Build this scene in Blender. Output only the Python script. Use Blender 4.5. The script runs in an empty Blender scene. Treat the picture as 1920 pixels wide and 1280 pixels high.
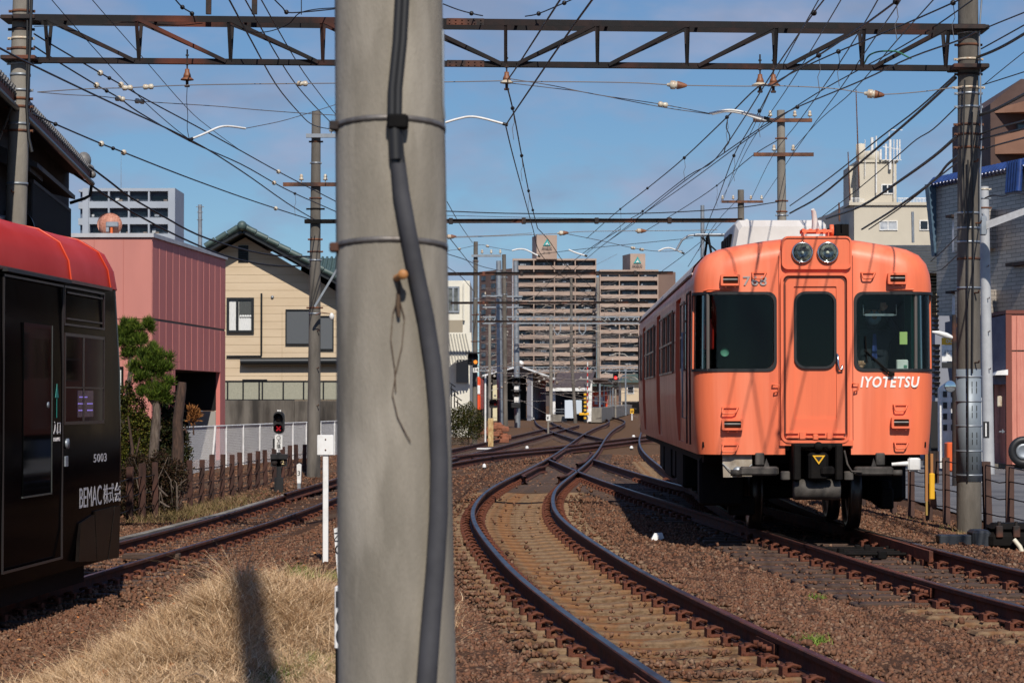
import bpy, math, random
import numpy as np
from mathutils import Vector, Matrix
random.seed(7)
C = bpy.data.collections.new('scene_objects')
SC = bpy.context.scene
SC.collection.children.link(C)

# ---------------------------------------------------------------- camera
F = 1920 * 85.0 / 36.0
CAM = (0.0, 0.0, 1.5)
PITCH = math.atan(111.0 / F)
cd = bpy.data.cameras.new('camera')
cam = bpy.data.objects.new('camera', cd)
SC.collection.objects.link(cam)
cd.sensor_width = 36.0
cd.lens = 85.0
cd.clip_start = 0.3
cd.clip_end = 6000
cam.location = CAM
cam.rotation_euler = (math.radians(90) + PITCH, 0, 0)
cd.dof.use_dof = True
cd.dof.focus_distance = 31.0
cd.dof.aperture_fstop = 9.0
SC.camera = cam

# ---------------------------------------------------------------- sun and sky
SUN_EL = math.radians(42.5)
SDX, SDY = -0.140, 1.0                      # the way the light travels over the ground
sl = bpy.data.lights.new('sun', 'SUN')
sun = bpy.data.objects.new('sun', sl)
SC.collection.objects.link(sun)
sl.energy = 4.65
sl.angle = math.radians(0.5)
sl.color = (1.0, 0.93, 0.83)
_h = math.hypot(SDX, SDY)
sun.rotation_euler = Vector((SDX / _h * math.cos(SUN_EL), SDY / _h * math.cos(SUN_EL), -math.sin(SUN_EL))).to_track_quat('-Z', 'Y').to_euler()

W = bpy.data.worlds.new('World')
SC.world = W
W.use_nodes = True
nt = W.node_tree
nt.nodes.clear()
wo = nt.nodes.new('ShaderNodeOutputWorld')
bg = nt.nodes.new('ShaderNodeBackground')
sky = nt.nodes.new('ShaderNodeTexSky')
sky.sky_type = 'NISHITA'
sky.sun_disc = False
sky.sun_elevation = SUN_EL
sky.sun_rotation = math.atan2(-SDX, -SDY)
sky.altitude = 0
sky.air_density = 0.5
sky.dust_density = 0.0
sky.ozone_density = 1.0
bg.inputs['Strength'].default_value = 0.09
# thin violet-grey clouds mixed into the sky
tc = nt.nodes.new('ShaderNodeTexCoord')
mp = nt.nodes.new('ShaderNodeMapping')
mp.inputs['Scale'].default_value = (7.0, 7.0, 15.0)
mp.inputs['Location'].default_value = (1.9, 7.7, 9.1)
n1 = nt.nodes.new('ShaderNodeTexNoise')
n1.inputs['Scale'].default_value = 1.9
n1.inputs['Detail'].default_value = 5
n1.inputs['Roughness'].default_value = 0.55
cr = nt.nodes.new('ShaderNodeValToRGB')
cr.color_ramp.elements[0].position = 0.44
cr.color_ramp.elements[1].position = 0.66
cr.color_ramp.elements[1].color = (0.8, 0.8, 0.8, 1)
n2 = nt.nodes.new('ShaderNodeTexNoise')
n2.inputs['Scale'].default_value = 4.0
n2.inputs['Detail'].default_value = 3
cc = nt.nodes.new('ShaderNodeValToRGB')
cc.color_ramp.elements[0].position = 0.35
cc.color_ramp.elements[0].color = (2.8, 3.5, 5.2, 1)
cc.color_ramp.elements[1].position = 0.7
cc.color_ramp.elements[1].color = (3.9, 4.4, 6.2, 1)
mx = nt.nodes.new('ShaderNodeMix')
mx.data_type = 'RGBA'
L = nt.links.new
L(tc.outputs['Generated'], mp.inputs['Vector'])
L(mp.outputs['Vector'], n1.inputs['Vector'])
L(mp.outputs['Vector'], n2.inputs['Vector'])
L(n1.outputs['Fac'], cr.inputs['Fac'])
L(n2.outputs['Fac'], cc.inputs['Fac'])
L(cr.outputs['Color'], mx.inputs[0])
sepc = nt.nodes.new('ShaderNodeSeparateColor')
comb = nt.nodes.new('ShaderNodeCombineColor')
L(sky.outputs['Color'], sepc.inputs[0])
for ch, ex, k in (('Red', 0.8, 0.91), ('Green', 0.7, 1.43), ('Blue', 0.4, 3.05)):
    pw = nt.nodes.new('ShaderNodeMath')
    pw.operation = 'POWER'
    pw.inputs[1].default_value = ex
    ml = nt.nodes.new('ShaderNodeMath')
    ml.operation = 'MULTIPLY'
    ml.inputs[1].default_value = k
    L(sepc.outputs[ch], pw.inputs[0])
    L(pw.outputs[0], ml.inputs[0])
    L(ml.outputs[0], comb.inputs[ch])
L(comb.outputs[0], mx.inputs[6])
L(cc.outputs['Color'], mx.inputs[7])
L(mx.outputs[2], bg.inputs['Color'])
L(bg.outputs['Background'], wo.inputs['Surface'])

SC.view_settings.view_transform = 'Standard'
SC.view_settings.look = 'None'
SC.view_settings.exposure = 0.0
SC.view_settings.gamma = 1.0
SC.render.engine = 'CYCLES'
SC.cycles.max_bounces = 8
SC.cycles.transparent_max_bounces = 24
SC.cycles.caustics_reflective = False
SC.cycles.caustics_refractive = False

_u = Vector((0, -math.sin(PITCH), math.cos(PITCH)))
_w = Vector((0, math.cos(PITCH), math.sin(PITCH)))
def at(px, py, Y):
    """the point of the place that the photograph shows at px, py when it lies Y metres ahead"""
    d = Vector(((px - 960) / F, 0, 0)) + _u * ((640 - py) / F) + _w
    return Vector(CAM) + d * (Y / d.y)

# ---------------------------------------------------------------- materials
def lin(c):
    c = c / 255.0
    return c / 12.92 if c <= 0.04045 else ((c + 0.055) / 1.055) ** 2.4
def srgb(r, g, b):
    return (lin(r), lin(g), lin(b))

def mat(name, col, rough=0.6, metal=0.0, col2=None, scale=4.0, detail=6, lo=0.35, hi=0.65, bump=0.0, bscale=None,
        coat=0.0, island=None, stretch=None, spec=0.5, ior=None, emit=None, trans=0.0, col3=None, scale3=0.6, lo3=0.5, hi3=0.68):
    m = bpy.data.materials.new(name)
    m.use_nodes = True
    t = m.node_tree
    b = t.nodes['Principled BSDF']
    b.inputs['Base Color'].default_value = (*col, 1)
    b.inputs['Roughness'].default_value = rough
    b.inputs['Metallic'].default_value = metal
    b.inputs['Specular IOR Level'].default_value = spec
    if ior: b.inputs['IOR'].default_value = ior
    if coat:
        b.inputs['Coat Weight'].default_value = coat
        b.inputs['Coat Roughness'].default_value = 0.08
    if trans:
        b.inputs['Transmission Weight'].default_value = trans
    lk = t.links.new
    tcn = t.nodes.new('ShaderNodeTexCoord')
    vec = tcn.outputs['Object']
    if stretch:
        mpn = t.nodes.new('ShaderNodeMapping')
        mpn.inputs['Scale'].default_value = stretch
        lk(vec, mpn.inputs['Vector'])
        vec = mpn.outputs['Vector']
    cur = None
    if col2 is not None:
        n = t.nodes.new('ShaderNodeTexNoise')
        n.inputs['Scale'].default_value = scale
        n.inputs['Detail'].default_value = detail
        n.inputs['Roughness'].default_value = 0.62
        lk(vec, n.inputs['Vector'])
        r = t.nodes.new('ShaderNodeValToRGB')
        r.color_ramp.elements[0].position = lo
        r.color_ramp.elements[1].position = hi
        r.color_ramp.elements[0].color = (*col, 1)
        r.color_ramp.elements[1].color = (*col2, 1)
        lk(n.outputs['Fac'], r.inputs['Fac'])
        cur = r.outputs['Color']
        rr = t.nodes.new('ShaderNodeMapRange')
        rr.inputs['To Min'].default_value = max(0.02, rough - 0.1)
        rr.inputs['To Max'].default_value = min(1, rough + 0.12)
        lk(n.outputs['Fac'], rr.inputs['Value'])
        lk(rr.outputs['Result'], b.inputs['Roughness'])
    if col3 is not None:
        n = t.nodes.new('ShaderNodeTexNoise')
        n.inputs['Scale'].default_value = scale3
        n.inputs['Detail'].default_value = 5
        lk(vec, n.inputs['Vector'])
        r = t.nodes.new('ShaderNodeMapRange')
        r.inputs['From Min'].default_value = lo3
        r.inputs['From Max'].default_value = hi3
        lk(n.outputs['Fac'], r.inputs['Value'])
        mxn = t.nodes.new('ShaderNodeMix')
        mxn.data_type = 'RGBA'
        lk(r.outputs['Result'], mxn.inputs[0])
        if cur is not None: lk(cur, mxn.inputs[6])
        else: mxn.inputs[6].default_value = (*col, 1)
        mxn.inputs[7].default_value = (*col3, 1)
        cur = mxn.outputs[2]
    if island:
        g = t.nodes.new('ShaderNodeNewGeometry')
        r = t.nodes.new('ShaderNodeValToRGB')
        r.color_ramp.elements.remove(r.color_ramp.elements[1])
        for i, c in enumerate(island):
            p = i / max(1, len(island) - 1)
            if i == 0:
                r.color_ramp.elements[0].color = (*c, 1)
                r.color_ramp.elements[0].position = 0
            else:
                e = r.color_ramp.elements.new(p)
                e.color = (*c, 1)
        lk(g.outputs['Random Per Island'], r.inputs['Fac'])
        cur = r.outputs['Color']
    if cur is not None:
        lk(cur, b.inputs['Base Color'])
    if bump:
        n = t.nodes.new('ShaderNodeTexNoise')
        n.inputs['Scale'].default_value = bscale or scale * 4
        n.inputs['Detail'].default_value = 6
        lk(vec, n.inputs['Vector'])
        bn = t.nodes.new('ShaderNodeBump')
        bn.inputs['Strength'].default_value = min(1.0, bump)
        bn.inputs['Distance'].default_value = 0.02
        lk(n.outputs['Fac'], bn.inputs['Height'])
        lk(bn.outputs['Normal'], b.inputs['Normal'])
    if emit:
        b.inputs['Emission Color'].default_value = (*emit[0], 1)
        b.inputs['Emission Strength'].default_value = emit[1]
    return m

def glass_mat(name, tint=(0.25, 0.27, 0.27), rough=0.03, refl=1.0, ior=1.5):
    m = bpy.data.materials.new(name)
    m.use_nodes = True
    t = m.node_tree
    t.nodes.clear()
    o = t.nodes.new('ShaderNodeOutputMaterial')
    tr = t.nodes.new('ShaderNodeBsdfTransparent')
    tr.inputs['Color'].default_value = (*tint, 1)
    gl = t.nodes.new('ShaderNodeBsdfGlossy')
    gl.inputs['Roughness'].default_value = rough
    gl.inputs['Color'].default_value = (refl, refl, refl, 1)
    fr = t.nodes.new('ShaderNodeFresnel')
    fr.inputs['IOR'].default_value = ior
    mxs = t.nodes.new('ShaderNodeMixShader')
    t.links.new(fr.outputs['Fac'], mxs.inputs['Fac'])
    t.links.new(tr.outputs['BSDF'], mxs.inputs[1])
    t.links.new(gl.outputs['BSDF'], mxs.inputs[2])
    t.links.new(mxs.outputs['Shader'], o.inputs['Surface'])
    return m

def brick_mat(name, c1, c2, mortar, bw, bh, ms=0.012, rough=0.6, axis='x', offset=0.5, bump=0.3):
    """courses laid in object space: u along x or y, v along z"""
    m = bpy.data.materials.new(name)
    m.use_nodes = True
    t = m.node_tree
    b = t.nodes['Principled BSDF']
    b.inputs['Roughness'].default_value = rough
    tcn = t.nodes.new('ShaderNodeTexCoord')
    sp = t.nodes.new('ShaderNodeSeparateXYZ')
    cb = t.nodes.new('ShaderNodeCombineXYZ')
    t.links.new(tcn.outputs['Object'], sp.inputs[0])
    if axis == 'xy':
        ad = t.nodes.new('ShaderNodeMath')
        ad.operation = 'ADD'
        t.links.new(sp.outputs['X'], ad.inputs[0])
        t.links.new(sp.outputs['Y'], ad.inputs[1])
        t.links.new(ad.outputs[0], cb.inputs['X'])
    else:
        t.links.new(sp.outputs['X' if axis == 'x' else 'Y'], cb.inputs['X'])
    t.links.new(sp.outputs['Z'], cb.inputs['Y'])
    br = t.nodes.new('ShaderNodeTexBrick')
    br.inputs['Color1'].default_value = (*c1, 1)
    br.inputs['Color2'].default_value = (*c2, 1)
    br.inputs['Mortar'].default_value = (*mortar, 1)
    br.inputs['Scale'].default_value = 1
    br.inputs['Mortar Size'].default_value = ms
    br.inputs['Brick Width'].default_value = bw
    br.inputs['Row Height'].default_value = bh
    br.offset = offset
    t.links.new(cb.outputs[0], br.inputs['Vector'])
    n = t.nodes.new('ShaderNodeTexNoise')
    n.inputs['Scale'].default_value = 1.3
    n.inputs['Detail'].default_value = 8
    t.links.new(tcn.outputs['Object'], n.inputs['Vector'])
    mr = t.nodes.new('ShaderNodeMapRange')
    mr.inputs['To Min'].default_value = 0.78
    mr.inputs['To Max'].default_value = 1.12
    t.links.new(n.outputs['Fac'], mr.inputs['Value'])
    vm = t.nodes.new('ShaderNodeVectorMath')
    vm.operation = 'SCALE'
    t.links.new(br.outputs['Color'], vm.inputs[0])
    t.links.new(mr.outputs['Result'], vm.inputs['Scale'])
    t.links.new(vm.outputs[0], b.inputs['Base Color'])
    bn = t.nodes.new('ShaderNodeBump')
    bn.inputs['Strength'].default_value = bump
    bn.inputs['Distance'].default_value = 0.01
    bn.invert = True
    t.links.new(br.outputs['Fac'], bn.inputs['Height'])
    t.links.new(bn.outputs['Normal'], b.inputs['Normal'])
    return m

# ---------------------------------------------------------------- mesh collector
class MB:
    def __init__(self):
        self.v = []; self.f = []; self.s = []; self.mi = []; self.cm = 0
    def add(self, vs, fs, smooth=False):
        o = len(self.v)
        self.v += [tuple(p) for p in vs]
        for k in fs:
            self.f.append(tuple(i + o for i in k)); self.s.append(smooth); self.mi.append(self.cm)
        return self
    def box(self, a, b):
        x0, x1 = sorted((a[0], b[0])); y0, y1 = sorted((a[1], b[1])); z0, z1 = sorted((a[2], b[2]))
        return self.add([(x0,y0,z0),(x1,y0,z0),(x1,y1,z0),(x0,y1,z0),(x0,y0,z1),(x1,y0,z1),(x1,y1,z1),(x0,y1,z1)],
                        [(0,3,2,1),(4,5,6,7),(0,1,5,4),(1,2,6,5),(2,3,7,6),(3,0,4,7)])
    def bbox(self, a, b, r=0.01):
        """box with chamfered edges round z and top"""
        x0, x1 = sorted((a[0], b[0])); y0, y1 = sorted((a[1], b[1])); z0, z1 = sorted((a[2], b[2]))
        r = min(r, (x1-x0)/2.1, (y1-y0)/2.1, (z1-z0)/2.1)
        def ring(i, z):
            return [(x0+i,y0+i+r,z),(x0+i+r,y0+i,z),(x1-i-r,y0+i,z),(x1-i,y0+i+r,z),(x1-i,y1-i-r,z),(x1-i-r,y1-i,z),(x0+i+r,y1-i,z),(x0+i,y1-i-r,z)]
        R = [ring(r, z0), ring(0, z0+r), ring(0, z1-r), ring(r, z1)]
        vs = [p for q in R for p in q]
        fs = []
        for k in range(3):
            for j in range(8):
                fs.append((k*8+j, k*8+(j+1)%8, k*8+8+(j+1)%8, k*8+8+j))
        fs.append(tuple(range(7,-1,-1))); fs.append(tuple(24+j for j in range(8)))
        return self.add(vs, fs)
    def hexa(self, p):
        """eight corners: four of the bottom, four of the top"""
        return self.add(p, [(0,3,2,1),(4,5,6,7),(0,1,5,4),(1,2,6,5),(2,3,7,6),(3,0,4,7)])
    def tube(self, pts, r, n=8, caps=True, smooth=True):
        pts = [Vector(p) for p in pts]
        m = len(pts)
        rs = r if isinstance(r, (list, tuple)) else [r] * m
        vs = []
        up = None
        for i, p in enumerate(pts):
            a = pts[max(0, i-1)]; b = pts[min(m-1, i+1)]
            d = (b - a)
            if d.length < 1e-9: d = Vector((0,0,1))
            d.normalize()
            if up is None:
                up = Vector((0,0,1)) if abs(d.z) < 0.9 else Vector((0,1,0))
            s = d.cross(up)
            if s.length < 1e-6:
                s = d.cross(Vector((1,0,0)))
            s.normalize()
            u2 = s.cross(d).normalized()
            up = u2
            for k in range(n):
                t = 2*math.pi*k/n
                vs.append(p + (s*math.cos(t) + u2*math.sin(t))*rs[i])
        fs = []
        for i in range(m-1):
            for k in range(n):
                fs.append((i*n+k, i*n+(k+1)%n, (i+1)*n+(k+1)%n, (i+1)*n+k))
        self.add(vs, fs, smooth)
        if caps:
            self.add([vs[k] for k in range(n)], [tuple(range(n-1,-1,-1))])
            self.add([vs[(m-1)*n+k] for k in range(n)], [tuple(range(n))])
        return self
    def cyl(self, p0, p1, r0, r1=None, n=16):
        return self.tube([p0, p1], [r0, r0 if r1 is None else r1], n)
    def bar(self, p0, p1, w, h):
        """rectangular bar from p0 to p1, w sideways and h upward"""
        p0 = Vector(p0); p1 = Vector(p1)
        d = (p1-p0).normalized()
        up = Vector((0,0,1)) if abs(d.z) < 0.95 else Vector((0,1,0))
        s = d.cross(up).normalized(); u2 = s.cross(d).normalized()
        s *= w/2; u2 *= h/2
        return self.hexa([p0-s-u2,p0+s-u2,p1+s-u2,p1-s-u2,p0-s+u2,p0+s+u2,p1+s+u2,p1-s+u2])
    def prism(self, poly, axis, a, b, smooth=False):
        """poly in the two axes other than axis, from a to b along it"""
        def mk(u, v, w):
            return {'x': (w,u,v), 'y': (u,w,v), 'z': (u,v,w)}[axis]
        n = len(poly)
        self.add([mk(u,v,a) for u,v in poly]+[mk(u,v,b) for u,v in poly],
                 [(k,(k+1)%n,n+(k+1)%n,n+k) for k in range(n)], smooth)
        self.add([mk(u,v,a) for u,v in poly], [tuple(range(n))[::-1]])
        return self.add([mk(u,v,b) for u,v in poly], [tuple(range(n))])
    def lathe(self, prof, c, axis='z', n=16, smooth=True):
        """prof: (radius, height) pairs"""
        vs = []
        for r, h in prof:
            for k in range(n):
                t = 2*math.pi*k/n
                a, b = r*math.cos(t), r*math.sin(t)
                q = {'z': (a,b,h), 'y': (a,h,b), 'x': (h,a,b)}[axis]
                vs.append((c[0]+q[0], c[1]+q[1], c[2]+q[2]))
        fs = []
        for i in range(len(prof)-1):
            for k in range(n):
                fs.append((i*n+k, i*n+(k+1)%n, (i+1)*n+(k+1)%n, (i+1)*n+k))
        return self.add(vs, fs, smooth)
    def ball(self, c, r, n=10, sz=1.0):
        prof = [(max(1e-4, r*math.sin(math.pi*i/n)), -r*sz*math.cos(math.pi*i/n)) for i in range(n+1)]
        return self.lathe(prof, c, 'z', n+2)
    def build(self, name, m, parent=None, world=False):
        me = bpy.data.meshes.new(name)
        org = ORG.get(parent, Vector((0,0,0))) if (world and parent) else Vector((0,0,0))
        vs = [(p[0]-org[0], p[1]-org[1], p[2]-org[2]) for p in self.v] if world and parent else self.v
        me.from_pydata(vs, [], self.f)
        ms = m if isinstance(m, (list, tuple)) else [m]
        for k in ms: me.materials.append(k)
        me.polygons.foreach_set('use_smooth', self.s)
        if len(ms) > 1: me.polygons.foreach_set('material_index', self.mi)
        o = link(name, me, parent)
        if world and parent: ORG[o] = org
        elif parent: ORG[o] = ORG.get(parent, Vector((0,0,0)))
        return o

ORG = {}
def link(name, me, parent=None):
    o = bpy.data.objects.new(name, me)
    C.objects.link(o)
    if parent is not None: o.parent = parent
    return o
def tag(o, label, cat=None, group=None, kind=None):
    if label: o['label'] = label
    if cat: o['category'] = cat
    if group: o['group'] = group
    if kind: o['kind'] = kind
    return o
def thing(name, label, cat, loc=(0,0,0), rz=0.0, group=None):
    o = link(name, None)
    o.location = loc
    o.rotation_euler = (0, 0, rz)
    o.empty_display_size = 0.2
    ORG[o] = Vector(loc)
    return tag(o, label, cat, group)
def dup(root, loc=None, label=None, rz=None):
    def cp(o, par):
        c = o.copy()
        C.objects.link(c)
        if par is not None: c.parent = par
        for ch in CH.get(o, ()): cp(ch, c)
        return c
    r = cp(root, None)
    if loc is not None: r.location = loc
    if rz is not None: r.rotation_euler = (0, 0, rz)
    if label: r['label'] = label
    return r
CH = {}
def remember(root):
    """note the children of a thing so that copies can be made of them"""
    for o in C.objects:
        if o.parent is not None: CH.setdefault(o.parent, [])
    CH.clear()
    for o in C.objects:
        if o.parent is not None: CH.setdefault(o.parent, []).append(o)
def npmesh(name, V, Fq, m, parent=None, smooth=False):
    """V (n,3) and quads Fq (k,4) as numpy arrays"""
    me = bpy.data.meshes.new(name)
    k, q = Fq.shape
    me.vertices.add(len(V)); me.vertices.foreach_set('co', V.astype(np.float32).ravel())
    me.loops.add(k*q); me.loops.foreach_set('vertex_index', Fq.astype(np.int32).ravel())
    me.polygons.add(k)
    me.polygons.foreach_set('loop_start', (np.arange(k)*q).astype(np.int32))
    try: me.polygons.foreach_set('loop_total', np.full(k, q, np.int32))
    except Exception: pass
    me.materials.append(m)
    me.update(calc_edges=True)
    if smooth: me.polygons.foreach_set('use_smooth', np.ones(k, bool))
    return link(name, me, parent)

def lettering(name, body, h, org, xd, ud, m, parent, width=None, depth=0.004, shear=0.0, bold=0.0, align='LEFT', spacing=1.0):
    """raised lettering: org lower-left corner in the parent's frame, height h of a capital, optional total width"""
    cu = bpy.data.curves.new(name, 'FONT')
    cu.body = body
    cu.size = 1.0
    cu.extrude = 0.0
    cu.shear = shear
    cu.offset = bold
    cu.space_character = spacing
    cu.resolution_u = 3
    to = bpy.data.objects.new(name, cu)
    SC.collection.objects.link(to)
    dg = bpy.context.evaluated_depsgraph_get()
    me = bpy.data.meshes.new_from_object(to.evaluated_get(dg))
    bpy.data.objects.remove(to); bpy.data.curves.remove(cu)
    if len(me.vertices) == 0: return None
    P = [v.co.copy() for v in me.vertices]
    x0 = min(p.x for p in P); x1 = max(p.x for p in P); y0 = min(p.y for p in P); y1 = max(p.y for p in P)
    s = h / (y1-y0)
    sx = (width / (x1-x0)) if width else s
    xd = Vector(xd).normalized(); ud = Vector(ud).normalized(); nd = xd.cross(ud)
    faces = [tuple(p.vertices) for p in me.polygons]
    n = len(P)
    vs = [Vector(org) + xd*((p.x-x0)*sx) + ud*((p.y-y0)*s) + nd*depth for p in P]
    b = MB()
    b.add(vs, faces)
    # sides so that the letters have thickness
    cnt = {}
    for f_ in faces:
        for i in range(len(f_)):
            e = (f_[i], f_[(i+1) % len(f_)])
            k = (min(e), max(e)); cnt.setdefault(k, []).append(e)
    back = [v - nd*depth for v in vs]
    side = [e[0] for e in cnt.values() if len(e) == 1]
    b.add(vs + back, [(e[1], e[0], e[0]+n, e[1]+n) for e in side])
    bpy.data.meshes.remove(me)
    return b.build(name, m, parent)

def fix_normals(o):
    import bmesh
    bm = bmesh.new(); bm.from_mesh(o.data)
    bmesh.ops.recalc_face_normals(bm, faces=bm.faces)
    bm.to_mesh(o.data); bm.free()
    return o
def boolean(a, b, op):
    md = a.modifiers.new('b', 'BOOLEAN')
    md.object = b; md.operation = op; md.solver = 'EXACT'
    try: md.material_mode = 'TRANSFER'
    except Exception: pass
    dg = bpy.context.evaluated_depsgraph_get()
    me = bpy.data.meshes.new_from_object(a.evaluated_get(dg))
    a.modifiers.clear()
    a.data = me
    return a
def rmo(*os):
    for o in os: bpy.data.objects.remove(o)
def smooth_by_angle(o, deg=35):
    me = o.data
    me.polygons.foreach_set('use_smooth', np.ones(len(me.polygons), bool))
    import bmesh
    bm = bmesh.new(); bm.from_mesh(me)
    for e in bm.edges:
        if len(e.link_faces) == 2 and e.calc_face_angle(0) > math.radians(deg): e.smooth = False
    bm.to_mesh(me); bm.free()
def rrect(x0, z0, x1, z1, r, n=5, only=None):
    """rounded rectangle; only = corners (0 bl,1 br,2 tr,3 tl) that are rounded"""
    out = []
    cs = [(x0+r, z0+r, 180), (x1-r, z0+r, 270), (x1-r, z1-r, 0), (x0+r, z1-r, 90)]
    sq = [(x0,z0),(x1,z0),(x1,z1),(x0,z1)]
    for i, (cx, cz, a0) in enumerate(cs):
        if only is not None and i not in only:
            out.append(sq[i]); continue
        for k in range(n+1):
            a = math.radians(a0 + 90*k/n)
            out.append((cx + r*math.cos(a), cz + r*math.sin(a)))
    return out
def sstep(v, a, b):
    t = np.clip((np.asarray(v, float)-a)/(b-a), 0, 1)
    return t*t*(3-2*t)

M = {}
M['rust'] = mat('rust_steel', srgb(76,50,40), 0.8, 0.0, srgb(122,78,52), 6, bump=0.3, col3=srgb(45,33,30), scale3=2.2)
M['rust_dark'] = mat('dark_rusty_steel', srgb(34,29,28), 0.8, 0.0, srgb(66,44,34), 3.5, lo=.45, hi=.68, bump=0.3, col3=srgb(118,66,44), scale3=1.1, lo3=.56, hi3=.7)
M['truss'] = mat('weathered_truss_steel', srgb(20,18,19), 0.9, 0.0, srgb(46,32,29), 2.5, lo=.45, hi=.7, bump=0.3, col3=srgb(92,46,30), scale3=.7, lo3=.58, hi3=.7)
M['rail_side'] = mat('rusty_rail_side', srgb(50,26,18), 0.8, 0.1, srgb(96,48,26), 5, bump=0.3)
M['rail_top'] = mat('worn_rail_top', srgb(96,88,86), 0.34, .9, srgb(52,42,40), 1.6, bump=0.05)
M['concrete'] = mat('pole_concrete', srgb(138,132,122), 0.88, 0, srgb(106,100,92), 2.5, stretch=(1,1,.3), bump=0.25, bscale=60, col3=srgb(150,145,135), scale3=1.2)
M['concrete_dark'] = mat('old_pole_concrete', srgb(112,106,98), 0.88, 0, srgb(80,75,68), 3, stretch=(1,1,.25), bump=0.3, bscale=60)
M['black'] = mat('black_rubber', (0.012,0.012,0.013), 0.5)
M['cable'] = mat('black_cable', (0.015,0.015,0.016), 0.55)
M['wire'] = mat('dark_wire', (0.02,0.018,0.017), 0.5, 0.3)
M['wire_grey'] = mat('galvanised_wire', srgb(120,112,108), 0.5, 0.6)
M['galv'] = mat('galvanised_steel', srgb(158,164,170), 0.45, 0.5, srgb(130,136,142), 5)
M['porcelain'] = mat('white_porcelain', srgb(196,188,170), 0.3, 0, srgb(158,118,82), 9, lo=.45, hi=.75)
M['porc_rust'] = mat('rust_stained_porcelain', srgb(138,88,58), 0.5, 0, srgb(100,60,40), 14)
M['white'] = mat('white_paint', srgb(232,232,230), 0.5, 0, srgb(205,203,198), 5)
M['steel'] = mat('bare_steel', srgb(128,124,120), 0.5, 0.55, srgb(96,90,86), 20)
M['darksteel'] = mat('shade_black_oily_steel', srgb(11,10,10), 0.8, 0.0, srgb(24,21,19), 6, bump=0.2, spec=.15)  # near black also stands for the deep shade under the train
M['yellow'] = mat('yellow_paint', srgb(225,170,30), 0.5)
M['red'] = mat('red_paint', srgb(190,40,30), 0.45)
M['win_dark'] = mat('dark_window_glass', (0.012,0.015,0.02), 0.06, 0, spec=0.8)
M['alu'] = mat('dark_aluminium', srgb(40,42,44), 0.4, 0.4)
# ---------------------------------------------------------------- ground
def trackA_dist(x, y):
    if not TRK: return np.full(np.broadcast(x, y).shape, 9.0)
    return np.abs(np.asarray(x) - TRK['A'](np.clip(np.asarray(y, float), 6, 330).ravel())[:, 0].reshape(np.shape(y)))
TRK = {}
def gz(x, y):
    x = np.asarray(x, float); y = np.asarray(y, float)
    left = (.3*sstep(-x, .5, 1.4) + .7*sstep(-x, 2.0, 3.7)) * (1 - sstep(y, 50, 64)) * (1 - 0.35*sstep(y, 40, 52))
    z = -0.19 - 0.40*left
    z = z - 0.10*sstep(x, 5.2, 6.3)
    # low grassy bank between the camera and the left track
    z = z + 0.40*np.exp(-((x+1.85)/.85)**2 - ((y-17.4)/1.25)**2)
    inA = trackA_dist(x, y)
    z = z - 0.07*(1 - sstep(inA, .65, .95))*sstep(y, 15, 17)*(1 - sstep(y, 44, 48))
    return z
def spline(pts):
    P = np.array(pts, float)
    y = P[:,0]; V = P[:,1:]
    # natural cubic spline
    n = len(y); h = np.diff(y)
    A = np.zeros((n,n)); B = np.zeros((n,V.shape[1]))
    A[0,0] = A[-1,-1] = 1
    for i in range(1,n-1):
        A[i,i-1] = h[i-1]; A[i,i] = 2*(h[i-1]+h[i]); A[i,i+1] = h[i]
        B[i] = 6*((V[i+1]-V[i])/h[i] - (V[i]-V[i-1])/h[i-1])
    K = np.linalg.solve(A,B)
    def f(t):
        t = np.atleast_1d(np.asarray(t,float))
        i = np.clip(np.searchsorted(y,t)-1, 0, n-2)
        d = t-y[i]; hh = h[i]
        a = (K[i+1]-K[i])/(6*hh[:,None]); b = K[i]/2
        c = (V[i+1]-V[i])/hh[:,None] - hh[:,None]*(2*K[i]+K[i+1])/6
        return a*d[:,None]**3 + b*d[:,None]**2 + c*d[:,None] + V[i]
    return f
TRK = {
 'A': spline([(6,2.25,0),(12.85,1.405,0),(17.6,.91,0),(21,.61,0),(24.8,.36,0),(28.8,.15,0),(32.4,.04,0),(36.5,.05,0),(41.5,.2,0),(48.9,.64,0),(63,1.5,0),(88,2.75,0),(133,5.15,0),(175,7.6,0),(240,9.0,0),(330,12,0)]),
 'B': spline([(9,5.3,0),(16,4.50,0),(20.4,4.02,0),(25,3.70,0),(28.4,3.53,0),(34,3.50,0),(45,3.72,0),(70,4.4,0),(120,7.0,0),(200,11,0)]),
 'T': spline([(25.5,3.66,0),(30,3.34,0),(37,2.83,0),(46,2.25,0),(54,1.86,0),(62,1.52,0)]),
 'D': spline([(8,-6.33,-.4),(28,-5.08,-.4),(42,-4.2,-.4),(50,-3.6,-.28),(60,-1.95,-.02),(75,.95,0),(93,4.4,0),(107,7,0),(130,11,0)]),
 'E': spline([(47,-3.85,-.3),(56,-2.75,-.08),(67,-1.85,0),(90,-.25,0),(117,1.5,0),(150,3.6,0)]),
 'G': spline([(95,3.0,0),(125,2.4,0),(160,2.2,0),(215,2.6,0)]),
}
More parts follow.
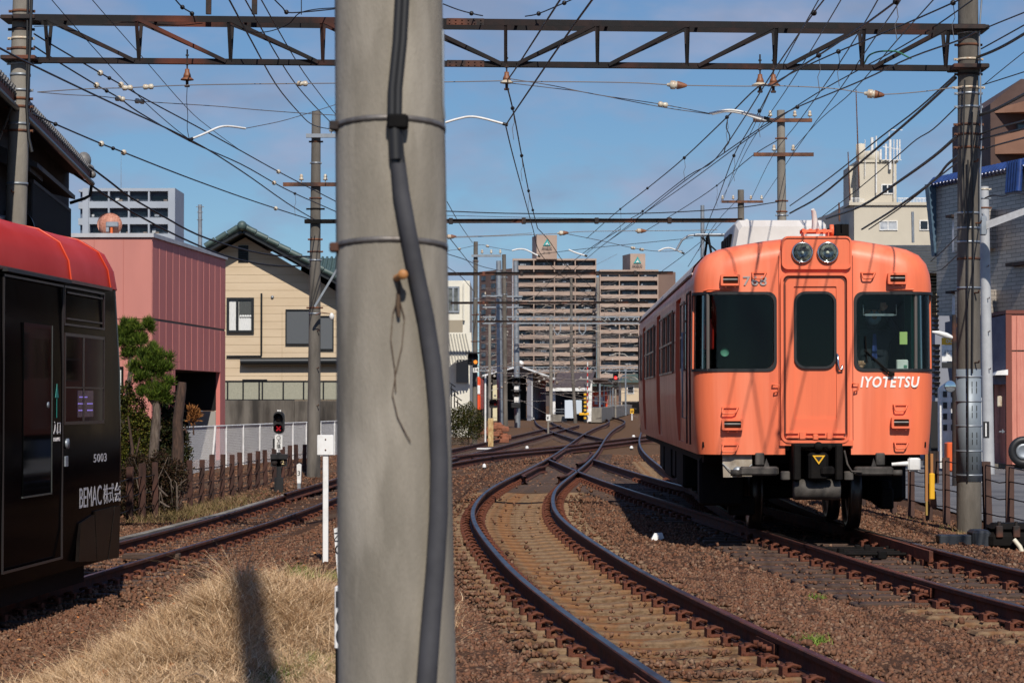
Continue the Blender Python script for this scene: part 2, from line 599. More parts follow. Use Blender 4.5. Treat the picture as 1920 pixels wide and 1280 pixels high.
def ground_sheet():
    xs = np.concatenate([[-900,-400,-150,-80,-45,-30,-20,-14,-10], np.arange(-8,8.01,.2), [9,10,12,15,20,30,50,90,180,420,900]])
    ys = np.concatenate([[-30,-10,0,4,7], np.arange(9,40,.25), np.arange(40,80,.8), np.arange(80,220,5), [230,260,300,400,600,900,1500,3000]])
    X, Y = np.meshgrid(xs, ys)
    Z = gz(X, Y)
    rng = np.random.default_rng(3)
    near = ((np.abs(X) < 8.1) & (Y > 8) & (Y < 60))
    Z = Z + near*rng.normal(0, .010, Z.shape)
    V = np.stack([X.ravel(), Y.ravel(), Z.ravel()], 1)
    ny, nx = X.shape
    i = np.arange(ny-1)[:,None]*nx + np.arange(nx-1)[None,:]
    Fq = np.stack([i, i+1, i+1+nx, i+nx], -1).reshape(-1,4)
    m = mat('ballast_ground', srgb(62,44,34), 0.95, 0, srgb(96,70,53), 9, detail=10, lo=.3, hi=.7, bump=1.0, bscale=55, spec=.08,  # ground between stones kept darker, standing for the shadows among them
            col3=srgb(100,84,70), scale3=.22, lo3=.55, hi3=.7)
    # rust dust lies along the curved main track
    t=m.node_tree; b=t.nodes['Principled BSDF']; at_=t.nodes.new('ShaderNodeAttribute'); at_.attribute_name='rust_dust'; mn=t.nodes.new('ShaderNodeMix'); mn.data_type='RGBA'
    src=b.inputs['Base Color'].links[0].from_socket; t.links.new(at_.outputs['Fac'],mn.inputs[0]); t.links.new(src,mn.inputs[6]); mn.inputs[7].default_value=(*srgb(104,80,60),1); t.links.new(mn.outputs[2],b.inputs['Base Color'])
    o = npmesh('ground', V, Fq, m, smooth=True)
    a = o.data.attributes.new('rust_dust','FLOAT','POINT'); a.data.foreach_set('value',np.maximum(.75*(1-sstep(trackA_dist(X,Y),.7,1.3)),.85*sstep(Y,50,72)).astype(np.float32).ravel())
    tag(o, 'brown ballast ground of the rail yard', kind='structure')
ground_sheet()

# road beyond the right-hand fence: one sheet above the ground, kerb and white line
def road():
    b = MB()
    z = -.255
    pts = [(6.75,27),(7.0,40),(8.2,80),(10.5,150)]
    for (x0,y0),(x1,y1) in zip(pts, pts[1:]):
        b.add([(x0,y0,z),(16.5,y0,z),(20,y1,z),(x1,y1,z)], [(0,1,2,3)])
    o = b.build('road', mat('asphalt', srgb(92,92,94), 0.9, 0, srgb(112,111,110), 3, bump=.5, bscale=80, col3=srgb(78,78,80), scale3=.5))
    tag(o, 'grey asphalt road beyond the old-rail fence', kind='structure')
    b = MB()
    z += .005
    b.add([(9.1,48,z),(9.25,48,z),(12.2,62,z),(12.0,62,z)], [(0,1,2,3)])
    b.add([(12.0,62,z),(12.2,62,z),(18.5,60.5,z),(18.5,60.3,z)], [(0,1,2,3)])
    o = b.build('road_marking', M['white']); tag(o, 'white edge line painted on the road', kind='structure')
    b = MB()
    b.box((11.2,62.6,-.26),(19,66,-.13))
    o = b.build('pavement', M['concrete']); tag(o, 'pale concrete pavement before the red shed', kind='structure')
road()

# ---------------------------------------------------------------- tracks
M['sleeper_a'] = mat('dusty_concrete_sleeper', srgb(140,116,90), 0.92, 0, srgb(98,78,60), 9, spec=.1, bump=.5, bscale=40, col3=srgb(122,84,54), scale3=3, lo3=.5,hi3=.62)
M['sleeper_w'] = mat('oiled_wood_sleeper', srgb(58,46,40), 0.85, 0, srgb(84,62,48), 5, stretch=(1,8,8), bump=.5, bscale=14)
M['clip'] = mat('rusty_rail_clip', srgb(112,58,34), 0.8, 0.05, srgb(76,40,26), 8, bump=.4, bscale=40)
PROF = [(-.06,-.15),(.06,-.15),(.06,-.138),(.012,-.12),(.009,-.045),(.0325,-.035),(.0325,-.006),(.024,0),(-.024,0),(-.0325,-.006),(-.0325,-.035),(-.009,-.045),(-.012,-.12),(-.06,-.138)]
def rail_mesh(f, y0, y1, off, parent):
    ys = np.concatenate([np.arange(y0, min(y1,60), .5), np.arange(max(y0,60), y1, 3.0), [y1]]) if y1 > 60 else np.append(np.arange(y0,y1,.5), y1)
    P = f(ys); D = (f(ys+.1)-f(ys-.1))[:, 0]/.2
    n = len(PROF)
    b = MB()
    vs = []
    for (x,z), dx, y in zip(P, D, ys):
        l = math.hypot(dx,1); nx, ny = 1/l, -dx/l
        for u, w in PROF:
            vs.append((x+nx*(off+u), y+ny*(off+u), z+w))
    for k in range(n):
        b.cm = 1 if k == 7 else 0
        b.add([], [])
        o = 0
        for i in range(len(ys)-1):
            b.f.append((i*n+k, i*n+(k+1)%n, (i+1)*n+(k+1)%n, (i+1)*n+k)); b.s.append(False); b.mi.append(b.cm)
    b.v = vs
    return b.build('rail', [M['rail_side'], M['rail_top']], parent)
def sleeper_mesh(kind, L=2.0):
    b = MB()
    w = .12 if kind == 'c' else .11
    if kind == 'c':   # concrete: higher at the ends, dished in the middle
        zz = [(-L/2,-.175),(-L/2+.02,-.155),(-.75,-.152),(-.4,-.158),(-.12,-.178),(.12,-.178),(.4,-.158),(.75,-.152),(L/2-.02,-.155),(L/2,-.175)]
        vs = []
        for x, z in zz:
            vs += [(x,-w,-.33),(x,-w*.98,z-.015),(x,-w*.82,z),(x,w*.82,z),(x,w*.98,z-.015),(x,w,-.33)]
        fs = []
        for i in range(len(zz)-1):
            for k in range(5): fs.append((i*6+k, (i+1)*6+k, (i+1)*6+k+1, i*6+k+1))
        b.add(vs, fs); b.add(vs[:6], [(0,1,2,3,4,5)]); b.add(vs[-6:], [(5,4,3,2,1,0)])
    else:
        b.bbox((-L/2,-w,-.33),(L/2,w,-.155), .012)
    return b
def clip_mesh():
    b = MB()
    for s in (-1,1):
        b.bbox((s*.02,-.07,-.158),(s*.155,.07,-.137), .004)
        b.box((s*.135,-.06,-.16),(s*.165,.06,-.095))
        b.tube([(s*.15,-.035,-.11),(s*.10,-.05,-.085),(s*.055,-.04,-.10),(s*.05,.03,-.118),(s*.09,.045,-.10),(s*.15,.03,-.10)], .011, 6)
        b.cyl((s*.112,0,-.14),(s*.112,0,-.075), .014, n=6)
        b.cyl((s*.112,0,-.092),(s*.112,0,-.076), .024, n=6)
    return b
SLEEP = []   # (x, y, dx) of every sleeper laid, for the ballast
def track(key, name_label, y0, y1, kind, spacing=.62, ysl=None, group='railway tracks of the yard', seed=1, extra=None, clips=True):
    f = TRK[key]
    t = thing('railway_track', name_label, 'railway track', (float(f(y0)[0,0]), y0, float(f(y0)[0,1])), 0, group)
    o = ORG[t]; t.location = (0,0,0); ORG[t] = Vector((0,0,0))
    rail_mesh(f, y0, y1, -.566, t); rail_mesh(f, y0, y1, .566, t)
    rng = random.Random(seed)
    sm = clipm = None
    y = ysl[0] if ysl else y0 + .2
    cnt = 0
    rest = MB()
    while y < (ysl[1] if ysl else y1) and y < y1-.1:
        P = f(y)[0]; d = float(f(y+.1)[0,0]-f(y-.1)[0,0])/.2
        L_ = 2.0 if not (extra and extra[0] < y < extra[1]) else extra[2]
        k = kind(y) if callable(kind) else kind
        a = math.atan2(-d, 1)*1.0 + rng.uniform(-.012,.012)
        key2 = (k, L_)
        if cnt < 96:
            if key2 not in SMESH:
                SMESH[key2] = sleeper_mesh(k, L_).build('sleeper', M['sleeper_a'] if k == 'c' else M['sleeper_w'], t)
                so = SMESH[key2]
            else:
                so = SMESH[key2].copy(); C.objects.link(so); so.parent = t
            so.location = (P[0], y, P[1]+rng.uniform(-.008,.004)); so.rotation_euler = (0,0,a)
            if clips and y < 50:
                for s in (-.566,.566):
                    if 'clip' not in SMESH:
                        co = clip_mesh().build('rail_clip', M['clip'], so); SMESH['clip'] = co
                    else:
                        co = SMESH['clip'].copy(); C.objects.link(co); co.parent = so
                    co.location = (s,0,0)
            cnt += 1
        else:
            ca, sa = math.cos(a), math.sin(a)
            c = [(-1,-.11),(1,-.11),(1,.11),(-1,.11)]
            q = [(P[0]+u*ca-v*sa, y+u*sa+v*ca) for u,v in c]
            rest.hexa([(u,v,-.3) for u,v in q]+[(u,v,-.152) for u,v in q])
        SLEEP.append((P[0], y, P[1], math.cos(a), math.sin(a), L_/2))
        y += spacing
    if rest.v:
        ro = rest.build('distant_sleepers', M['sleeper_w'], t); ro['kind'] = 'stuff'
    return t
SMESH = {}
tA = track('A', 'S-curved main track with rusty clips running from the lower right corner', 9.5, 330, lambda y: 'c' if y < 44 else 'w', seed=1, ysl=(9.6,75))
tB = track('B', 'right-hand track that the salmon train stands on, with wooden switch sleepers', 10.5, 160, lambda y: 'w' if 19.7 < y < 45 else 'c', seed=2, ysl=(10.8,66), extra=(19.7,30,2.5))
tT = track('T', 'turnout branch curving from under the salmon train to the main track', 25.5, 62, 'w', seed=3, ysl=(33.5,60))
tD = track('D', 'left track passing the black and red tram and crossing the main track', 9, 130, 'w', seed=4, ysl=(12,70), spacing=.66)
tE = track('E', 'branch track leaving the left track behind the concrete pole', 47, 150, 'w', seed=5, ysl=(56,115), spacing=.68, clips=False)
tG = track('G', 'far siding leading into the dark train shed', 95, 212, 'w', seed=6, ysl=(96,150), spacing=.75, clips=False)

def fittings():
    # guard and check rails of the far crossing, and fishplates
    b = MB()
    for f, ya, yb, off in ((TRK['A'],48,55,.46),(TRK['A'],58,72,.46),(TRK['A'],62,76,-.46),(TRK['D'],63,84,.46),(TRK['D'],63,84,-.46),(TRK['A'],48,56,-.44)):
        ys = np.linspace(ya,yb,14); P = f(ys); D = (f(ys+.1)-f(ys-.1))[:,0]/.2
        n = len(PROF); vs = []
        for i,((x,z),dx,y) in enumerate(zip(P,D,ys)):
            fl = .12*(max(0,1-i/2)+max(0,(i-11)/2))*(-1 if off>0 else 1)
            for u,w in PROF: vs.append((x+(off+fl+u), y, z+w-.002))
        b.add(vs, [(i*n+k,i*n+(k+1)%n,(i+1)*n+(k+1)%n,(i+1)*n+k) for i in range(len(ys)-1) for k in range(n)])
    b.build('check_rail', M['rail_side'], tA)
    for f, t, y, s in ((TRK['A'],tA,13.55,-.566),(TRK['A'],tA,15.6,.566),(TRK['B'],tB,20.3,-.566),(TRK['B'],tB,20.8,.566)):
        b = MB(); P = f(y)[0]; d = float(f(y+.1)[0,0]-f(y-.1)[0,0])/.2
        for k in (-1,1):
            c = Vector((P[0]+s*1.0+k*.03, y-d*s, P[1]))
            dv = Vector((d,1,0)).normalized()*.28
            b.bar(c-dv+Vector((0,0,-.08)), c+dv+Vector((0,0,-.08)), .024, .075)
            for j in (-.2,-.07,.07,.2):
                q = c+dv*(j/.28)+Vector((0,0,-.08))
                b.cyl(q, q+Vector((k*.045,0,0)), .02, n=6)
        b.build('fishplate', M['clip'], t)
fittings()

def ballast():
    rng = np.random.default_rng(11)
    def scatter(n, y0, y1, s0, s1, xlim=None):
        # even density over the ground that the photograph can see
        u = rng.random(n*3)
        Y = np.sqrt(y0*y0 + u*(y1*y1-y0*y0))
        X = (rng.random(n*3)*2-1)*.245*Y
        return X[:n], Y[:n], rng.uniform(s0, s1, n)
    sets = [scatter(98000, 10.5, 24, .010, .024), scatter(60000, 24, 42, .015, .030), scatter(24000, 42, 75, .024, .04)]
    X = np.concatenate([s[0] for s in sets]); Y = np.concatenate([s[1] for s in sets]); S = np.concatenate([s[2] for s in sets])
    keep = (X < 6.6)
    # sleepers stay mostly clear
    S_ = np.array(SLEEP)
    on = np.zeros(len(X), bool)
    for (sx, sy, sz, ca, sa, hl) in S_:
        if sy > 50: continue
        idx = np.where(np.abs(Y-sy) < .5)[0]
        dx = X[idx]-sx; dy = Y[idx]-sy
        u = dx*ca+dy*sa; v = -dx*sa+dy*ca
        hit = (np.abs(u) < hl+.02) & (np.abs(v) < .14)
        on[idx[hit]] = True
    pile = rng.random(len(X)) < .07
    # ballast heaped between the rails of the main track close to the camera
    fA = TRK['A'](Y)[:,0]
    heap = (np.abs(X-fA) < .35) & (Y < 16.2) & (rng.random(len(X)) < .45)
    inA = (np.abs(X-fA) < .78) & (Y > 16.2) & (Y < 47) & (rng.random(len(X)) < .25)
    ends = (np.abs(X-fA) > .80) & (np.abs(X-fA) < 1.2) & (rng.random(len(X)) < .55)
    keep &= (~on | pile | heap | ends) & ~inA
    bank = (X > -3.0) & (X < -.7) & (Y > 14.8) & (Y < 19.2)
    keep &= ~(bank & (rng.random(len(X)) < .7))
    X, Y, S, on, heap = X[keep], Y[keep], S[keep], on[keep], heap[keep]
    n = len(X)
    Z = gz(X, Y) + S*rng.uniform(-.5,.4,n)
    Z = np.where(on, -.15 + S*.5, Z)
    for k in ('D',):
        P = TRK[k](np.clip(Y,9,100)); dd = np.abs(X-P[:,0]); nearD = dd < 1.3
        zd = P[:,1]-.165 + S*rng.uniform(-.2,.5,n)
        Z = Z + (1-sstep(dd, 1.0, 2.0))*(zd-Z)*np.where((zd>Z)|nearD, 1, 0)
        Z = np.where(nearD & on, P[:,1]-.15+S*.4, Z)
    c = np.array([(-1,-1,-1),(1,-1,-1),(1,1,-1),(-1,1,-1),(-1,-1,1),(1,-1,1),(1,1,1),(-1,1,1)], float)
    V = c[None]*rng.uniform(.25,1.0,(n,8,3))
    V *= rng.uniform(.5,1.25,(n,1,3))
    # random rotation
    q = rng.normal(size=(n,4)); q /= np.linalg.norm(q,axis=1)[:,None]
    w,x,y,z = q.T
    R = np.stack([1-2*(y*y+z*z),2*(x*y-z*w),2*(x*z+y*w),2*(x*y+z*w),1-2*(x*x+z*z),2*(y*z-x*w),2*(x*z-y*w),2*(y*z+x*w),1-2*(x*x+y*y)],1).reshape(n,3,3)
    V = np.einsum('nij,nkj->nki', R, V)*S[:,None,None]
    V += np.stack([X,Y,Z],1)[:,None,:]
    fq = np.array([(0,3,2,1),(4,5,6,7),(0,1,5,4),(1,2,6,5),(2,3,7,6),(3,0,4,7)])
    Fq = (fq[None]+np.arange(n)[:,None,None]*8).reshape(-1,4)
    m = mat('ballast_stone', srgb(110,80,66), 0.92, spec=.08, island=[srgb(116,82,64), srgb(100,70,54), srgb(122,86,66), srgb(112,86,70), srgb(108,72,54), srgb(126,96,76), srgb(96,74,62), srgb(118,78,58), srgb(138,114,94), srgb(110,78,60), srgb(88,64,52), srgb(120,88,68)])
    o = npmesh('ballast_gravel', V.reshape(-1,3), Fq, m)
    tag(o, 'crushed brown ballast stones around the tracks', 'gravel', kind='stuff')
ballast()
# ---------------------------------------------------------------- salmon train
M['salmon'] = mat('salmon_train_paint', srgb(238,121,80), 0.45, 0, srgb(216,104,68), 1.1, lo=.3, hi=.7, coat=.12, col3=srgb(238,132,96), scale3=.7, stretch=(5,5,.3))
M['salmon_plain'] = mat('salmon_fitting_paint', srgb(230,112,74), 0.5)
M['cab_green'] = mat('cab_green_paint', srgb(96,150,128), 0.6, 0, srgb(84,136,116), 3)
M['roofgrey'] = mat('dusty_roof_paint', srgb(196,186,180), 0.7, 0, srgb(172,160,152), 3)
M['whitebox'] = mat('off_white_unit_paint', srgb(214,209,204), 0.5, 0, srgb(196,190,184), 1.2)
M['glass'] = glass_mat('tinted_train_glass', (0.86,0.92,0.90), refl=.45, ior=1.4)
M['glass_clear'] = glass_mat('clear_glass', (0.8,0.85,0.85))
M['chrome'] = mat('bright_metal_ring', srgb(200,200,200), 0.18, 1.0)
M['lens'] = mat('lamp_reflector', srgb(170,175,175), 0.15, 0.9, srgb(70,72,74), 30)
M['darklens'] = mat('dark_lamp_lens', srgb(58,50,46), 0.35, 0, srgb(30,26,26), 10, spec=.4)
M['maroon_shadow'] = mat('shaded_door_paint', srgb(196,88,60), 0.4, coat=.3)  # salmon darkened to hold the shade of the side doors

TR = thing('train_car', 'salmon orange commuter train with twin round headlights and a white rooftop unit', 'train', (3.383, 27.0, 0), math.radians(-1.03))
ORG[TR] = Vector((0,0,0))
SECT = [(1.30,.90),(1.325,1.15),(1.345,1.5),(1.35,1.9),(1.345,2.4),(1.34,2.8),(1.325,2.92),(1.285,3.04),(1.20,3.14),(1.06,3.205),(.85,3.25),(.55,3.30),(.25,3.335)]
SECT = SECT + [(0,3.345)] + [(-x,z) for x,z in reversed(SECT)]
BL = 18.0
def zdrop(z): 
    t = max(0, min(1, (z-2.55)/.8)); return t*t*(3-2*t)
def body_solid(ins, y_end=BL, R=.34, name='b', zb=None):
    """body volume shrunk by ins all round"""
    secs = []
    def ring(inset, y, topk):
        out = []
        for x, z in SECT:
            s = (1.35-ins-inset)/1.35
            z2 = z - (ins if z > 2.7 else 0)*zdrop(z) - inset*topk*zdrop(z)
            if z <= .90: z2 = z + (0 if zb is None else zb)
            out.append((x*s, y, z2))
        return out
    N = 9
    for i in range(N+1):
        a = math.radians(90*i/N)
        inset = R*(1-math.sin(a)**.9) if i < N else 0
        y = (R*.9)*(1-math.cos(a))
        secs.append(ring(inset*1.0, y+ins, .62))
    secs.append(ring(0, y_end-ins, .62))
    b = MB()
    n = len(SECT)
    vs = [p for s in secs for p in s]
    fs = []
    for i in range(len(secs)-1):
        for k in range(n): fs.append((i*n+k, i*n+(k+1)%n, (i+1)*n+(k+1)%n, (i+1)*n+k))
    # shallow bow on the front face: extra rings towards the middle
    first = secs[0]
    b.add(vs, fs)
    o = 0
    b.f.append(tuple(range(n))[::-1]); b.s.append(False); b.mi.append(0)
    b.f.append(tuple((len(secs)-1)*n+k for k in range(n))); b.s.append(False); b.mi.append(0)
    return b
def tmp(b, m=None): return fix_normals(b.build('tmp', m or M['salmon']))
WL, WR = rrect(-1.7,1.857,-.455,2.685,.10,only=(1,2)), rrect(.465,1.857,1.7,2.685,.10,only=(0,3))
def cutter(poly, y0, y1, m=None):
    return tmp(MB().prism(poly, 'y', y0, y1), m or M['salmon'])
def shell(i0, i1):
    a = tmp(body_solid(i0, y_end=3.0)); c = tmp(body_solid(i1, y_end=3.4, zb=-.3))
    boolean(a, c, 'DIFFERENCE'); rmo(c)
    return a
def grow(poly, d):
    cx = sum(p[0] for p in poly)/len(poly); cz = sum(p[1] for p in poly)/len(poly)
    return [(x+(d if x > cx else -d), z+(d if z > cz else -d)) for x, z in poly]
def make_body():
    body = tmp(body_solid(0)); body.name = body.data.name = 'body'
    inner = tmp(body_solid(.06, y_end=BL+.0, zb=.12), M['cab_green'])
    boolean(body, inner, 'DIFFERENCE'); rmo(inner)
    cuts = MB()
    for poly in (WL, WR): cuts.prism(poly, 'y', -.6, .33)
    cuts.prism(rrect(-.215,1.874,.22,2.70,.11), 'y', -.6, .5)
    # skirt notch for the coupler
    cuts.box((-.335,-.6,.5),(.40,.9,1.055))
    for y0, y1 in WINS: cuts.box((-2,y0,1.88),(2,y1,2.66))
    for y0, y1 in DOORS: cuts.box((-2,y0,.99),(2,y1,2.78))
    c = tmp(cuts)
    boolean(body, c, 'DIFFERENCE'); rmo(c)
    smooth_by_angle(body, 24)
    body.parent = TR
    return body
WINS = [(1.65,2.45)] + [(4.55+i*1.32, 5.72+i*1.32) for i in range(3)] + [(10.5+i*1.32, 11.67+i*1.32) for i in range(3)] + [(16.3,17.4)]
DOORS = [(2.95,4.15),(8.85,10.1),(14.75,16.0)]
body = make_body()

def front_parts():
    # window glass and rubber, wrapping round the corners
    for poly in (WL, WR):
        g = shell(.02, .034); c = cutter(poly, -.6, .33)
        boolean(g, c, 'INTERSECT'); rmo(c)
        g.name = g.data.name = 'windscreen'; g.data.materials.clear(); g.data.materials.append(M['glass']); g.parent = TR
        smooth_by_angle(g, 30)
        r = shell(-.012, .029); big = cutter(grow(poly, .031), -.61, .367); small = cutter(poly, -.93, .334)
        boolean(r, big, 'INTERSECT'); boolean(r, small, 'DIFFERENCE'); rmo(big, small)
        r.name = r.data.name = 'window_seal'; r.data.materials.clear(); r.data.materials.append(M['black']); r.parent = TR
    for s, x in ((-1,-1.19),(1,1.13)):
        b = MB(); b.tube([(x,.045,1.84),(x,.045,2.70)], .021, 10)
        b.build('window_pillar', mat('window_pillar_metal', srgb(120,112,104), .4, .6), TR)
    # door
    d = MB()
    def frame(d, x0,z0,x1,z1, r, w, y0, y1):
        o = rrect(x0,z0,x1,z1,r,n=5); i = rrect(x0+w,z0+w,x1-w,z1-w,max(.01,r-w),n=5); n = len(o)
        vs = [(u,y0,v) for u,v in o]+[(u,y0,v) for u,v in i]+[(u,y1,v) for u,v in o]+[(u,y1,v) for u,v in i]
        fs = []
        for k in range(n):
            j=(k+1)%n
            fs += [(k,j,n+j,n+k),(2*n+j,2*n+k,3*n+k,3*n+j),(j,k,2*n+k,2*n+j),(n+k,n+j,3*n+j,3*n+k)]
        d.add(vs, fs)
    frame(d, -.385,1.03,.385,2.925,.09,.03,-.05,.01)
    d.box((-.40,-.035,1.0),(.42,0.0,1.06))
    d.build('door_frame', M['salmon_plain'], TR)
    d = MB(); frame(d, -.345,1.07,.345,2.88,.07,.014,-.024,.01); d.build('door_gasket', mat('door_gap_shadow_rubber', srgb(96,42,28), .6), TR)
    d = MB(); frame(d, -.325,1.085,.33,2.865,.06,.09,-.018,.012)
    door = d.build('front_door', M['salmon'], TR)
    d = MB()
    d.box((-.325,-.016,1.085),(.33,.012,1.30))
    d.build('kick_panel', M['salmon_plain'], door)
    d = MB(); frame(d, -.235,1.855,.24,2.72,.13,.028,-.028,.02); d.build('window_seal', M['black'], door)
    d = MB(); d.prism(rrect(-.215,1.874,.22,2.70,.11),'y',.004,.012); d.build('window_glass', M['glass'], door)
    d = MB(); d.tube([(.245,-.02,2.02),(.25,-.06,2.00),(.252,-.06,1.90),(.262,-.06,1.85),(.30,-.055,1.85),(.30,-.03,1.89)], .013, 8); d.build('handle', M['chrome'], door)
    d = MB()
    for x0,x1 in ((-.33,-.19),(.20,.33),(-.10,.11)): d.box((x0,-.045,1.085),(x1,-.02,1.10)); d.box((x0,-.045,1.135),(x1,-.02,1.145))
    d.box((-.175,-.05,1.075),(-.12,-.02,1.15)); d.box((.13,-.05,1.075),(.18,-.02,1.15)); d.bbox((-.03,-.065,1.06),(.03,-.02,1.13),.01)
    d.build('door_latch', M['salmon_plain'], TR)
    # vertical grooves beside the door
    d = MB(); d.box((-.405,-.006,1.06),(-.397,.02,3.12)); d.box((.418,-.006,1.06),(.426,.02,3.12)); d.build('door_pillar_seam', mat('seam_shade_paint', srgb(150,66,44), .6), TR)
    # headlight housing
    d = MB()
    hb = rrect(-.37,2.965,.41,3.335,.07)
    d.prism(hb, 'y', -.035, .42)
    hb2 = rrect(-.345,2.99,.385,3.31,.06)
    hh = d.build('headlight_housing', M['salmon'], TR)
    d = MB()
    frame(d, -.37,2.965,.41,3.335,.07,.02,-.05,-.03)
    d.build('housing_rim', M['salmon_plain'], hh)
    for x in (-.142,.141):
        z = 3.15
        d = MB(); d.lathe([(.118,-.03),(.122,-.06),(.112,-.075),(.100,-.07),(.100,-.05)], (x,0,z), 'y', 28)
        hl = d.build('headlight', M['chrome'], TR)
        d = MB(); d.lathe([(.100,-.068),(.085,-.060),(.06,-.050),(.03,-.043),(.001,-.040)], (x,0,z), 'y', 28); d.build('reflector', M['lens'], hl)
        d = MB(); d.lathe([(.020,-.042),(.018,-.058),(.001,-.062)], (x,0,z), 'y', 12); d.build('bulb', mat('lamp_bulb', srgb(240,235,215), .2), hl)
        d = MB(); d.lathe([(.100,-.070),(.07,-.078),(.03,-.083),(.001,-.084)], (x,0,z), 'y', 28); d.build('lens', M['glass_clear'], hl)
    # marker lamps
    for x,z,w,h,nm in ((-.945,2.845,.215,.125,0),(.915,2.86,.215,.125,0),(-.925,1.235,.235,.125,1),(.95,1.255,.215,.125,1)):
        yb = .02 + max(0,(abs(x)-.93))*.5
        d = MB(); frame(d, x-w/2, z-h/2, x+w/2, z+h/2, .015, .024, -.085, yb+.03)
        d.box((x-w/2+.02,-.02,z-h/2+.02),(x+w/2-.02,yb+.03,z+h/2-.02))
        d.cyl((x-.05,-.06,z-h/2-.004),(x-.05,-.06,z-h/2-.02),.008); d.cyl((x+.05,-.06,z-h/2-.004),(x+.05,-.06,z-h/2-.02),.008)
        ml = d.build('marker_lamp', M['salmon_plain'], TR)
        d = MB()
        vs=[]; n=8
        for k in range(n+1):
            a = math.pi*k/n
            for xx in (x-w/2+.025, x+w/2-.025): vs.append((xx, -.03-.045*math.sin(a), z-.034*math.cos(a)*1.0))
        d.add(vs, [(2*k,2*k+1,2*k+3,2*k+2) for k in range(n)], True)
        d.build('lens', M['darklens'], ml)
    # grab handles
    def grab(x, z, w=.12, h=.07, kind='h', y=-.045, skew=0):
        b = MB()
        yo = .03
        if kind == 'h':
            b.tube([(x-w/2-.008,yo,z+h/2),(x-w/2-.008,y,z+h/2),(x-w/2+skew,y,z-h/2+.012),(x-w/2+.012+skew,y,z-h/2),(x+w/2-.03+skew,y,z-h/2),(x+w/2-.015,y,z-h/2+.015),(x+w/2+.006,y,z+h/2),(x+w/2+.006,yo,z+h/2)], .009, 6)
            b.box((x-w/2-.02,-.02,z+h/2-.008),(x+w/2+.02,yo,z+h/2+.008))
        else:
            b.tube([(x-w/2,yo,z+h/2),(x-w/2,y,z+h/2),(x+w/2,y,z+h/2),(x+w/2-.01,y,z-h/2+.01),(x-w/2+.02,y,z-h/2),(x-w/2+.02,yo,z-h/2)], .009, 6)
        b.build('grab_handle', M['salmon_plain'], TR)
    grab(-.62,2.895,.13,.07,skew=-.01); grab(.595,2.895,.13,.065)
    grab(-.945,1.39,.15,.07,skew=-.02); grab(.95,1.42,.13,.07); grab(-.945,.97,.15,.08,skew=-.02); grab(.955,1.0,.13,.07)
    grab(-.44,1.635,.07,.085,'v'); grab(.45,1.65,.06,.085,'v')
    # drip rails above the windows
    for x0,x1 in ((-1.25,-.93),(.78,1.10)):
        b = MB(); b.tube([(x0,.12,2.725),(x0+.06,-.01,2.74),(x1,-.02,2.74)], .011, 6); b.build('drip_rail', M['salmon_plain'], TR)
    # white lettering and the number
    lm = mat('white_lettering', srgb(240,236,232), .45)
    lettering('lettering', 'IYOTETSU', .125, (.505,-.001,1.647), (1,0,0), (0,0,1), lm, TR, width=.66, depth=.006, shear=.2, bold=.028, spacing=1.14)
    nm = mat('number_metal', srgb(196,180,170), .3, .5)
    lettering('number', '768', .105, (-.80,-.001,2.785), (1,0,0), (0,0,1), nm, TR, width=.265, depth=.012, bold=.012, spacing=1.1)
    # wiper
    b = MB(); b.tube([(.86,-.02,1.80),(.80,-.04,1.84),(.55,-.05,2.06)], .009, 6); b.tube([(.83,-.03,1.78),(.57,-.06,2.05)], .007, 6)
    b.box((.82,-.05,1.775),(.88,0,1.815)); b.tube([(.56,-.03,2.22),(.575,-.035,1.92)], .007, 6)
    b.build('wiper', M['darksteel'], TR)
front_parts()

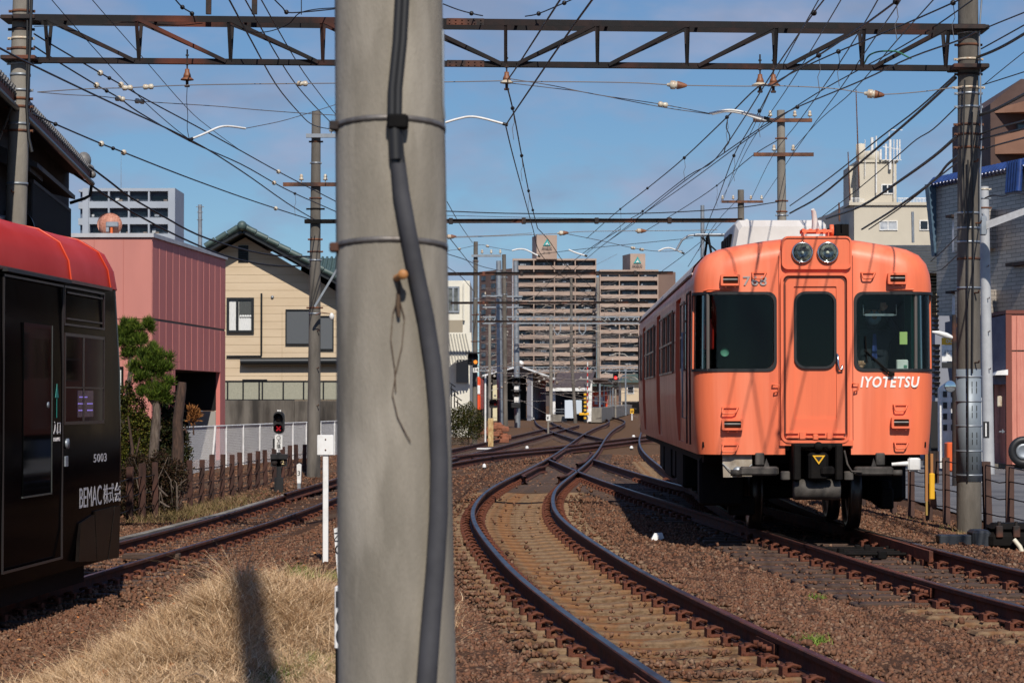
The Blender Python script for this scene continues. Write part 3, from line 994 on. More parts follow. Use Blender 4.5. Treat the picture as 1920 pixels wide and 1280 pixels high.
def cab():
    # dark bulkhead, desk, added green panels: what the windows look in on
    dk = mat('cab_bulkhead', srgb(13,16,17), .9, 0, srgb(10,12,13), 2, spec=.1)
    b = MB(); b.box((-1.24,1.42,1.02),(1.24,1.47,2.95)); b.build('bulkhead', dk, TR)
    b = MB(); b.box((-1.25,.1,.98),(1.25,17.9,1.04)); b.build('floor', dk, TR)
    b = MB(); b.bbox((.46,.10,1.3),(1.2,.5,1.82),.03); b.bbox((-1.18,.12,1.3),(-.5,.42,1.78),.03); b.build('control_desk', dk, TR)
    b = MB(); b.bbox((.93,.14,1.82),(1.06,.22,1.96),.01); b.build('desk_display', M['white'], TR)
    b = MB(); b.box((.965,.132,1.84),(1.0,.139,1.86)); b.box((1.01,.132,1.87),(1.045,.139,1.9)); b.build('display_card', M['cab_green'], TR)
    b = MB(); b.ball((1.1+.02,.2,1.83),.05,8,.7); b.build('desk_lamp', M['white'], TR)
    b = MB(); b.box((.955,.07,2.13),(1.04,.075,2.27)); b.build('notice', mat('pale_green_paper', srgb(190,210,130), .8), TR)
    b = MB(); b.box((-1.285,.42,1.2),(-1.215,.9,2.8)); b.box((1.135,.42,1.2),(1.285,.9,2.8)); b.build('added_green_panel', mat('bright_cab_green', srgb(70,140,112), .6), TR)  # added panels that face the sun, so the corner panes show green
    # hanging sun visor frame
    b = MB(); b.tube([(.56,.15,2.58),(.56,.15,2.46),(.93,.15,2.46),(.93,.15,2.58)], .006, 6); b.box((.58,.14,2.45),(.9,.145,2.475)); b.build('sun_visor', M['galv'], TR)
    # fire extinguishers and round gauge on the left side
    b = MB()
    for x in (-1.215,-1.135):
        b.lathe([(.001,0),(.035,0),(.038,.02),(.038,.24),(.02,.28),(.012,.3),(.012,.34),(.001,.35)], (x,.42,2.08), 'z', 12)
    b.build('fire_extinguisher', M['red'], TR)
    b = MB(); b.bbox((-1.28,.22,1.80),(-1.17,.32,1.98),.02); b.ball((-1.225,.27,1.99),.055,8,.8); b.build('signal_lamp_box', mat('dark_green_box', srgb(30,92,62), .5), TR)
    b = MB(); b.lathe([(.05,0),(.05,.02),(.001,.02)], (-.98,.35,2.05), 'y', 16); b.build('gauge', M['cab_green'], TR)
cab()

def side_parts():
    for y0, y1 in WINS:
        for s in (-1,1):
            b = MB(); x = s*1.325
            b.box((x-.008,y0,1.88),(x+.008,y1,2.66))
            wn = b.build('side_window', M['glass'], TR)
            b = MB()
            for a,c in (((y0-.02,1.86),(y1+.02,1.885)),((y0-.02,2.655),(y1+.02,2.68)),((y0-.02,1.885),(y0+.012,2.655)),((y1-.012,1.885),(y1+.02,2.655)),((y0+.012,2.25),(y1-.012,2.275))):
                b.box((s*1.35-.02+.01*s,a[0],a[1]),(s*1.35+.01*s,c[0],c[1]))
            b.build('window_frame', mat('dull_window_frame', srgb(120,96,84), .4, .4) if 'wf' not in M else M['wf'], wn)
    for y0, y1 in DOORS:
        for s in (-1,1):
            b = MB(); x = s*1.275
            b.box((x-.015,y0,.97),(x+.015,y1,1.9)); b.box((x-.015,y0,2.6),(x+.015,y1,2.80))
            m_ = (y0+y1)/2
            for a,c in ((y0,y0+.14),(m_-.12,m_-.004),(m_+.004,m_+.12),(y1-.14,y1)): b.box((x-.015,a,1.9),(x+.015,c,2.6))
            dr = b.build('side_door', M['maroon_shadow'], TR)
            b = MB(); b.box((x-.004,y0+.14,1.9),(x+.004,m_-.12,2.6)); b.box((x-.004,m_+.12,1.9),(x+.004,y1-.14,2.6)); b.build('door_glass', M['glass'], dr)
    # crew door seam and handle rail on the near side
    b = MB()
    for yy in (.72,1.42): b.tube([(-1.352,yy,1.0),(-1.357,yy,1.9),(-1.352,yy,2.75)], .010, 6)
    b.box((-1.36,.72,2.74),(-1.34,1.42,2.76))
    b.build('crew_door_seam', mat('seam_rubber', srgb(60,28,20), .6), TR)
    b = MB(); b.tube([(-1.34,1.5,1.3),(-1.40,1.5,1.3),(-1.40,1.5,2.3),(-1.34,1.5,2.3)], .012, 6); b.build('handrail', M['galv'], TR)
    b = MB()
    for s in (-1,1): b.tube([(s*1.31,.9,2.965),(s*1.34,1.2,2.95),(s*1.34,17.9,2.95)], .014, 6)
    b.build('rain_gutter', M['roofgrey'], TR)
    # roof canvas in dusty grey, leaving the painted front edge
    b = MB(); vs=[]; prof=[(1.338,2.93),(1.298,3.055),(1.205,3.155),(1.06,3.219),(.85,3.262),(.55,3.312),(.25,3.347),(0,3.357),(-.25,3.347),(-.55,3.312),(-.85,3.262),(-1.06,3.219),(-1.205,3.155),(-1.298,3.055),(-1.338,2.93)]
    for y in (.95,9,17.95): vs += [(x,y,z) for x,z in prof]
    n=len(prof); b.add(vs,[(i*n+k,i*n+k+1,(i+1)*n+k+1,(i+1)*n+k) for i in range(2) for k in range(n-1)],True)
    b.build('roof_canvas', M['roofgrey'], TR)
side_parts()

def roof_parts():
    # rooftop air conditioner: tapered housing with louvred sides
    b = MB(); y0,y1=4.9,7.3; xo=.09
    def ring(y, k, z0=3.30, z1=3.905):
        return [(xo+q*.82,y,zz) for q,zz in ((-.80,z0),(.80,z0),(.82*k,z0+.12),(.74*k,z1-.06),(.68*k,z1),(-.68*k,z1),(-.74*k,z1-.06),(-.82*k,z0+.12))]
    R=[ring(y0,.93,z1=3.80),ring(y0+.12,.985,z1=3.89),ring(y0+.3,1.0),ring(y1-.3,1.0),ring(y1,.94,z1=3.82)]
    vs=[p for r in R for p in r]
    b.add(vs,[(i*8+k,i*8+(k+1)%8,(i+1)*8+(k+1)%8,(i+1)*8+k) for i in range(4) for k in range(8)])
    b.add(R[0],[tuple(range(7,-1,-1))]); b.add(R[-1],[tuple(range(8))])
    ac=b.build('air_conditioner', M['whitebox'], TR)
    b = MB(); b.bbox((-.1,y0-.03,3.47),(.08,y0+.01,3.52),.01); b.build('drain_slot', M['black'], ac)
    b = MB()
    for s in (-1,1):
        for k in range(4): b.box((xo+s*.645-.02,y0+.3+k*.45,3.45),(xo+s*.645+.03,y0+.6+k*.45,3.72))
    b.build('louvre', M['darksteel'], ac)
    b = MB()
    for x in (-.36,.52): b.ball((x,y0+.15,3.87),.04,6)
    b.build('lifting_eye', M['whitebox'], ac)
    # horn and aerial rack
    b = MB()
    for x in (-.06,.22):
        b.box((x-.005,.55,3.33),(x+.005,.85,3.43))
    b.box((-.08,.55,3.42),(.26,.57,3.45)); b.box((-.08,.83,3.42),(.26,.85,3.45))
    for k in range(5): b.box((-.08+k*.08,.55,3.445),(-.05+k*.08,.85,3.46))
    b.lathe([(.001,-.02),(.07,-.02),(.07,.02),(.001,.02)], (.27,.7,3.45), 'x', 14)
    rk=b.build('roof_rack', M['salmon_plain'], TR)
    b = MB(); b.tube([(.09,.7,3.46),(.08,.7,3.55),(.065,.68,3.66),(.05,.66,3.69)],[.05,.035,.028,.02],8); b.build('aerial', M['whitebox'], TR)
    # pantograph behind the unit
    b = MB(); yp=14.6; zc=4.36
    b.tube([(-.82,yp,zc-.28),(-.72,yp,zc-.10),(-.60,yp,zc-.02),(-.45,yp,zc),(.45,yp,zc),(.60,yp,zc-.02),(.72,yp,zc-.10),(.82,yp,zc-.28)],.02,8)
    b.tube([(-.5,yp+.25,zc),(.5,yp+.25,zc)],.02,8)
    pn=b.build('pantograph', M['galv'], TR)
    b = MB()
    for x in (-.38,.38):
        b.tube([(x*.7,yp,zc-.02),(x*.7,yp-.9,3.95),(x,yp+.1,3.45)],.022,8); b.tube([(x*.7,yp+.2,zc-.02),(x*.7,yp+1.1,3.95),(x,yp+.1,3.45)],.022,8)
    b.tube([(-.38,yp,zc-.05),(.38,yp-.1,3.6)],.016,6); b.tube([(.38,yp,zc-.05),(-.38,yp-.1,3.6)],.016,6)
    b.build('pantograph_arm', M['darksteel'], pn)
    b = MB(); b.box((-.55,yp-.5,3.38),(.55,yp+.7,3.45)); b.build('pantograph_base', M['darksteel'], pn)
    b = MB(); b.bbox((-.42,9.3,3.3),(.42,12.6,3.62),.06); b.build('rear_roof_unit', M['whitebox'], TR)
roof_parts()

def underframe():
    ds = M['darksteel']
    b = MB()
    b.box((-1.22,.35,.80),(1.22,17.8,.92))
    for y0,y1,x0,x1,z in ((5.2,7.0,-1.2,-.3,.34),(7.3,8.1,-1.2,-.5,.4),(8.6,10.6,-1.2,-.35,.36),(11.0,12.3,-1.2,-.4,.42),(5.4,8.0,.4,1.2,.36),(8.5,11.5,.5,1.2,.4)):
        b.bbox((x0,y0,z),(x1,y1,.84),.03)
    b.build('underframe_equipment', ds, TR)
    for yc in (2.45, 14.2):
        b = MB()
        for s in (-1,1):
            b.bbox((s*.92-.06,yc-1.45,.42),(s*.92+.06,yc+1.45,.58),.02)
            for yy in (yc-1.05,yc+1.05): b.bbox((s*.92-.11,yy-.17,.28),(s*.92+.11,yy+.17,.62),.04)
            b.bbox((s*.95-.1,yc-.3,.3),(s*.95+.1,yc+.3,.84),.05)
        b.box((-.9,yc-.2,.35),(.9,yc+.2,.7))
        bg_=b.build('bogie', ds, TR)
        for yy in (yc-1.05,yc+1.05):
            for s in (-1,1):
                b = MB(); b.lathe([(.07,s*.64),(.30,s*.62),(.34,s*.645),(.425,s*.645),(.43,s*.60),(.432,s*.535),(.46,s*.525),(.455,s*.50),(.36,s*.50),(.32,s*.53),(.1,s*.52),(.07,s*.50)], (0,yy,.432), 'x', 28)
                b.build('wheel', mat('wheel_steel', srgb(70,64,60), .35, .8) if 'wheel' not in M else M['wheel'], bg_)
            b = MB(); b.cyl((-.6,yy,.432),(.6,yy,.432),.075); b.build('axle', ds, bg_)
    # coupler group
    b = MB()
    b.bbox((-.27,-.32,.62),(-.19,.2,1.02),.015); b.bbox((.19,-.32,.62),(.27,.2,1.02),.015); b.bbox((-.27,-.30,.98),(.27,.1,1.03),.012)
    b.bbox((-.11,-.36,.62),(.11,.4,.93),.03); b.bbox((.02,-.4,.68),(.17,-.28,.78),.02)
    b.lathe([(.001,-.06),(.045,-.06),(.05,0),(.001,0)], (0,-.33,1.0), 'y', 14); b.lathe([(.001,-.03),(.03,-.03),(.03,0),(.001,0)], (.12,-.33,.99), 'y', 10)
    cp=b.build('coupler', ds, TR)
    b = MB(); b.prism([(-.07,.90),(.07,.90),(.0,.80)],'y',-.375,-.362); b.build('yellow_triangle', M['yellow'], cp)
    b = MB(); b.prism([(-.04,.885),(.04,.885),(.0,.83)],'y',-.380,-.370); b.build('triangle_hole', M['black'], cp)
    gs = mat('greasy_light_steel', srgb(80,75,70), .75, .0, srgb(36,33,30), 7)
    b = MB(); b.lathe([(.001,-.26),(.10,-.26),(.115,-.24),(.115,.24),(.10,.26),(.001,.26)], (.0,-.12,.515), 'x', 20); b.build('drawgear_drum', gs, TR)
    b = MB()
    for s in (-1,1):
        b.bbox((s*.42,-.16,.67),(s*.85,-.04,.77),.02)
        b.lathe([(.001,-.05),(.035,-.05),(.035,.05),(.001,.05)], (s*.9,-.1,.70),'x',10)
        b.bbox((s*.30,-.2,.62),(s*.40,-.1,.72),.01)
    b.tube([(.30,-.2,.95),(.33,-.22,.80),(.38,-.2,.72),(.5,-.18,.71)],.012,6)
    b.build('buffer_beam', gs, TR)
    b = MB()
    for s in (-.62,.72): b.bbox((s-.05,-.05,.78),(s+.05,.05,.92),.01)
    for s in (-.55,.64): b.prism([(s-.03,.75),(s+.04,.75),(s,.86)],'y',-.08,-.04)
    b.build('hose_cock', gs, TR)
    b = MB(); b.prism([(-1.03,.90),(-.70,.90),(-.70,.645),(-1.02,.645)],'y',.06,.12)
    jb=b.build('jumper_plate', mat('cream_plate', srgb(178,170,156), .6, 0, srgb(140,126,108), 6), TR)
    b = MB(); b.lathe([(.001,.02),(.058,.02),(.058,.06),(.001,.06)], (-.86,0,.71),'y',16); b.tube([(-1.03,.05,.8),(-.95,.03,.73),(-.87,.02,.68),(-.78,.03,.72),(-.70,.05,.79)],.006,6); b.build('jumper_socket', M['galv'], jb)
    b = MB(); b.bbox((1.03,-.02,.715),(1.17,.03,.87),.02); b.tube([(.85,0,.79),(1.03,0,.80)],[.02,.028],8); b.build('step_plate', M['white'], TR)
    # side step and yellow cable end at the far right
    b = MB()
    b.box((1.30,.5,.36),(1.33,.56,.92)); b.box((1.34+.02,.5,.5),(1.37+.02,.54,.90))
    b.build('step_bracket', mat('tan_bracket', srgb(160,110,60), .6), TR)
    b = MB(); b.bbox((1.34,.45,.38),(1.40,.50,.68),.01); b.build('yellow_handle', M['yellow'], TR)
    b = MB(); b.bbox((.75,1.3,.32),(1.2,3.9,.86),.05); b.bbox((.85,.9,.25),(1.0,1.3,.5),.02); b.bbox((-1.25,.7,.3),(-.75,1.1,.85),.03); b.bbox((-.9,.9,.18),(-.6,1.1,.4),.02)
    b.build('bogie_equipment_case', ds, TR)
underframe()

# ---------------------------------------------------------------- people: skinned figures
def skin_person(name, label, joints, edges, loc, rz, m_body, height=1.0, cat='person', sub=1):
    """one continuous surface grown from a skeleton of joints"""
    me = bpy.data.meshes.new(name)
    names = list(joints)
    me.from_pydata([joints[k][0] for k in names], [(names.index(a), names.index(b)) for a, b in edges], [])
    o = bpy.data.objects.new(name, me)
    SC.collection.objects.link(o)
    md = o.modifiers.new('s', 'SKIN')
    for i, k in enumerate(names):
        r = joints[k][1]
        o.data.skin_vertices[0].data[i].radius = (r, r) if not isinstance(r, tuple) else r
    o.data.skin_vertices[0].data[0].use_root = True
    sd = o.modifiers.new('u', 'SUBSURF'); sd.levels = sub; sd.render_levels = sub
    dg = bpy.context.evaluated_depsgraph_get()
    m2 = bpy.data.meshes.new_from_object(o.evaluated_get(dg))
    bpy.data.objects.remove(o)
    m2.materials.clear(); m2.materials.append(m_body)
    m2.polygons.foreach_set('use_smooth', np.ones(len(m2.polygons), bool))
    p = link(name, m2)
    p.location = loc; p.rotation_euler = (0,0,rz)
    tag(p, label, cat)
    return p
M['suit'] = mat('dark_navy_cloth', srgb(26,30,42), .85, 0, srgb(20,23,32), 8)
M['skin'] = mat('skin', srgb(196,150,122), .55)
def driver():
    J = {'pelvis':((0,0,.92),.14),'waist':((0,0,1.06),(.15,.11)),'chest':((0,0,1.30),(.18,.12)),'neckb':((0,0,1.43),.07),'neck':((0,-.01,1.50),.055),
         'head':((0,-.02,1.60),(.078,.095)),'crown':((0,-.01,1.70),(.07,.085)),
         'ls':((-.19,0,1.38),.065),'le':((-.23,-.06,1.12),.048),'lw':((-.20,-.27,1.02),.033),'lh':((-.19,-.34,1.01),.036),
         'rs':((.19,0,1.38),.065),'re':((.26,-.10,1.42),.048),'rw':((.10,-.25,1.60),.033),'rh':((.07,-.28,1.66),.036),
         'lk':((-.10,-.05,.50),.075),'la':((-.10,0,.10),.05),'lf':((-.10,-.12,.04),.045),'rk':((.10,-.05,.50),.075),'ra':((.10,0,.10),.05),'rf':((.10,-.12,.04),.045)}
    E = [('pelvis','waist'),('waist','chest'),('chest','neckb'),('neckb','neck'),('neck','head'),('head','crown'),('chest','ls'),('ls','le'),('le','lw'),('lw','lh'),('chest','rs'),('rs','re'),('re','rw'),('rw','rh'),('pelvis','lk'),('lk','la'),('la','lf'),('pelvis','rk'),('rk','ra'),('ra','rf')]
    base = Matrix.Rotation(math.radians(-1.03),4,'Z') @ Vector((.74,.72,0))
    p = skin_person('person', 'driver in dark uniform, cap and face mask standing at the right cab window', J, E, (3.383+base.x, 27+base.y, 1.04-.16), 0, M['suit'])
    f = MB(); f.ball((0,-.035,1.62),.094,10,1.22); f.ball((0,-.125,1.615),.016,6); f.ball((-.093,-.02,1.62),.022,6); f.ball((.093,-.02,1.62),.022,6)
    f.build('face', M['skin'], p)
    f = MB()
    for s in (-1,1): f.ball((s*.034,-.118,1.645),.011,6)
    f.build('eyes', M['black'], p)
    f = MB(); f.lathe([(.03,-.135),(.07,-.12),(.088,-.08),(.093,-.04),(.09,-.0)], (0,0,1.575), 'y', 14); f.build('mask', mat('pale_blue_mask', srgb(150,180,196), .8), p)
    f = MB(); f.lathe([(.095,1.665),(.10,1.70),(.118,1.745),(.11,1.765),(.001,1.775)], (0,-.02,0), 'z', 16); f.bbox((-.08,-.18,1.66),(.08,-.09,1.672),.01); f.build('cap', M['suit'], p)
    f = MB(); f.prism([(-.03,1.10),(.03,1.10),(.018,1.38),(-.018,1.38)],'y',-.135,-.125); f.build('tie', mat('blue_tie', srgb(40,60,130), .7), p)
    f = MB()
    for hx,hy,hz in ((.07,-.29,1.67),(-.19,-.35,1.01)):
        f.ball((hx,hy,hz),.034,8)
        for k in range(4): f.tube([(hx-.024+k*.016,hy-.02,hz+.01),(hx-.026+k*.017,hy-.045,hz+.035),(hx-.026+k*.017,hy-.035,hz+.06)],[.010,.009,.007],6)
        f.tube([(hx+.028,hy-.01,hz-.005),(hx+.045,hy-.03,hz+.015),(hx+.04,hy-.045,hz+.03)],[.011,.010,.008],6)
    f.build('hands', M['skin'], p)
driver()

# ---------------------------------------------------------------- black and red tram, left edge
M['tramblack'] = mat('gloss_black_tram_paint', srgb(11,7,8), 0.12, 0, srgb(8,6,6), 1, ior=1.035)
M['tramred'] = mat('gloss_red_roof_paint', srgb(198,50,26), 0.34, 0, srgb(184,42,22), 1, ior=1.1)
M['tramglass'] = mat('smoked_tram_glass', srgb(8,9,9), 0.04, 0, ior=1.22)
TA = math.atan(.064)
NY = 26.0
TX = -4.05 + .064*(NY-26.6)
TM = thing('tram', 'black tram with glossy red roof cut off by the left edge', 'tram', (TX-1.22*math.cos(TA), NY+1.22*math.sin(TA), -.4), -TA)
ORG[TM] = Vector((0,0,0))
def tram():
    # profile across: half width 1.22; y runs from the rear (-13) to the nose (0)
    side = [(1.17,.26),(1.21,.7),(1.22,1.3),(1.22,2.2),(1.20,3.05)]
    red = [(1.205,3.06),(1.18,3.25),(1.09,3.43),(.88,3.56),(.5,3.64),(0,3.66)]
    def nose(z):     # how far back the nose leans at a height
        t = max(0,(z-.9)/2.7); return .02 + .34*t**2.4
    def solid(prof, rr, closed_top, zlist):
        full = prof + [(-x,z) for x,z in reversed(prof) if x > 0]
        secs = []; N = 8
        for yy in (-13.0,-6.0): secs.append([(x,yy,z) for x,z in full])
        for i in range(N+1):
            a = math.radians(90*i/N)
            ins = rr*(1-math.cos(a)); yb = -rr*1.3*(1-math.sin(a))
            secs.append([(x*(1.22-ins)/1.22, yb-nose(z), z) for x,z in full])
        b = MB(); n = len(full); vs=[p for s in secs for p in s]
        b.add(vs, [(i*n+k,(i+1)*n+k,(i+1)*n+(k+1)%n,i*n+(k+1)%n) for i in range(len(secs)-1) for k in range(n)], True)
        b.f.append(tuple((len(secs)-1)*n+k for k in range(n))[::-1]); b.s.append(False); b.mi.append(0)
        b.f.append(tuple(range(n))); b.s.append(False); b.mi.append(0)
        return b
    body = solid(side, .42, False, None).build('body', M['tramblack'], TM)
    smooth_by_angle(body, 30)
    roof = solid(red, .38, True, None).build('roof', M['tramred'], TM)
    smooth_by_angle(roof, 40)
    b = MB(); b.box((1.195,-13,3.035),(1.226,-.95,3.068)); b.build('roof_trim', mat('dark_red_trim', srgb(70,18,12), .3), TM)
    b = MB()
    pr = [(x+.004,z+.003) for x,z in red]
    b.tube([(x,-2.62,z) for x,z in pr], .009, 6); b.tube([(x,-.95-.03*i,z) for i,(x,z) in enumerate(pr)], .008, 6)
    b.build('roof_band', mat('bright_orange_edge', srgb(204,72,38), .4), TM)
    X = 1.222
    def zz(py, px):      # height above the tram's rail seen at a pixel on its side
        Y = -26065/(px-1250); return 1.5+(751-py)*Y/F+.4
    def yy(px): return (-26065/(px-1250)-NY)/math.cos(TA)
    # windows and panels of the side
    b = MB(); b.box((X-.01,-2.9,1.70),(X+.004,-1.34,2.52)); w=b.build('side_window', M['tramglass'], TM)
    b = MB()
    for a in ((-2.93,1.67,-1.31,1.70),(-2.93,2.52,-1.31,2.55),(-2.93,1.70,-2.9,2.52),(-1.34,1.70,-1.31,2.52),(-2.22,1.70,-2.16,2.52),(-2.9,2.02,-1.34,2.035)):
        b.box((X-.01,a[0],a[1]),(X+.010,a[2],a[3]))
    b.build('window_frame', mat('brown_black_frame', srgb(44,34,34), .3), w)
    b = MB()
    for a in ((-2.95,2.62,-1.3,2.64),(-2.95,2.98,-1.3,3.0),(-2.95,2.64,-2.93,2.98),(-1.32,2.64,-1.3,2.98),(-2.85,2.68,-1.4,2.695),(-2.85,2.93,-1.4,2.945)): b.box((X-.01,a[0],a[1]),(X+.008,a[2],a[3]))
    b.build('destination_panel', mat('brown_black_frame_b', srgb(40,30,32), .3), TM)
    # see-through pane with the screen of the destination display
    b = MB(); b.box((X+.0045,-2.42,1.74),(X+.007,-1.78,2.0)); sc=b.build('display_screen', mat('dim_violet_screen', srgb(52,38,58), .2, emit=(srgb(92,66,120),.05)), TM)
    b = MB()
    for r_, seg in enumerate((((.1,.3),(.34,.6)),((.02,.25),(.3,.42),(.6,.95)),((.05,.28),(.6,.96)))):
        for u0,u1 in seg: b.box((X+.007,-2.42+.64*u0,1.93-.065*r_),(X+.009,-2.42+.64*u1,1.942-.065*r_))
    b.build('display_text_rows', mat('lit_violet_dots', srgb(150,130,220), .3, emit=(srgb(150,130,230),.4)), sc)
    # door
    yd0, yd1 = -5.05, -2.98
    b = MB()
    for a in ((yd0,.42,yd0+.012,2.98),(yd1-.012,.42,yd1,2.98),(yd0,2.98,yd1,3.0),(yd0,.40,yd1,.42)): b.box((X-.01,a[0],a[1]),(X+.007,a[2],a[3]))
    d=b.build('door', mat('door_gap_grey', srgb(46,42,43), .35, .2), TM)
    b = MB(); b.box((X-.01,-4.4,1.05),(X+.005,-3.42,2.6)); b.build('door_glass', M['tramglass'], d)
    b = MB()
    for a in ((-4.42,1.03,-3.40,1.045),(-3.415,1.045,-3.40,2.6),): b.box((X-.01,a[0],a[1]),(X+.010,a[2],a[3]))
    b.build('glass_edge', mat('pale_glass_edge', srgb(84,88,86), .3, .4), d)
    b = MB(); b.box((X-.01,-5.1,3.02),(X+.05,-2.85,3.05)); b.build('door_rain_strip', M['black'], d)
    teal = mat('teal_arrow', srgb(20,130,118), .5)
    b = MB(); b.box((X+.004,-3.235,1.74),(X+.007,-3.215,1.97)); b.prism([(-3.285,1.93),(-3.165,1.93),(-3.225,2.06)],'x',X+.004,X+.008); b.build('arrow', teal, TM)
    lt = mat('grey_white_lettering', srgb(205,200,200), .5)
    lettering('lettering', '入口', .12, (X+.004,-3.35,1.585), (0,1,0), (0,0,1), lt, TM, width=.26)
    lettering('lettering', 'ENTRANCE', .035, (X+.004,-3.34,1.52), (0,1,0), (0,0,1), lt, TM, width=.24)
    lettering('lettering', '5003', .085, (X-.001,-1.72,1.28), (0,1,0), (0,0,1), lt, TM, width=.56, bold=.012, spacing=1.1, depth=.0012)
    # company name, running on round the nose corner
    lettering('lettering', 'BEMAC', .20, (X-.0052,-2.28,.845), (0,1,0), (0,0,1), lt, TM, width=.92, depth=.0012)
    lettering('lettering', '株式', .20, (X-.0052,-1.28,.845), (0,1,0), (0,0,1), lt, TM, width=.48, depth=.0012)
    lettering('lettering', '会', .20, (X-.0045,-.775,.845), (-.012,1,0), (0,0,1), lt, TM, width=.22, bold=.0)
    lettering('lettering', '社', .20, (X-.008,-.53,.845), (-.2,1,0), (0,0,1), lt, TM, width=.22, bold=.0)
    # switches
    b = MB(); b.lathe([(.05,0),(.05,.02),(.001,.022)], (X,-2.83,1.49), 'x', 14); b.bbox((X-.01,-2.9,1.27),(X+.012,-2.8,1.37),.004); b.lathe([(.03,0),(.03,.012),(.001,.012)],(X,-3.55,1.86),'x',10)
    b.build('door_switch', M['galv'], TM)
    # nose skirt with two V-cut panels
    sk = mat('worn_skirt_paint', srgb(17,14,13), .3, 0, srgb(30,25,22), 2.5, ior=1.15)
    for q in (((-2.35,.33),(-1.62,.29),(-1.72,.76),(-2.28,.70)),((-1.58,.29),(-1.15,.27),(-.86,.80),(-1.68,.79)),((-1.10,.27),(-.62,.26),(-.56,.80),(-.80,.80))):
        b = MB(); x = 1.195; b.prism(list(q),'x',x,x+.035); b.build('skirt_panel', sk, TM)
    b = MB(); b.box((1.0,-2.5,.60),(1.20,-.7,.90)); 
    b.build('skirt_recess', M['black'], TM)
    # nose glass, its silver reflection painted as a pale streaked strip
    b = MB(); b.tube([(1.03,-.20,1.5),(1.03,-.21,1.2),(1.05,-.2,.95)],.02,8); b.build('nose_trim', M['galv'], TM)
    b = MB(); vs=[]
    for k in range(12):
        z=.95+k*.16; yb=-.30-nose(z); vs += [(1.085,yb+.02,z),(1.135,yb-.10,z)]
    b.add(vs,[(2*k,2*k+2,2*k+3,2*k+1) for k in range(11)],True); b.build('corner_glass', mat('corner_glass_reflection', srgb(150,156,158), .12, .7, srgb(40,42,44), 5, stretch=(1,1,.3)), TM)
    b = MB(); b.box((-1.0,-12.6,.05),(1.0,-1.2,.35))
    for yb in (-3.2,-9.5):
        for s in (-1,1): b.lathe([(.001,s*.5),(.33,s*.5),(.33,s*.62),(.001,s*.62)],(0,yb,.33),'x',20)
    b.build('undercarriage', M['darksteel'], TM)
tram()
# ---------------------------------------------------------------- poles
def pole_parts(t, base, top, r0, r1, m, bands=(), steps=(), step_side=1):
    """round concrete pole with steel bands and climbing steps; base and top are points"""
    base = Vector(base); top = Vector(top)
    b = MB(); n = 28
    pts = [base.lerp(top, k/8) for k in range(9)]
    b.tube(pts, [r0+(r1-r0)*k/8 for k in range(9)], n)
    b.build('pole_shaft', m, t, world=True)
    for z, h, mm, lug in bands:
        k = (z-base.z)/(top.z-base.z); c = base.lerp(top, k); r = r0+(r1-r0)*k
        b = MB(); b.lathe([(r+.001,-h/2),(r+.008,-h/2),(r+.008,h/2),(r+.001,h/2)], (c.x,c.y,c.z), 'z', n)
        if lug:
            for s in (-1,1):
                b.box((c.x+s*(r+.002),c.y-.03,c.z-h/2),(c.x+s*(r+lug),c.y+.0,c.z+h/2))
                b.cyl((c.x+s*(r+lug*.6),c.y-.055,c.z),(c.x+s*(r+lug*.6),c.y+.03,c.z),.012,n=6)
        b.build('band', mm, t, world=True)
    for z, ax in steps:
        k = (z-base.z)/(top.z-base.z); c = base.lerp(top, k); r = r0+(r1-r0)*k
        a = math.radians(ax); d = Vector((math.cos(a), math.sin(a), 0))
        b = MB(); b.tube([c+d*(r-.01), c+d*(r+.10), c+d*(r+.11)+Vector((0,0,.03))], .011, 6)
        b.build('climbing_step', M['rust'], t, world=True)

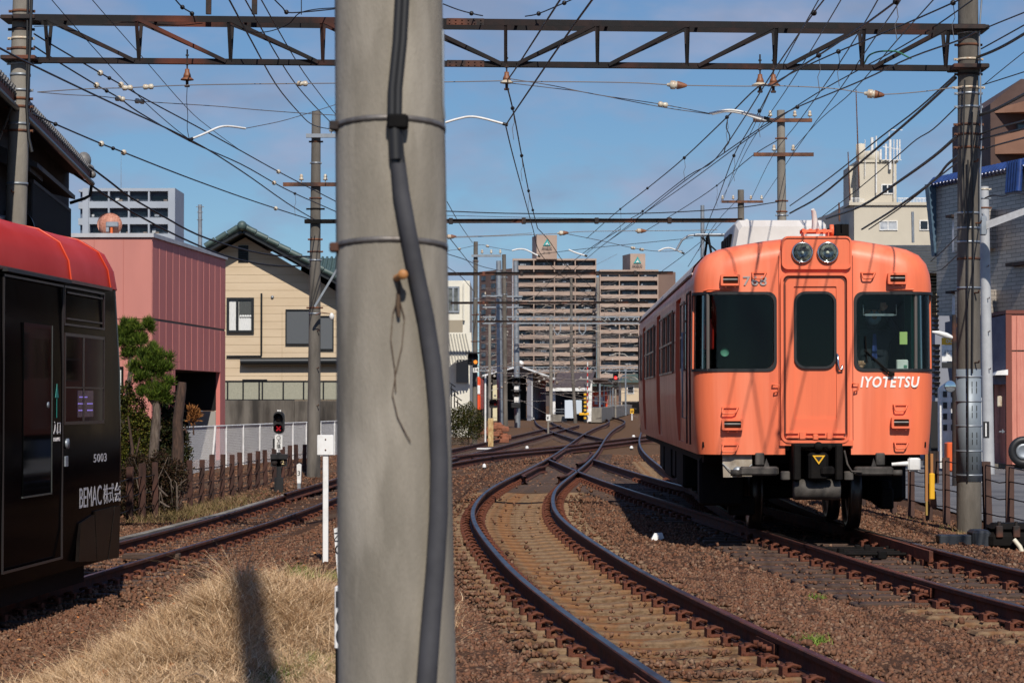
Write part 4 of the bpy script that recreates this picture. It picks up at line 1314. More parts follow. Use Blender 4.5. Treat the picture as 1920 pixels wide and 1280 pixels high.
# --- the big pole close to the camera
def front_pole():
    cx0 = (634+855)/2; cxt = (627+830)/2
    Y = 7.0
    p1 = at(cxt, 0, Y); p0 = at(cx0, 1280, Y)
    d = (p1-p0)/(p1.z-p0.z)
    base = p0 + d*(-.2-p0.z); top = p0 + d*(13.0-p0.z)
    r_at = lambda z: (221/2/F*Y) - (z-p0.z)*((221-203)/2/F*Y)/(p1.z-p0.z)
    t = thing('utility_pole', 'thick near concrete pole with a black cable running down its face', 'utility pole', base)
    m = mat('near_pole_concrete', srgb(143,136,124), .92, 0, srgb(122,116,105), 3.2, spec=.2, stretch=(2.2,2.2,.5), bump=.22, bscale=120, col3=srgb(156,149,137), scale3=2.6, lo3=.5, hi3=.62)
    pole_parts(t, base, top, r_at(-.2), r_at(13.0), m)
    def surf(px, py, out=.0):
        """point on the front of the pole seen at px, py"""
        c = at(px, py, Y); k = base + d*(c.z-base.z); r = r_at(c.z)
        dx = c.x-k.x; dx = max(-r*.99, min(r*.99, dx))
        return Vector((k.x+dx*(1+out/r), k.y-math.sqrt(r*r-dx*dx)-out, c.z))
    # steel straps
    for yl, yc, yr in ((240,232,240),(466,455,462)):
        c = at(730, yc, Y); r = r_at(c.z)
        b = MB(); vs=[]; n=40
        k = base + d*(c.z-base.z)
        for i in range(n):
            a = 2*math.pi*i/n
            sag = .016*(1+math.sin(a))          # the strap rides a little lower at the back
            for rr, zz in ((r+.0005,-.008),(r+.0025,-.008),(r+.0025,.008),(r+.0005,.008)):
                vs.append((k.x+rr*math.cos(a), k.y+rr*math.sin(a), c.z+zz-sag))
        b.add(vs, [(i*4+j,((i+1)%n)*4+j,((i+1)%n)*4+(j+1)%4,i*4+(j+1)%4) for i in range(n) for j in range(4)], True)
        b.build('strap', M['steel'], t, world=True)
        b = MB(); q = surf(636, yl, .004); b.bbox((q.x-.02,q.y-.01,q.z-.014),(q.x+.008,q.y+.03,q.z+.014),.004); b.build('strap_buckle', M['rust_dark'], t, world=True)
    # cable: two leads above, split black duct below
    b = MB()
    for o in (-5, 5):
        pts = [(757+o,-330),(757+o,0),(753+o,90),(745+o,180),(744+o,240),(748+o,300),(752+o,330)]
        b.tube([surf(x,y,.014) for x,y in pts], .0125, 10)
    c = b.build('cable', M['cable'], t, world=True)
    b = MB()
    p = [(750,318),(755,370),(766,440),(780,520),(795,600),(806,680),(813,760),(817,860),(816,960),(811,1060),(804,1160),(796,1290),(790,1500)]
    b.tube([surf(x,y,.02) for x,y in p], [.021,.023,.0235,.0235,.024,.0245,.025,.0255,.0265,.027,.028,.029,.029], 14)
    b.build('cable_duct', mat('dark_grey_duct', srgb(66,66,70), .75, 0, srgb(52,52,56), 6), t, world=True)
    b = MB(); q = surf(749,236,.02); b.bbox((q.x-.03,q.y-.022,q.z-.03),(q.x+.03,q.y+.02,q.z+.012),.006); b.build('cable_clamp', M['darksteel'], t, world=True)
    b = MB(); b.tube([surf(744,250,.02),surf(746,310,.02)], .018, 8); b.build('cable_tape', M['cable'], t, world=True)
    # rusty peg and a loop of thin string
    b = MB(); q = surf(748,527,0); e = q+Vector((.022,-.055,.008)); b.tube([q, e], [.010,.010], 8); b.lathe([(.001,-.01),(.014,-.01),(.014,.006),(.001,.006)], e, 'y', 10); b.build('peg', mat('tan_peg', srgb(170,116,66), .6), t, world=True)
    b = MB(); b.tube([surf(752,535,.01),surf(750,575,.016),surf(752,598,.012)], [.004,.007,.005], 6)
    b.tube([surf(x,y,.006) for x,y in ((752,560),(742,590),(738,640),(745,690),(747,735))], .0016, 5)
    b.tube([surf(x,y,.006) for x,y in ((752,560),(762,600),(758,650),(747,700),(741,740),(750,780),(765,812),(773,826))], .0016, 5)
    b.build('string', mat('brown_string', srgb(84,66,50), .9), t, world=True)
    b = MB(); b.tube([surf(829,60,.003),surf(830,200,.003),surf(832,225,.003)], .004, 6); b.build('edge_wire', M['galv'], t, world=True)
front_pole()

# --- gantry poles and truss
def gantry():
    bx = at(1817,1004,32.4); tpx = at(1815,-60,32.4)
    base = Vector((bx.x, bx.y, -.42)); top = Vector((tpx.x+0, tpx.y, tpx.z))
    t = thing('gantry_pole', 'right concrete pole of the truss, with a grey sleeve round its foot', 'utility pole', base)
    bz = lambda y: at(1817,y,32.4).z
    bands = [(bz(y),.03,mm,l) for y,mm,l in ((62,M['galv'],.0),(85,M['rust'],.05),(112,M['porcelain'],.06),(140,M['rust_dark'],.05),(165,M['porcelain'],.08),(176,M['galv'],.05),(201,M['galv'],.05),(234,M['rust'],.06),(252,M['rust'],.05),(277,M['rust'],.06),(400,M['galv'],.0),(428,M['galv'],.0),(454,M['galv'],.0),(485,M['rust'],0),(540,M['galv'],0))]
    pole_parts(t, base, top, .168, .132, M['concrete_dark'], bands, [(bz(305),-70),(bz(420),-60),(bz(550),-70),(bz(680),-70)])
    b = MB(); z0, z1 = bz(902), bz(692); r=.170
    b.lathe([(r-.004,z0),(r,z0),(r-.006,z1),(r-.012,z1)], (base.x+.003,base.y,0), 'z', 32)
    sl_=b.build('metal_sleeve', mat('grey_plastic_sleeve', srgb(140,150,158), .5, .2, srgb(122,132,140), 2), t, world=True)
    for y in (706,752,798,845,890):
        b = MB(); z=bz(y); b.lathe([(r-.002,z-.012),(r+.006,z-.006),(r+.006,z+.006),(r-.002,z+.012)], (base.x+.003,base.y,0), 'z', 32); b.build('sleeve_rib', M['galv'], sl_, world=True)
    b = MB()
    for y in (720,732,765,778,815,828,860,875):
        z=bz(y)
        for a in (-110,-85,-62):
            a=math.radians(a); c=Vector((base.x+.003+math.cos(a)*(r-.002), base.y+math.sin(a)*(r-.002), z)); b.box((c.x-.004,c.y-.006,z-.035),(c.x+.004,c.y+.004,z+.035))
    b.build('sleeve_slots', M['darksteel'], sl_, world=True)
    b = MB()
    P = [(1843,-30),(1836,60),(1838,140),(1840,250),(1838,340),(1838,420)]
    b.tube([at(x,y,32.25) for x,y in P], .012, 8); b.build('conduit', M['galv'], t, world=True)
    b = MB()
    for o,y0,y1 in ((-8,150,420),(6,210,700),(-2,300,900)):
        b.tube([at(1817+o,y0,32.2),at(1817+o*1.4,(y0+y1)/2,32.2),at(1817+o,y1,32.2)], .011, 6)
    b.build('down_cable', M['cable'], t, world=True)
    # left pole
    bx = at(34,392,33.3)
    base2 = Vector((bx.x-.14, bx.y, -.6)); top2 = at(44,-60,33.3)
    t2 = thing('gantry_pole', 'concrete pole at the left edge carrying the truss, standing behind the tram', 'utility pole', base2)
    bz2 = lambda y: at(34,y,33.3).z
    bands = [(bz2(y),.035,mm,l) for y,mm,l in ((22,M['rust'],.05),(34,M['porcelain'],.07),(56,M['rust_dark'],.05),(73,M['porcelain'],.05),(92,M['rust'],.06),(120,M['galv'],.05),(141,M['galv'],.0),(170,M['galv'],.05),(186,M['rust'],.05),(201,M['rust'],.06),(233,M['galv'],0),(246,M['rust'],.07),(345,M['galv'],0))]
    pole_parts(t2, base2, top2, .165, .13, M['concrete'], bands, [(bz2(362),-95)])
    b = MB(); b.tube([at(x,y,33.05) for x,y in ((60,-20),(56,90),(50,200),(54,260),(60,285))], .022, 8); b.tube([at(x,y,33.08) for x,y in ((52,-20),(50,150),(52,250),(58,275))], .014, 8)
    b.build('down_cable', M['cable'], t2, world=True)
    b = MB(); b.tube([at(28,190,33.1), at(-30,330,34)], .018, 6); b.build('stay_wire', M['galv'], t2, world=True)
    # truss
    YL, YR = 33.3, 32.4
    def P(px, py, dy=0):
        k = (px-40)/(1815-40); Y = YL+(YR-YL)*k
        q = at(px, py, Y); return q + Vector((0,dy,0))
    tr = thing('truss_beam', 'long rusty steel truss beam spanning all tracks between two concrete poles', 'truss beam', P(40,117))
    ytop = lambda px: 37 + (px-40)*(56-37)/1780.
    ybot = lambda px: 112 + (px-40)*(128-112)/1780.
    D = .22
    xs = [30,300,600,900,1200,1500,1842]
    for dy in (-D, D):
        b = MB()
        for a,c in zip(xs,xs[1:]):
            p,q = P(a,ytop(a),dy), P(c,ytop(c),dy)
            b.bar(p,q,.008,.085); b.bar(p+Vector((0,.035,.04)),q+Vector((0,.035,.04)),.07,.008)
        b.build('top_chord', M['truss'], tr, world=True)
    b = MB()
    for a,c in zip(xs,xs[1:]):
        p,q = P(a,ybot(a)), P(c,ybot(c))
        b.bar(p,q,.01,.075); b.bar(p+Vector((0,.04,-.034)),q+Vector((0,.04,-.034)),.08,.01)
    b.build('bottom_chord', M['truss'], tr, world=True)
    vx = [90,260,432,605,776,948,1120,1288,1453,1616,1773]
    for x in vx:
        for dy in (-D, D):
            b = MB(); p=P(x,ytop(x)+3,dy); q=P(x,ybot(x)-2); b.bar(p,q,.045,.008); b.bar(p+Vector((.02,0,0)),q+Vector((.02,0,0)),.008,.045)
            b.build('vertical_strut', M['truss'], tr, world=True)
    for i,x in enumerate(vx[:-1]):
        a,c = (x+6, vx[i+1]-8) if x < 940 else (vx[i]+22, vx[i+1]-6)
        y0,y1 = (ytop(a)+3, ybot(c)) if x < 940 else (ybot(a), ytop(c)+3)
        dt, db = (-D, 0) if x < 940 else (0, -D)
        b = MB(); p=P(a,y0,dt); q=P(c,y1,db); b.bar(p,q,.05,.05)
        p=P(a,y0,-dt); q=P(c,y1,-db); b.bar(p,q,.04,.04)
        b.build('diagonal', M['truss'], tr, world=True)
    b = MB()
    for x in range(110,1800,170):
        b.bar(P(x,ytop(x)-3,-D),P(x+8,ytop(x)-3,D),.04,.01)
    b.build('lacing', M['rust_dark'], tr, world=True)
    b = MB()
    for x in (645,838):
        for yf in (ytop,ybot):
            p = P(x,yf(x),-D-.012 if yf is ytop else -.012); q = P(x+70,yf(x+70),-D-.012 if yf is ytop else -.012)
            b.bar(p,q,.012,.09)
            for k in range(6):
                c=p.lerp(q,(k+.5)/6)
                for s in (-.022,.022): b.ball(c+Vector((0,-.01,s)),.012,5)
    b.build('splice_plate', M['rust_dark'], tr, world=True)
    for x,y0,y1 in ((392,-60,27),(478,-60,27)):
        b = MB(); b.bar(P(x,y0),P(x-1,y1),.07,.07); b.build('upright_post', M['rust_dark'], tr, world=True)
    for x in (40,1815):
        for yf in (ytop,ybot):
            b = MB(); c=P(x,yf(x)); b.bbox((c.x-.24,c.y-.26,c.z-.03),(c.x+.24,c.y+.26,c.z+.03),.01); b.build('pole_bracket', M['rust_dark'], tr, world=True)
    # bell insulators hanging from the bottom chord
    for x,lab in ((351,'rusty bell insulator hanging from the truss left of the concrete pole'),(950,'rusty bell insulator hanging from the truss just right of the concrete pole'),(1425,'pale wide-skirted bell insulator hanging from the right half of the truss'),(1450,'small rust-stained bell insulator beside the pale one on the truss')):
        c = P(x,ybot(x)); t = thing('bell_insulator', lab, 'insulator', (c.x,c.y,c.z), 0, 'bell insulators hanging from the truss')
        b = MB(); b.cyl((0,0,.16),(0,0,-.12),.011,n=6); b.bbox((-.03,-.03,-.05),(.03,.03,-.035),.004); b.cyl((0,0,.07),(0,0,.09),.022,n=6); b.build('hanger_rod', M['rust_dark'], t)
        b = MB(); b.lathe([(.001,-.11),(.03,-.11),(.033,-.15),(.05,-.19),(.055,-.225),(.02,-.23)],(0,0,0),'z',16); b.build('cap', M['porc_rust'], t)
        b = MB(); b.lathe([(.05,-.22),(.088 if x!=1425 else .11,-.25),(.092 if x!=1425 else .115,-.262),(.05,-.27),(.03,-.27)],(0,0,0),'z',18); b.build('skirt', M['porcelain'] if x in (950,1425) else M['porc_rust'], t)
        b = MB(); b.cyl((0,0,-.27),(0,0,-.35),.02,n=8); b.bbox((-.035,-.02,-.36),(.035,.02,-.33),.006); b.build('clamp', M['rust_dark'], t)
gantry()

# --- mid-distance poles
def simple_pole(label, px0, px1, ytop_, Y, zb, r0, r1, m, arms=(), bands=(), name='utility_pole', steps=()):
    top = at(px1, ytop_, Y); pb = at(px0, 751, Y)
    base = Vector((pb.x, Y, zb))
    t = thing(name, label, 'utility pole', base)
    pole_parts(t, base, Vector((top.x, Y, top.z)), r0, r1, m, [(at(px0,y,Y).z,.04,mm,l) for y,mm,l in bands], [(at(px0,y,Y).z,a) for y,a in steps])
    for (xa, xb, ya, mm, pins) in arms:
        b = MB(); p=at(xa,ya,Y); q=at(xb,ya+ (0),Y); p.y-=r1+.05; q.y-=r1+.05
        b.bar(p,q,.09,.09); ar=b.build('crossarm', mm, t, world=True)
        for x in pins:
            c = at(x,ya,Y); c.y = p.y
            b = MB(); b.cyl(c,c+Vector((0,0,.16)),.012,n=6); b.lathe([(.001,.10),(.05,.10),(.055,.14),(.03,.16),(.045,.18),(.03,.24),(.001,.25)],c,'z',12); b.build('pin_insulator', M['porcelain'], ar, world=True)
    return t
R_ = M['rust']; G_ = M['galv']
simple_pole('concrete pole by the left track, just left of the thick near pole', 588, 593, 209, 57.5, -.6, .168, .105, M['concrete_dark'],
    [(532,640,347,M['rust'],(566,611)),(575,640,256,G_,(622,)),(572,640,416,M['darksteel'],())],
    [(254,G_,.06),(266,R_,.06),(306,G_,.03),(372,R_,.03),(449,R_,.05),(472,R_,.06),(488,G_,.03),(577,R_,.06),(588,G_,.0),(392,M['darksteel'],.1)], steps=[(620,-60),(690,-60),(760,-60)])
simple_pole('concrete pole with two rusty crossarms rising behind the train roof', 1470, 1464, 207, 61, -.3, .15, .10, M['concrete'],
    [(1411,1521,227,R_,(1443,1489,1517)),(1412,1524,291,R_,(1450,1486))], [(260,R_,.05),(377,R_,.05),(397,R_,.03),(404,G_,.05)])
simple_pole('short concrete pole top with one crossarm left of the two-armed pole', 1391, 1389, 356, 92, -.3, .15, .12, M['concrete_dark'],
    [(1352,1430,379,R_,(1354,1374,1407,1427))], ())
simple_pole('grey steel pole seen between the train cables and the left unit edge', 1318, 1317, 385, 88, -.3, .09, .07, G_, (), ())
simple_pole('concrete signal pole right of the thick near pole, carrying an orange light', 890, 892, 453, 95, -.2, .105, .085, M['concrete_dark'],
    [(884,940,480,G_,(904,921,938))], [(480,G_,.03),(490,R_,.03),(560,G_,.05),(590,R_,.05),(640,R_,.08)], name='signal_pole')
simple_pole('left one of the two pale grey steel columns before the distant flats', 938, 935, 489, 150, -.2, .19, .16, G_, [(905,945,555,G_,(910,)),(905,945,576,G_,(910,))], [(600,G_,.1)])
simple_pole('dark concrete pole between the two pale grey steel columns', 948, 945, 477, 147, -.2, .14, .12, M['concrete_dark'], (), [(520,G_,.1),(552,G_,.1),(612,R_,.1),(690,R_,.1)])
simple_pole('right one of the two pale grey steel columns, with shunting signals on it', 970, 967, 489, 152, -.2, .19, .16, G_, [(950,980,556,G_,()),(950,980,576,G_,())], [(600,G_,.1),(632,G_,.1)])
simple_pole('slim concrete pole right of the shed door before the flats', 1033, 1033, 590, 175, -.1, .13, .12, M['concrete'], (), [(690,R_,.1)])
simple_pole('leaning concrete pole in front of the little station shelter', 1079, 1070, 640, 172, -.1, .13, .10, M['concrete_dark'], (), [(668,R_,.1)])
simple_pole('tall concrete pole far behind the shelter under the flats', 1072, 1071, 520, 230, -.1, .15, .13, M['concrete_dark'], (), ())
simple_pole('concrete pole beside the distant red signal', 1122, 1121, 520, 235, -.1, .15, .13, M['concrete'], (), ())
simple_pole('thin grey post beyond the platform', 1173, 1173, 690, 260, -.1, .10, .08, G_, (), ())
simple_pole('narrow concrete pole left of the pale columns', 918, 918, 590, 170, -.1, .11, .10, M['concrete'], (), ())
simple_pole('pale grey smooth pole beside the gantry pole at the right', 1853, 1845, 350, 58, -.3, .145, .11, mat('pale_pole_paint', srgb(176,178,180), .6, 0, srgb(160,162,165), 3), (), [(355,M['porcelain'],.06),(372,G_,.05),(390,R_,.06)], steps=[(622,-80),(692,-80),(430,-80),(500,-80),(560,-80)])
simple_pole('weathered brown timber lamp post left of the gantry pole', 1790, 1789, 590, 50, -.3, .06, .045, M['rust_dark'], (), ())
simple_pole('grey roof pole above the pink building', 376, 375, 384, 120, -.3, .13, .10, G_, (), [(388,G_,.1),(398,G_,.05),(412,G_,.05)])

# --- far cross beams
def beam(label, x0, x1, y, Y, h, m, y1=None):
    p = at(x0,y,Y); q = at(x1,y1 if y1 else y,Y)
    t = thing('cross_beam', label, 'beam', p, 0, 'steel cross beams over the tracks')
    b = MB(); b.bar(p,q,.10,.012*1.2); b.bar(p+Vector((0,0,-h)),q+Vector((0,0,-h)),.10,.012); b.bar(p+Vector((0,0,-h/2)),q+Vector((0,0,-h/2)),.014,h)
    b.build('girder', m, t, world=True)
    b = MB()
    for k in range(1,6):
        c=p.lerp(q,k/6.); b.bbox((c.x-.05,c.y-.07,c.z-h-.03),(c.x+.05,c.y+.07,c.z+.03),.01)
    b.build('splice', M['rust_dark'], t, world=True)
    return t
beam('black steel cross beam over the tracks, the nearer one behind the truss', 572, 1392, 412, 58, .085, M['rust_dark'], 410)
beam('second black cross beam, in front of the upper floors of the distant flats', 836, 1262, 511, 84, .10, M['rust_dark'], 509)
beam('third dark cross beam, halfway up the distant flats', 845, 1215, 566, 108, .09, M['rust_dark'], 565)
beam('fourth dark cross beam, just over the grey lattice beam', 848, 1200, 601, 128, .09, M['rust_dark'], 601)
def lattice(label, x0, x1, y0, y1, Y, n, m):
    p=at(x0,y0,Y); t=thing('lattice_beam', label, 'lattice beam', p)
    b=MB(); b.bar(at(x0,y0,Y),at(x1,y0,Y),.09,.09); b.bar(at(x0,y1,Y),at(x1,y1,Y),.09,.09); b.build('chord', m, t, world=True)
    b=MB()
    for k in range(n):
        a=x0+(x1-x0)*k/n; c=x0+(x1-x0)*(k+.5)/n; e=x0+(x1-x0)*(k+1)/n
        b.bar(at(a,y1,Y-.02),at(c,y0,Y-.02),.06,.06); b.bar(at(c,y0,Y+.02),at(e,y1,Y+.02),.06,.06)
    b.build('lacing', m, t, world=True)
    b=MB()
    for x in (1045,1092):
        b.bar(at(x-6,y1,Y),at(x-6,y1+14,Y),.07,.07); b.bar(at(x+6,y1,Y),at(x+6,y1+14,Y),.07,.07); b.bar(at(x-6,y1+14,Y),at(x,y1+22,Y),.07,.07); b.bar(at(x+6,y1+14,Y),at(x,y1+22,Y),.07,.07)
    b.build('hanger', m, t, world=True)
lattice('pale grey lattice beam with zigzag bracing in front of the distant flats', 905, 1200, 594, 606, 150, 17, G_)
lattice('lower thin grey lattice beam close to the far signals', 900, 1200, 688, 695, 250, 22, G_)
# ---------------------------------------------------------------- overhead wires
def wpath(pts, Y0, Y1):
    """a wire through points of the view, its distance running from Y0 to Y1 as along a straight line"""
    L_ = [0]
    for a,b in zip(pts,pts[1:]): L_.append(L_[-1]+math.hypot(b[0]-a[0],b[1]-a[1]))
    out = []
    for p,l in zip(pts,L_):
        k = l/L_[-1]; iy = 1/Y0+(1/Y1-1/Y0)*k
        out.append(at(p[0],p[1],1/iy))
    return out
def smooth_pts(pts, n=4):
    if len(pts) < 3: return pts
    P = [np.array(p, float) for p in pts]; P = [2*P[0]-P[1]]+P+[2*P[-1]-P[-2]]
    out = []
    for i in range(1,len(P)-2):
        for k in range(n):
            t=k/n; a,b,c,d=P[i-1:i+3]
            out.append(tuple(.5*((2*b)+(-a+c)*t+(2*a-5*b+4*c-d)*t*t+(-a+3*b-3*c+d)*t**3)))
    out.append(tuple(P[-2]))
    return out
def wire(label, pts, Y0, Y1, r=.009, m=None, ins=(), balls=(), drops=(), group='overhead wires and cables', cat='overhead wire', smooth=True, name='overhead_wire'):
    pp = smooth_pts(pts) if smooth else pts
    w = wpath(pp, Y0, Y1)
    off = lambda p: p[1] < 0 or p[0] < 0 or p[0] > 1920     # wires leaving the view run on to their next support
    w2 = list(w)
    if off(pts[0]): w2.insert(0, w[0]+(w[0]-w[1]).normalized()*14)
    if off(pts[-1]): w2.append(w[-1]+(w[-1]-w[-2]).normalized()*14)
    t = thing(name, label, cat, w[0], 0, group)
    b = MB(); b.tube(w2, r, 5); b.build('cable', m or M['wire'], t, world=True)
    def depth(x):
        best = min(range(len(w)-1), key=lambda i: 0 if min(pp[i][0],pp[i+1][0])<=x<=max(pp[i][0],pp[i+1][0]) else min(abs(pp[i][0]-x),abs(pp[i+1][0]-x)))
        a,c = pp[best],pp[best+1]; k = 0 if c[0]==a[0] else max(0,min(1,(x-a[0])/(c[0]-a[0])))
        return w[best].lerp(w[best+1],k), (w[best+1]-w[best]).normalized()
    for q in ins:
        x, kind = q
        c, d = depth(x)
        b = MB()
        if kind == 'n':       # barrel
            b.tube([c-d*.075,c-d*.06,c-d*.02,c-d*.01,c+d*.01,c+d*.02,c+d*.06,c+d*.075],[.015,.038,.038,.028,.028,.038,.038,.015],10); mm=M['porcelain']
        elif kind == 'b':     # ball
            b.ball(c,.047,8); mm=M['porcelain']
        elif kind == 's':     # stepped strain insulator, half rusty
            b.tube([c-d*.14,c-d*.10,c-d*.09,c-d*.03,c-d*.02,c+d*.0],[.02,.03,.06,.06,.045,.06],10); mm=M['porcelain']
            b2=MB(); b2.tube([c+d*.0,c+d*.03,c+d*.10,c+d*.13],[.058,.052,.03,.015],10); b2.build('insulator_cap', M['porc_rust'], t, world=True)
        b.build('insulator', mm, t, world=True)
    for x in balls:
        c, d = depth(x); b = MB(); b.ball(c,.032,7); b.build('hanger_disc', M['wire'], t, world=True)
    for x, dy in drops:
        c, d = depth(x); b = MB(); k = dy/F*c.y
        b.tube([c,c+Vector((.02,0,-k*.4)),c+Vector((-.012,0,-k*.6)),c+Vector((.01,0,-k))],.004,4); b.build('dropper', M['wire_grey'], t, world=True)
    return t
WG = M['wire_grey']
LG = 'wires over the left track'
wire('upper wire from the left gantry pole down past two white insulators to the middle pole', [(64,64),(102,87),(186,136),(227,159),(282,191),(370,238),(450,282),(522,322),(630,378)], 33, 57, .012, ins=((188,'b'),(227,'b'),(522,'b')), balls=(205,), group=LG)
wire('second wire from the left gantry pole, with two insulators below the upper one', [(64,87),(110,117),(181,160),(225,185),(259,210),(356,265),(450,307),(514,343),(553,363),(630,397)], 33, 57, .012, ins=((181,'b'),(225,'n'),(514,'b')), balls=(200,553), drops=((553,42),), group=LG)
wire('black wire entering at the left edge and joining the pull-off arm', [(-20,81),(0,91),(64,124),(200,189),(356,262),(450,319),(537,380),(592,413)], 24, 57, .012, group=LG)
wire('lowest wire of the left gantry pole with three insulators before the grey flats', [(60,213),(104,233),(188,269),(232,286),(336,327),(437,364),(517,391),(586,413)], 33, 57, .013, ins=((190,'b'),(232,'b'),(517,'b')), balls=(104,212), group=LG)
wire('thick black cable from the tiled eaves dipping over the pink building', [(168,312),(205,340),(242,368),(300,402),(370,440),(453,467),(524,480),(582,481)], 44, 57, .02, group=LG)
wire('lower thick cable from under the eaves crossing the beige gable', [(140,327),(200,367),(252,400),(336,444),(423,480),(504,497),(582,499)], 44, 57, .02, group=LG)
wire('thin wire falling from the top edge to the pull-off arm left of the near pole', [(85,-20),(97,0),(191,107),(270,190),(329,242),(356,262)], 30, 36, .006, group=LG)
wire('thin wire crossing the left part of the truss from the top edge', [(160,-20),(173,0),(258,97),(349,201),(396,242),(450,282)], 30, 48, .006, group=LG)
wire('curved black wire beside the near pole running to the galvanised bracket', [(420,-20),(430,0),(470,74),(517,158),(564,215),(588,235),(622,243)], 26, 57, .011, group=LG)
wire('middle one of three steep wires left of the near pole', [(450,-20),(460,0),(527,117),(571,178),(640,250)], 26, 50, .009, group=LG)
wire('rightmost steep wire left of the near pole', [(480,-20),(490,0),(557,117),(600,177),(640,228)], 26, 50, .008, group=LG)
wire('twisted span wire with pale insulators stretching right from the left gantry pole', [(70,173),(160,167),(237,165),(278,163),(351,160),(460,158),(567,157),(660,156),(835,154),(941,152)], 33.2, 32.8, .007, WG, ins=((239,'n'),(278,'n'),(567,'n')))
wire('lower twisted span wire sloping from the left gantry pole behind the near pole', [(70,173),(130,178),(190,181),(262,190),(400,199),(480,206),(560,212),(640,217)], 33.2, 36, .006, WG, ins=((225,'n'),(262,'n')))
wire('span wire from the truss bell insulator over to the right gantry pole', [(956,153),(1100,154),(1200,156),(1270,160),(1400,162),(1450,161),(1560,166),(1640,177),(1720,173),(1790,164)], 32.8, 32.2, .007, WG, ins=((1270,'s'),(1640,'s')))
wire('upper strand of the pair sagging right from the bell insulator', [(956,148),(1037,161),(1120,178),(1235,195),(1330,213)], 32.8, 34, .006, WG, ins=((1243,'n'),))
wire('lower strand of the pair sagging right from the bell insulator', [(956,156),(1040,166),(1100,174),(1240,201),(1330,214)], 32.8, 34, .006, WG)
def arm(label, pts, Y0, Y1, r=.017):
    w = wpath(smooth_pts(pts), Y0, Y1); t = thing('pull_off_arm', label, 'pull-off arm', w[0], 0, 'bent tube pull-off arms')
    b = MB(); b.tube(w, r, 8); b.build('tube_arm', M['white'], t, world=True)
    b = MB(); b.tube([w[-1]-(w[-1]-w[-2]).normalized()*.06, w[-1]+(w[-1]-w[-2]).normalized()*.02], r*1.5, 6); b.build('wire_clamp', M['wire'], t, world=True)
arm('bent white pull-off arm over the left track', [(460,241),(430,237),(410,239),(385,250),(356,262)], 37, 36)
wire('thin stay from the left pull-off arm to the middle pole', [(460,241),(520,229),(560,218),(618,200),(640,192)], 37, 40, .006, WG, group=LG)
arm('bent white pull-off arm just right of the near pole', [(835,230),(855,224),(880,219),(905,222),(950,234)], 35, 35)
arm('upper one of two white pull-off arms left of the two-armed pole', [(1330,213),(1362,207),(1382,208),(1410,215),(1440,223)], 34, 34)
arm('lower one of two white pull-off arms left of the two-armed pole', [(1335,214),(1362,209),(1392,213),(1420,222),(1444,227)], 34.2, 34.4)
wire('dropper wire with a white insulator hanging from the leftmost bell insulator', [(351,160),(350,190),(352,216),(351,240),(355,262)], 33, 35, .005, WG, ins=(), balls=(), group='vertical dropper wires', cat='dropper wire', name='dropper_wire')
MG = 'wires over the curved main track'
wire('catenary wire with round hangers falling steeply from the middle bell insulator', [(949,155),(963,212),(978,292),(990,353),(998,390),(1008,428)], 33, 60, .011, balls=(961,978,991,999), drops=((962,55),(978,48),(991,40)), group=MG)
wire('contact wire below the middle pull-off arm, falling to the far beam', [(948,235),(958,277),(969,319),(983,370),(1000,432)], 35, 60, .010, group=MG)
wire('contact wire rising from the middle pull-off arm to the top edge', [(948,235),(970,202),(1067,60),(1110,0),(1130,-30)], 35, 20, .011, group=MG)
wire('catenary wire rising from the middle bell insulator to the top edge', [(951,151),(970,124),(1010,62),(1050,0),(1072,-34)], 33, 20, .010, group=MG)
wire('short black wire with a clamp above the truss right of the near pole', [(831,8),(860,19),(890,27),(905,30)], 31, 33, .009, balls=(884,), group='short wires above the truss')
wire('clamped wire rising right from the truss top', [(985,31),(1010,26),(1060,5),(1085,-6),(1120,-20)], 33, 30, .009, balls=(1010,1058), group='short wires above the truss')
wire('wire with a rusty clamp above the left half of the truss', [(325,-5),(342,14),(360,26),(366,42)], 31, 33, .010, balls=(342,360), group='short wires above the truss')
wire('looped wire above the truss beside the near pole', [(510,-5),(530,15),(540,24),(580,22),(630,17)], 31, 33, .009, balls=(537,), group='short wires above the truss')
wire('second looped wire over the truss beside the near pole', [(630,15),(590,18),(560,26),(540,46),(500,60),(460,58),(425,45)], 31, 33, .007, group='short wires above the truss')
wire('thin sagging wire just under the top chord of the truss', [(64,50),(130,48),(200,46),(240,42),(330,48),(380,44)], 33, 33, .006, group='short wires above the truss')
wire('vertical rod wire above the truss near the pole', [(565,-10),(565,28)], 33, 33, .007, smooth=False, group='short wires above the truss')
RG = 'wires over the right-hand tracks'
wire('catenary with four round hangers running down left from the right insulators', [(1700,-14),(1680,3),(1616,50),(1535,104),(1495,129),(1448,160),(1422,163),(1363,220),(1283,296),(1214,353),(1163,392),(1100,447)], 22, 84, .011, balls=(1680,1535,1363,1283,1214,1163), drops=((1680,75),(1535,68),(1363,50),(1283,44),(1163,40)), group=RG)
wire('wire past the two-armed pole from the top right down to the flats', [(1830,60),(1800,75),(1710,107),(1616,151),(1495,201),(1445,228),(1398,259),(1283,340),(1205,402),(1120,468)], 24, 84, .010, balls=(1495,), group=RG)
wire('long black wire from the gantry pole top down behind the truss', [(1824,0),(1760,45),(1690,88),(1616,128),(1530,176),(1440,235),(1400,262),(1283,348),(1190,412)], 30, 70, .010, group=RG)
wire('wire with hangers from the two-armed pole down left', [(1460,262),(1411,292),(1344,348),(1280,391),(1205,436)], 61, 90, .012, balls=(1344,), drops=((1344,40),), group=RG)
wire('steep wire from the small bell insulator down past the round hanger', [(1448,161),(1424,208),(1400,250),(1376,292),(1347,370),(1330,412),(1310,470)], 33, 70, .009, balls=(1424,1376,1318), drops=((1424,50),(1376,48)), group=RG)
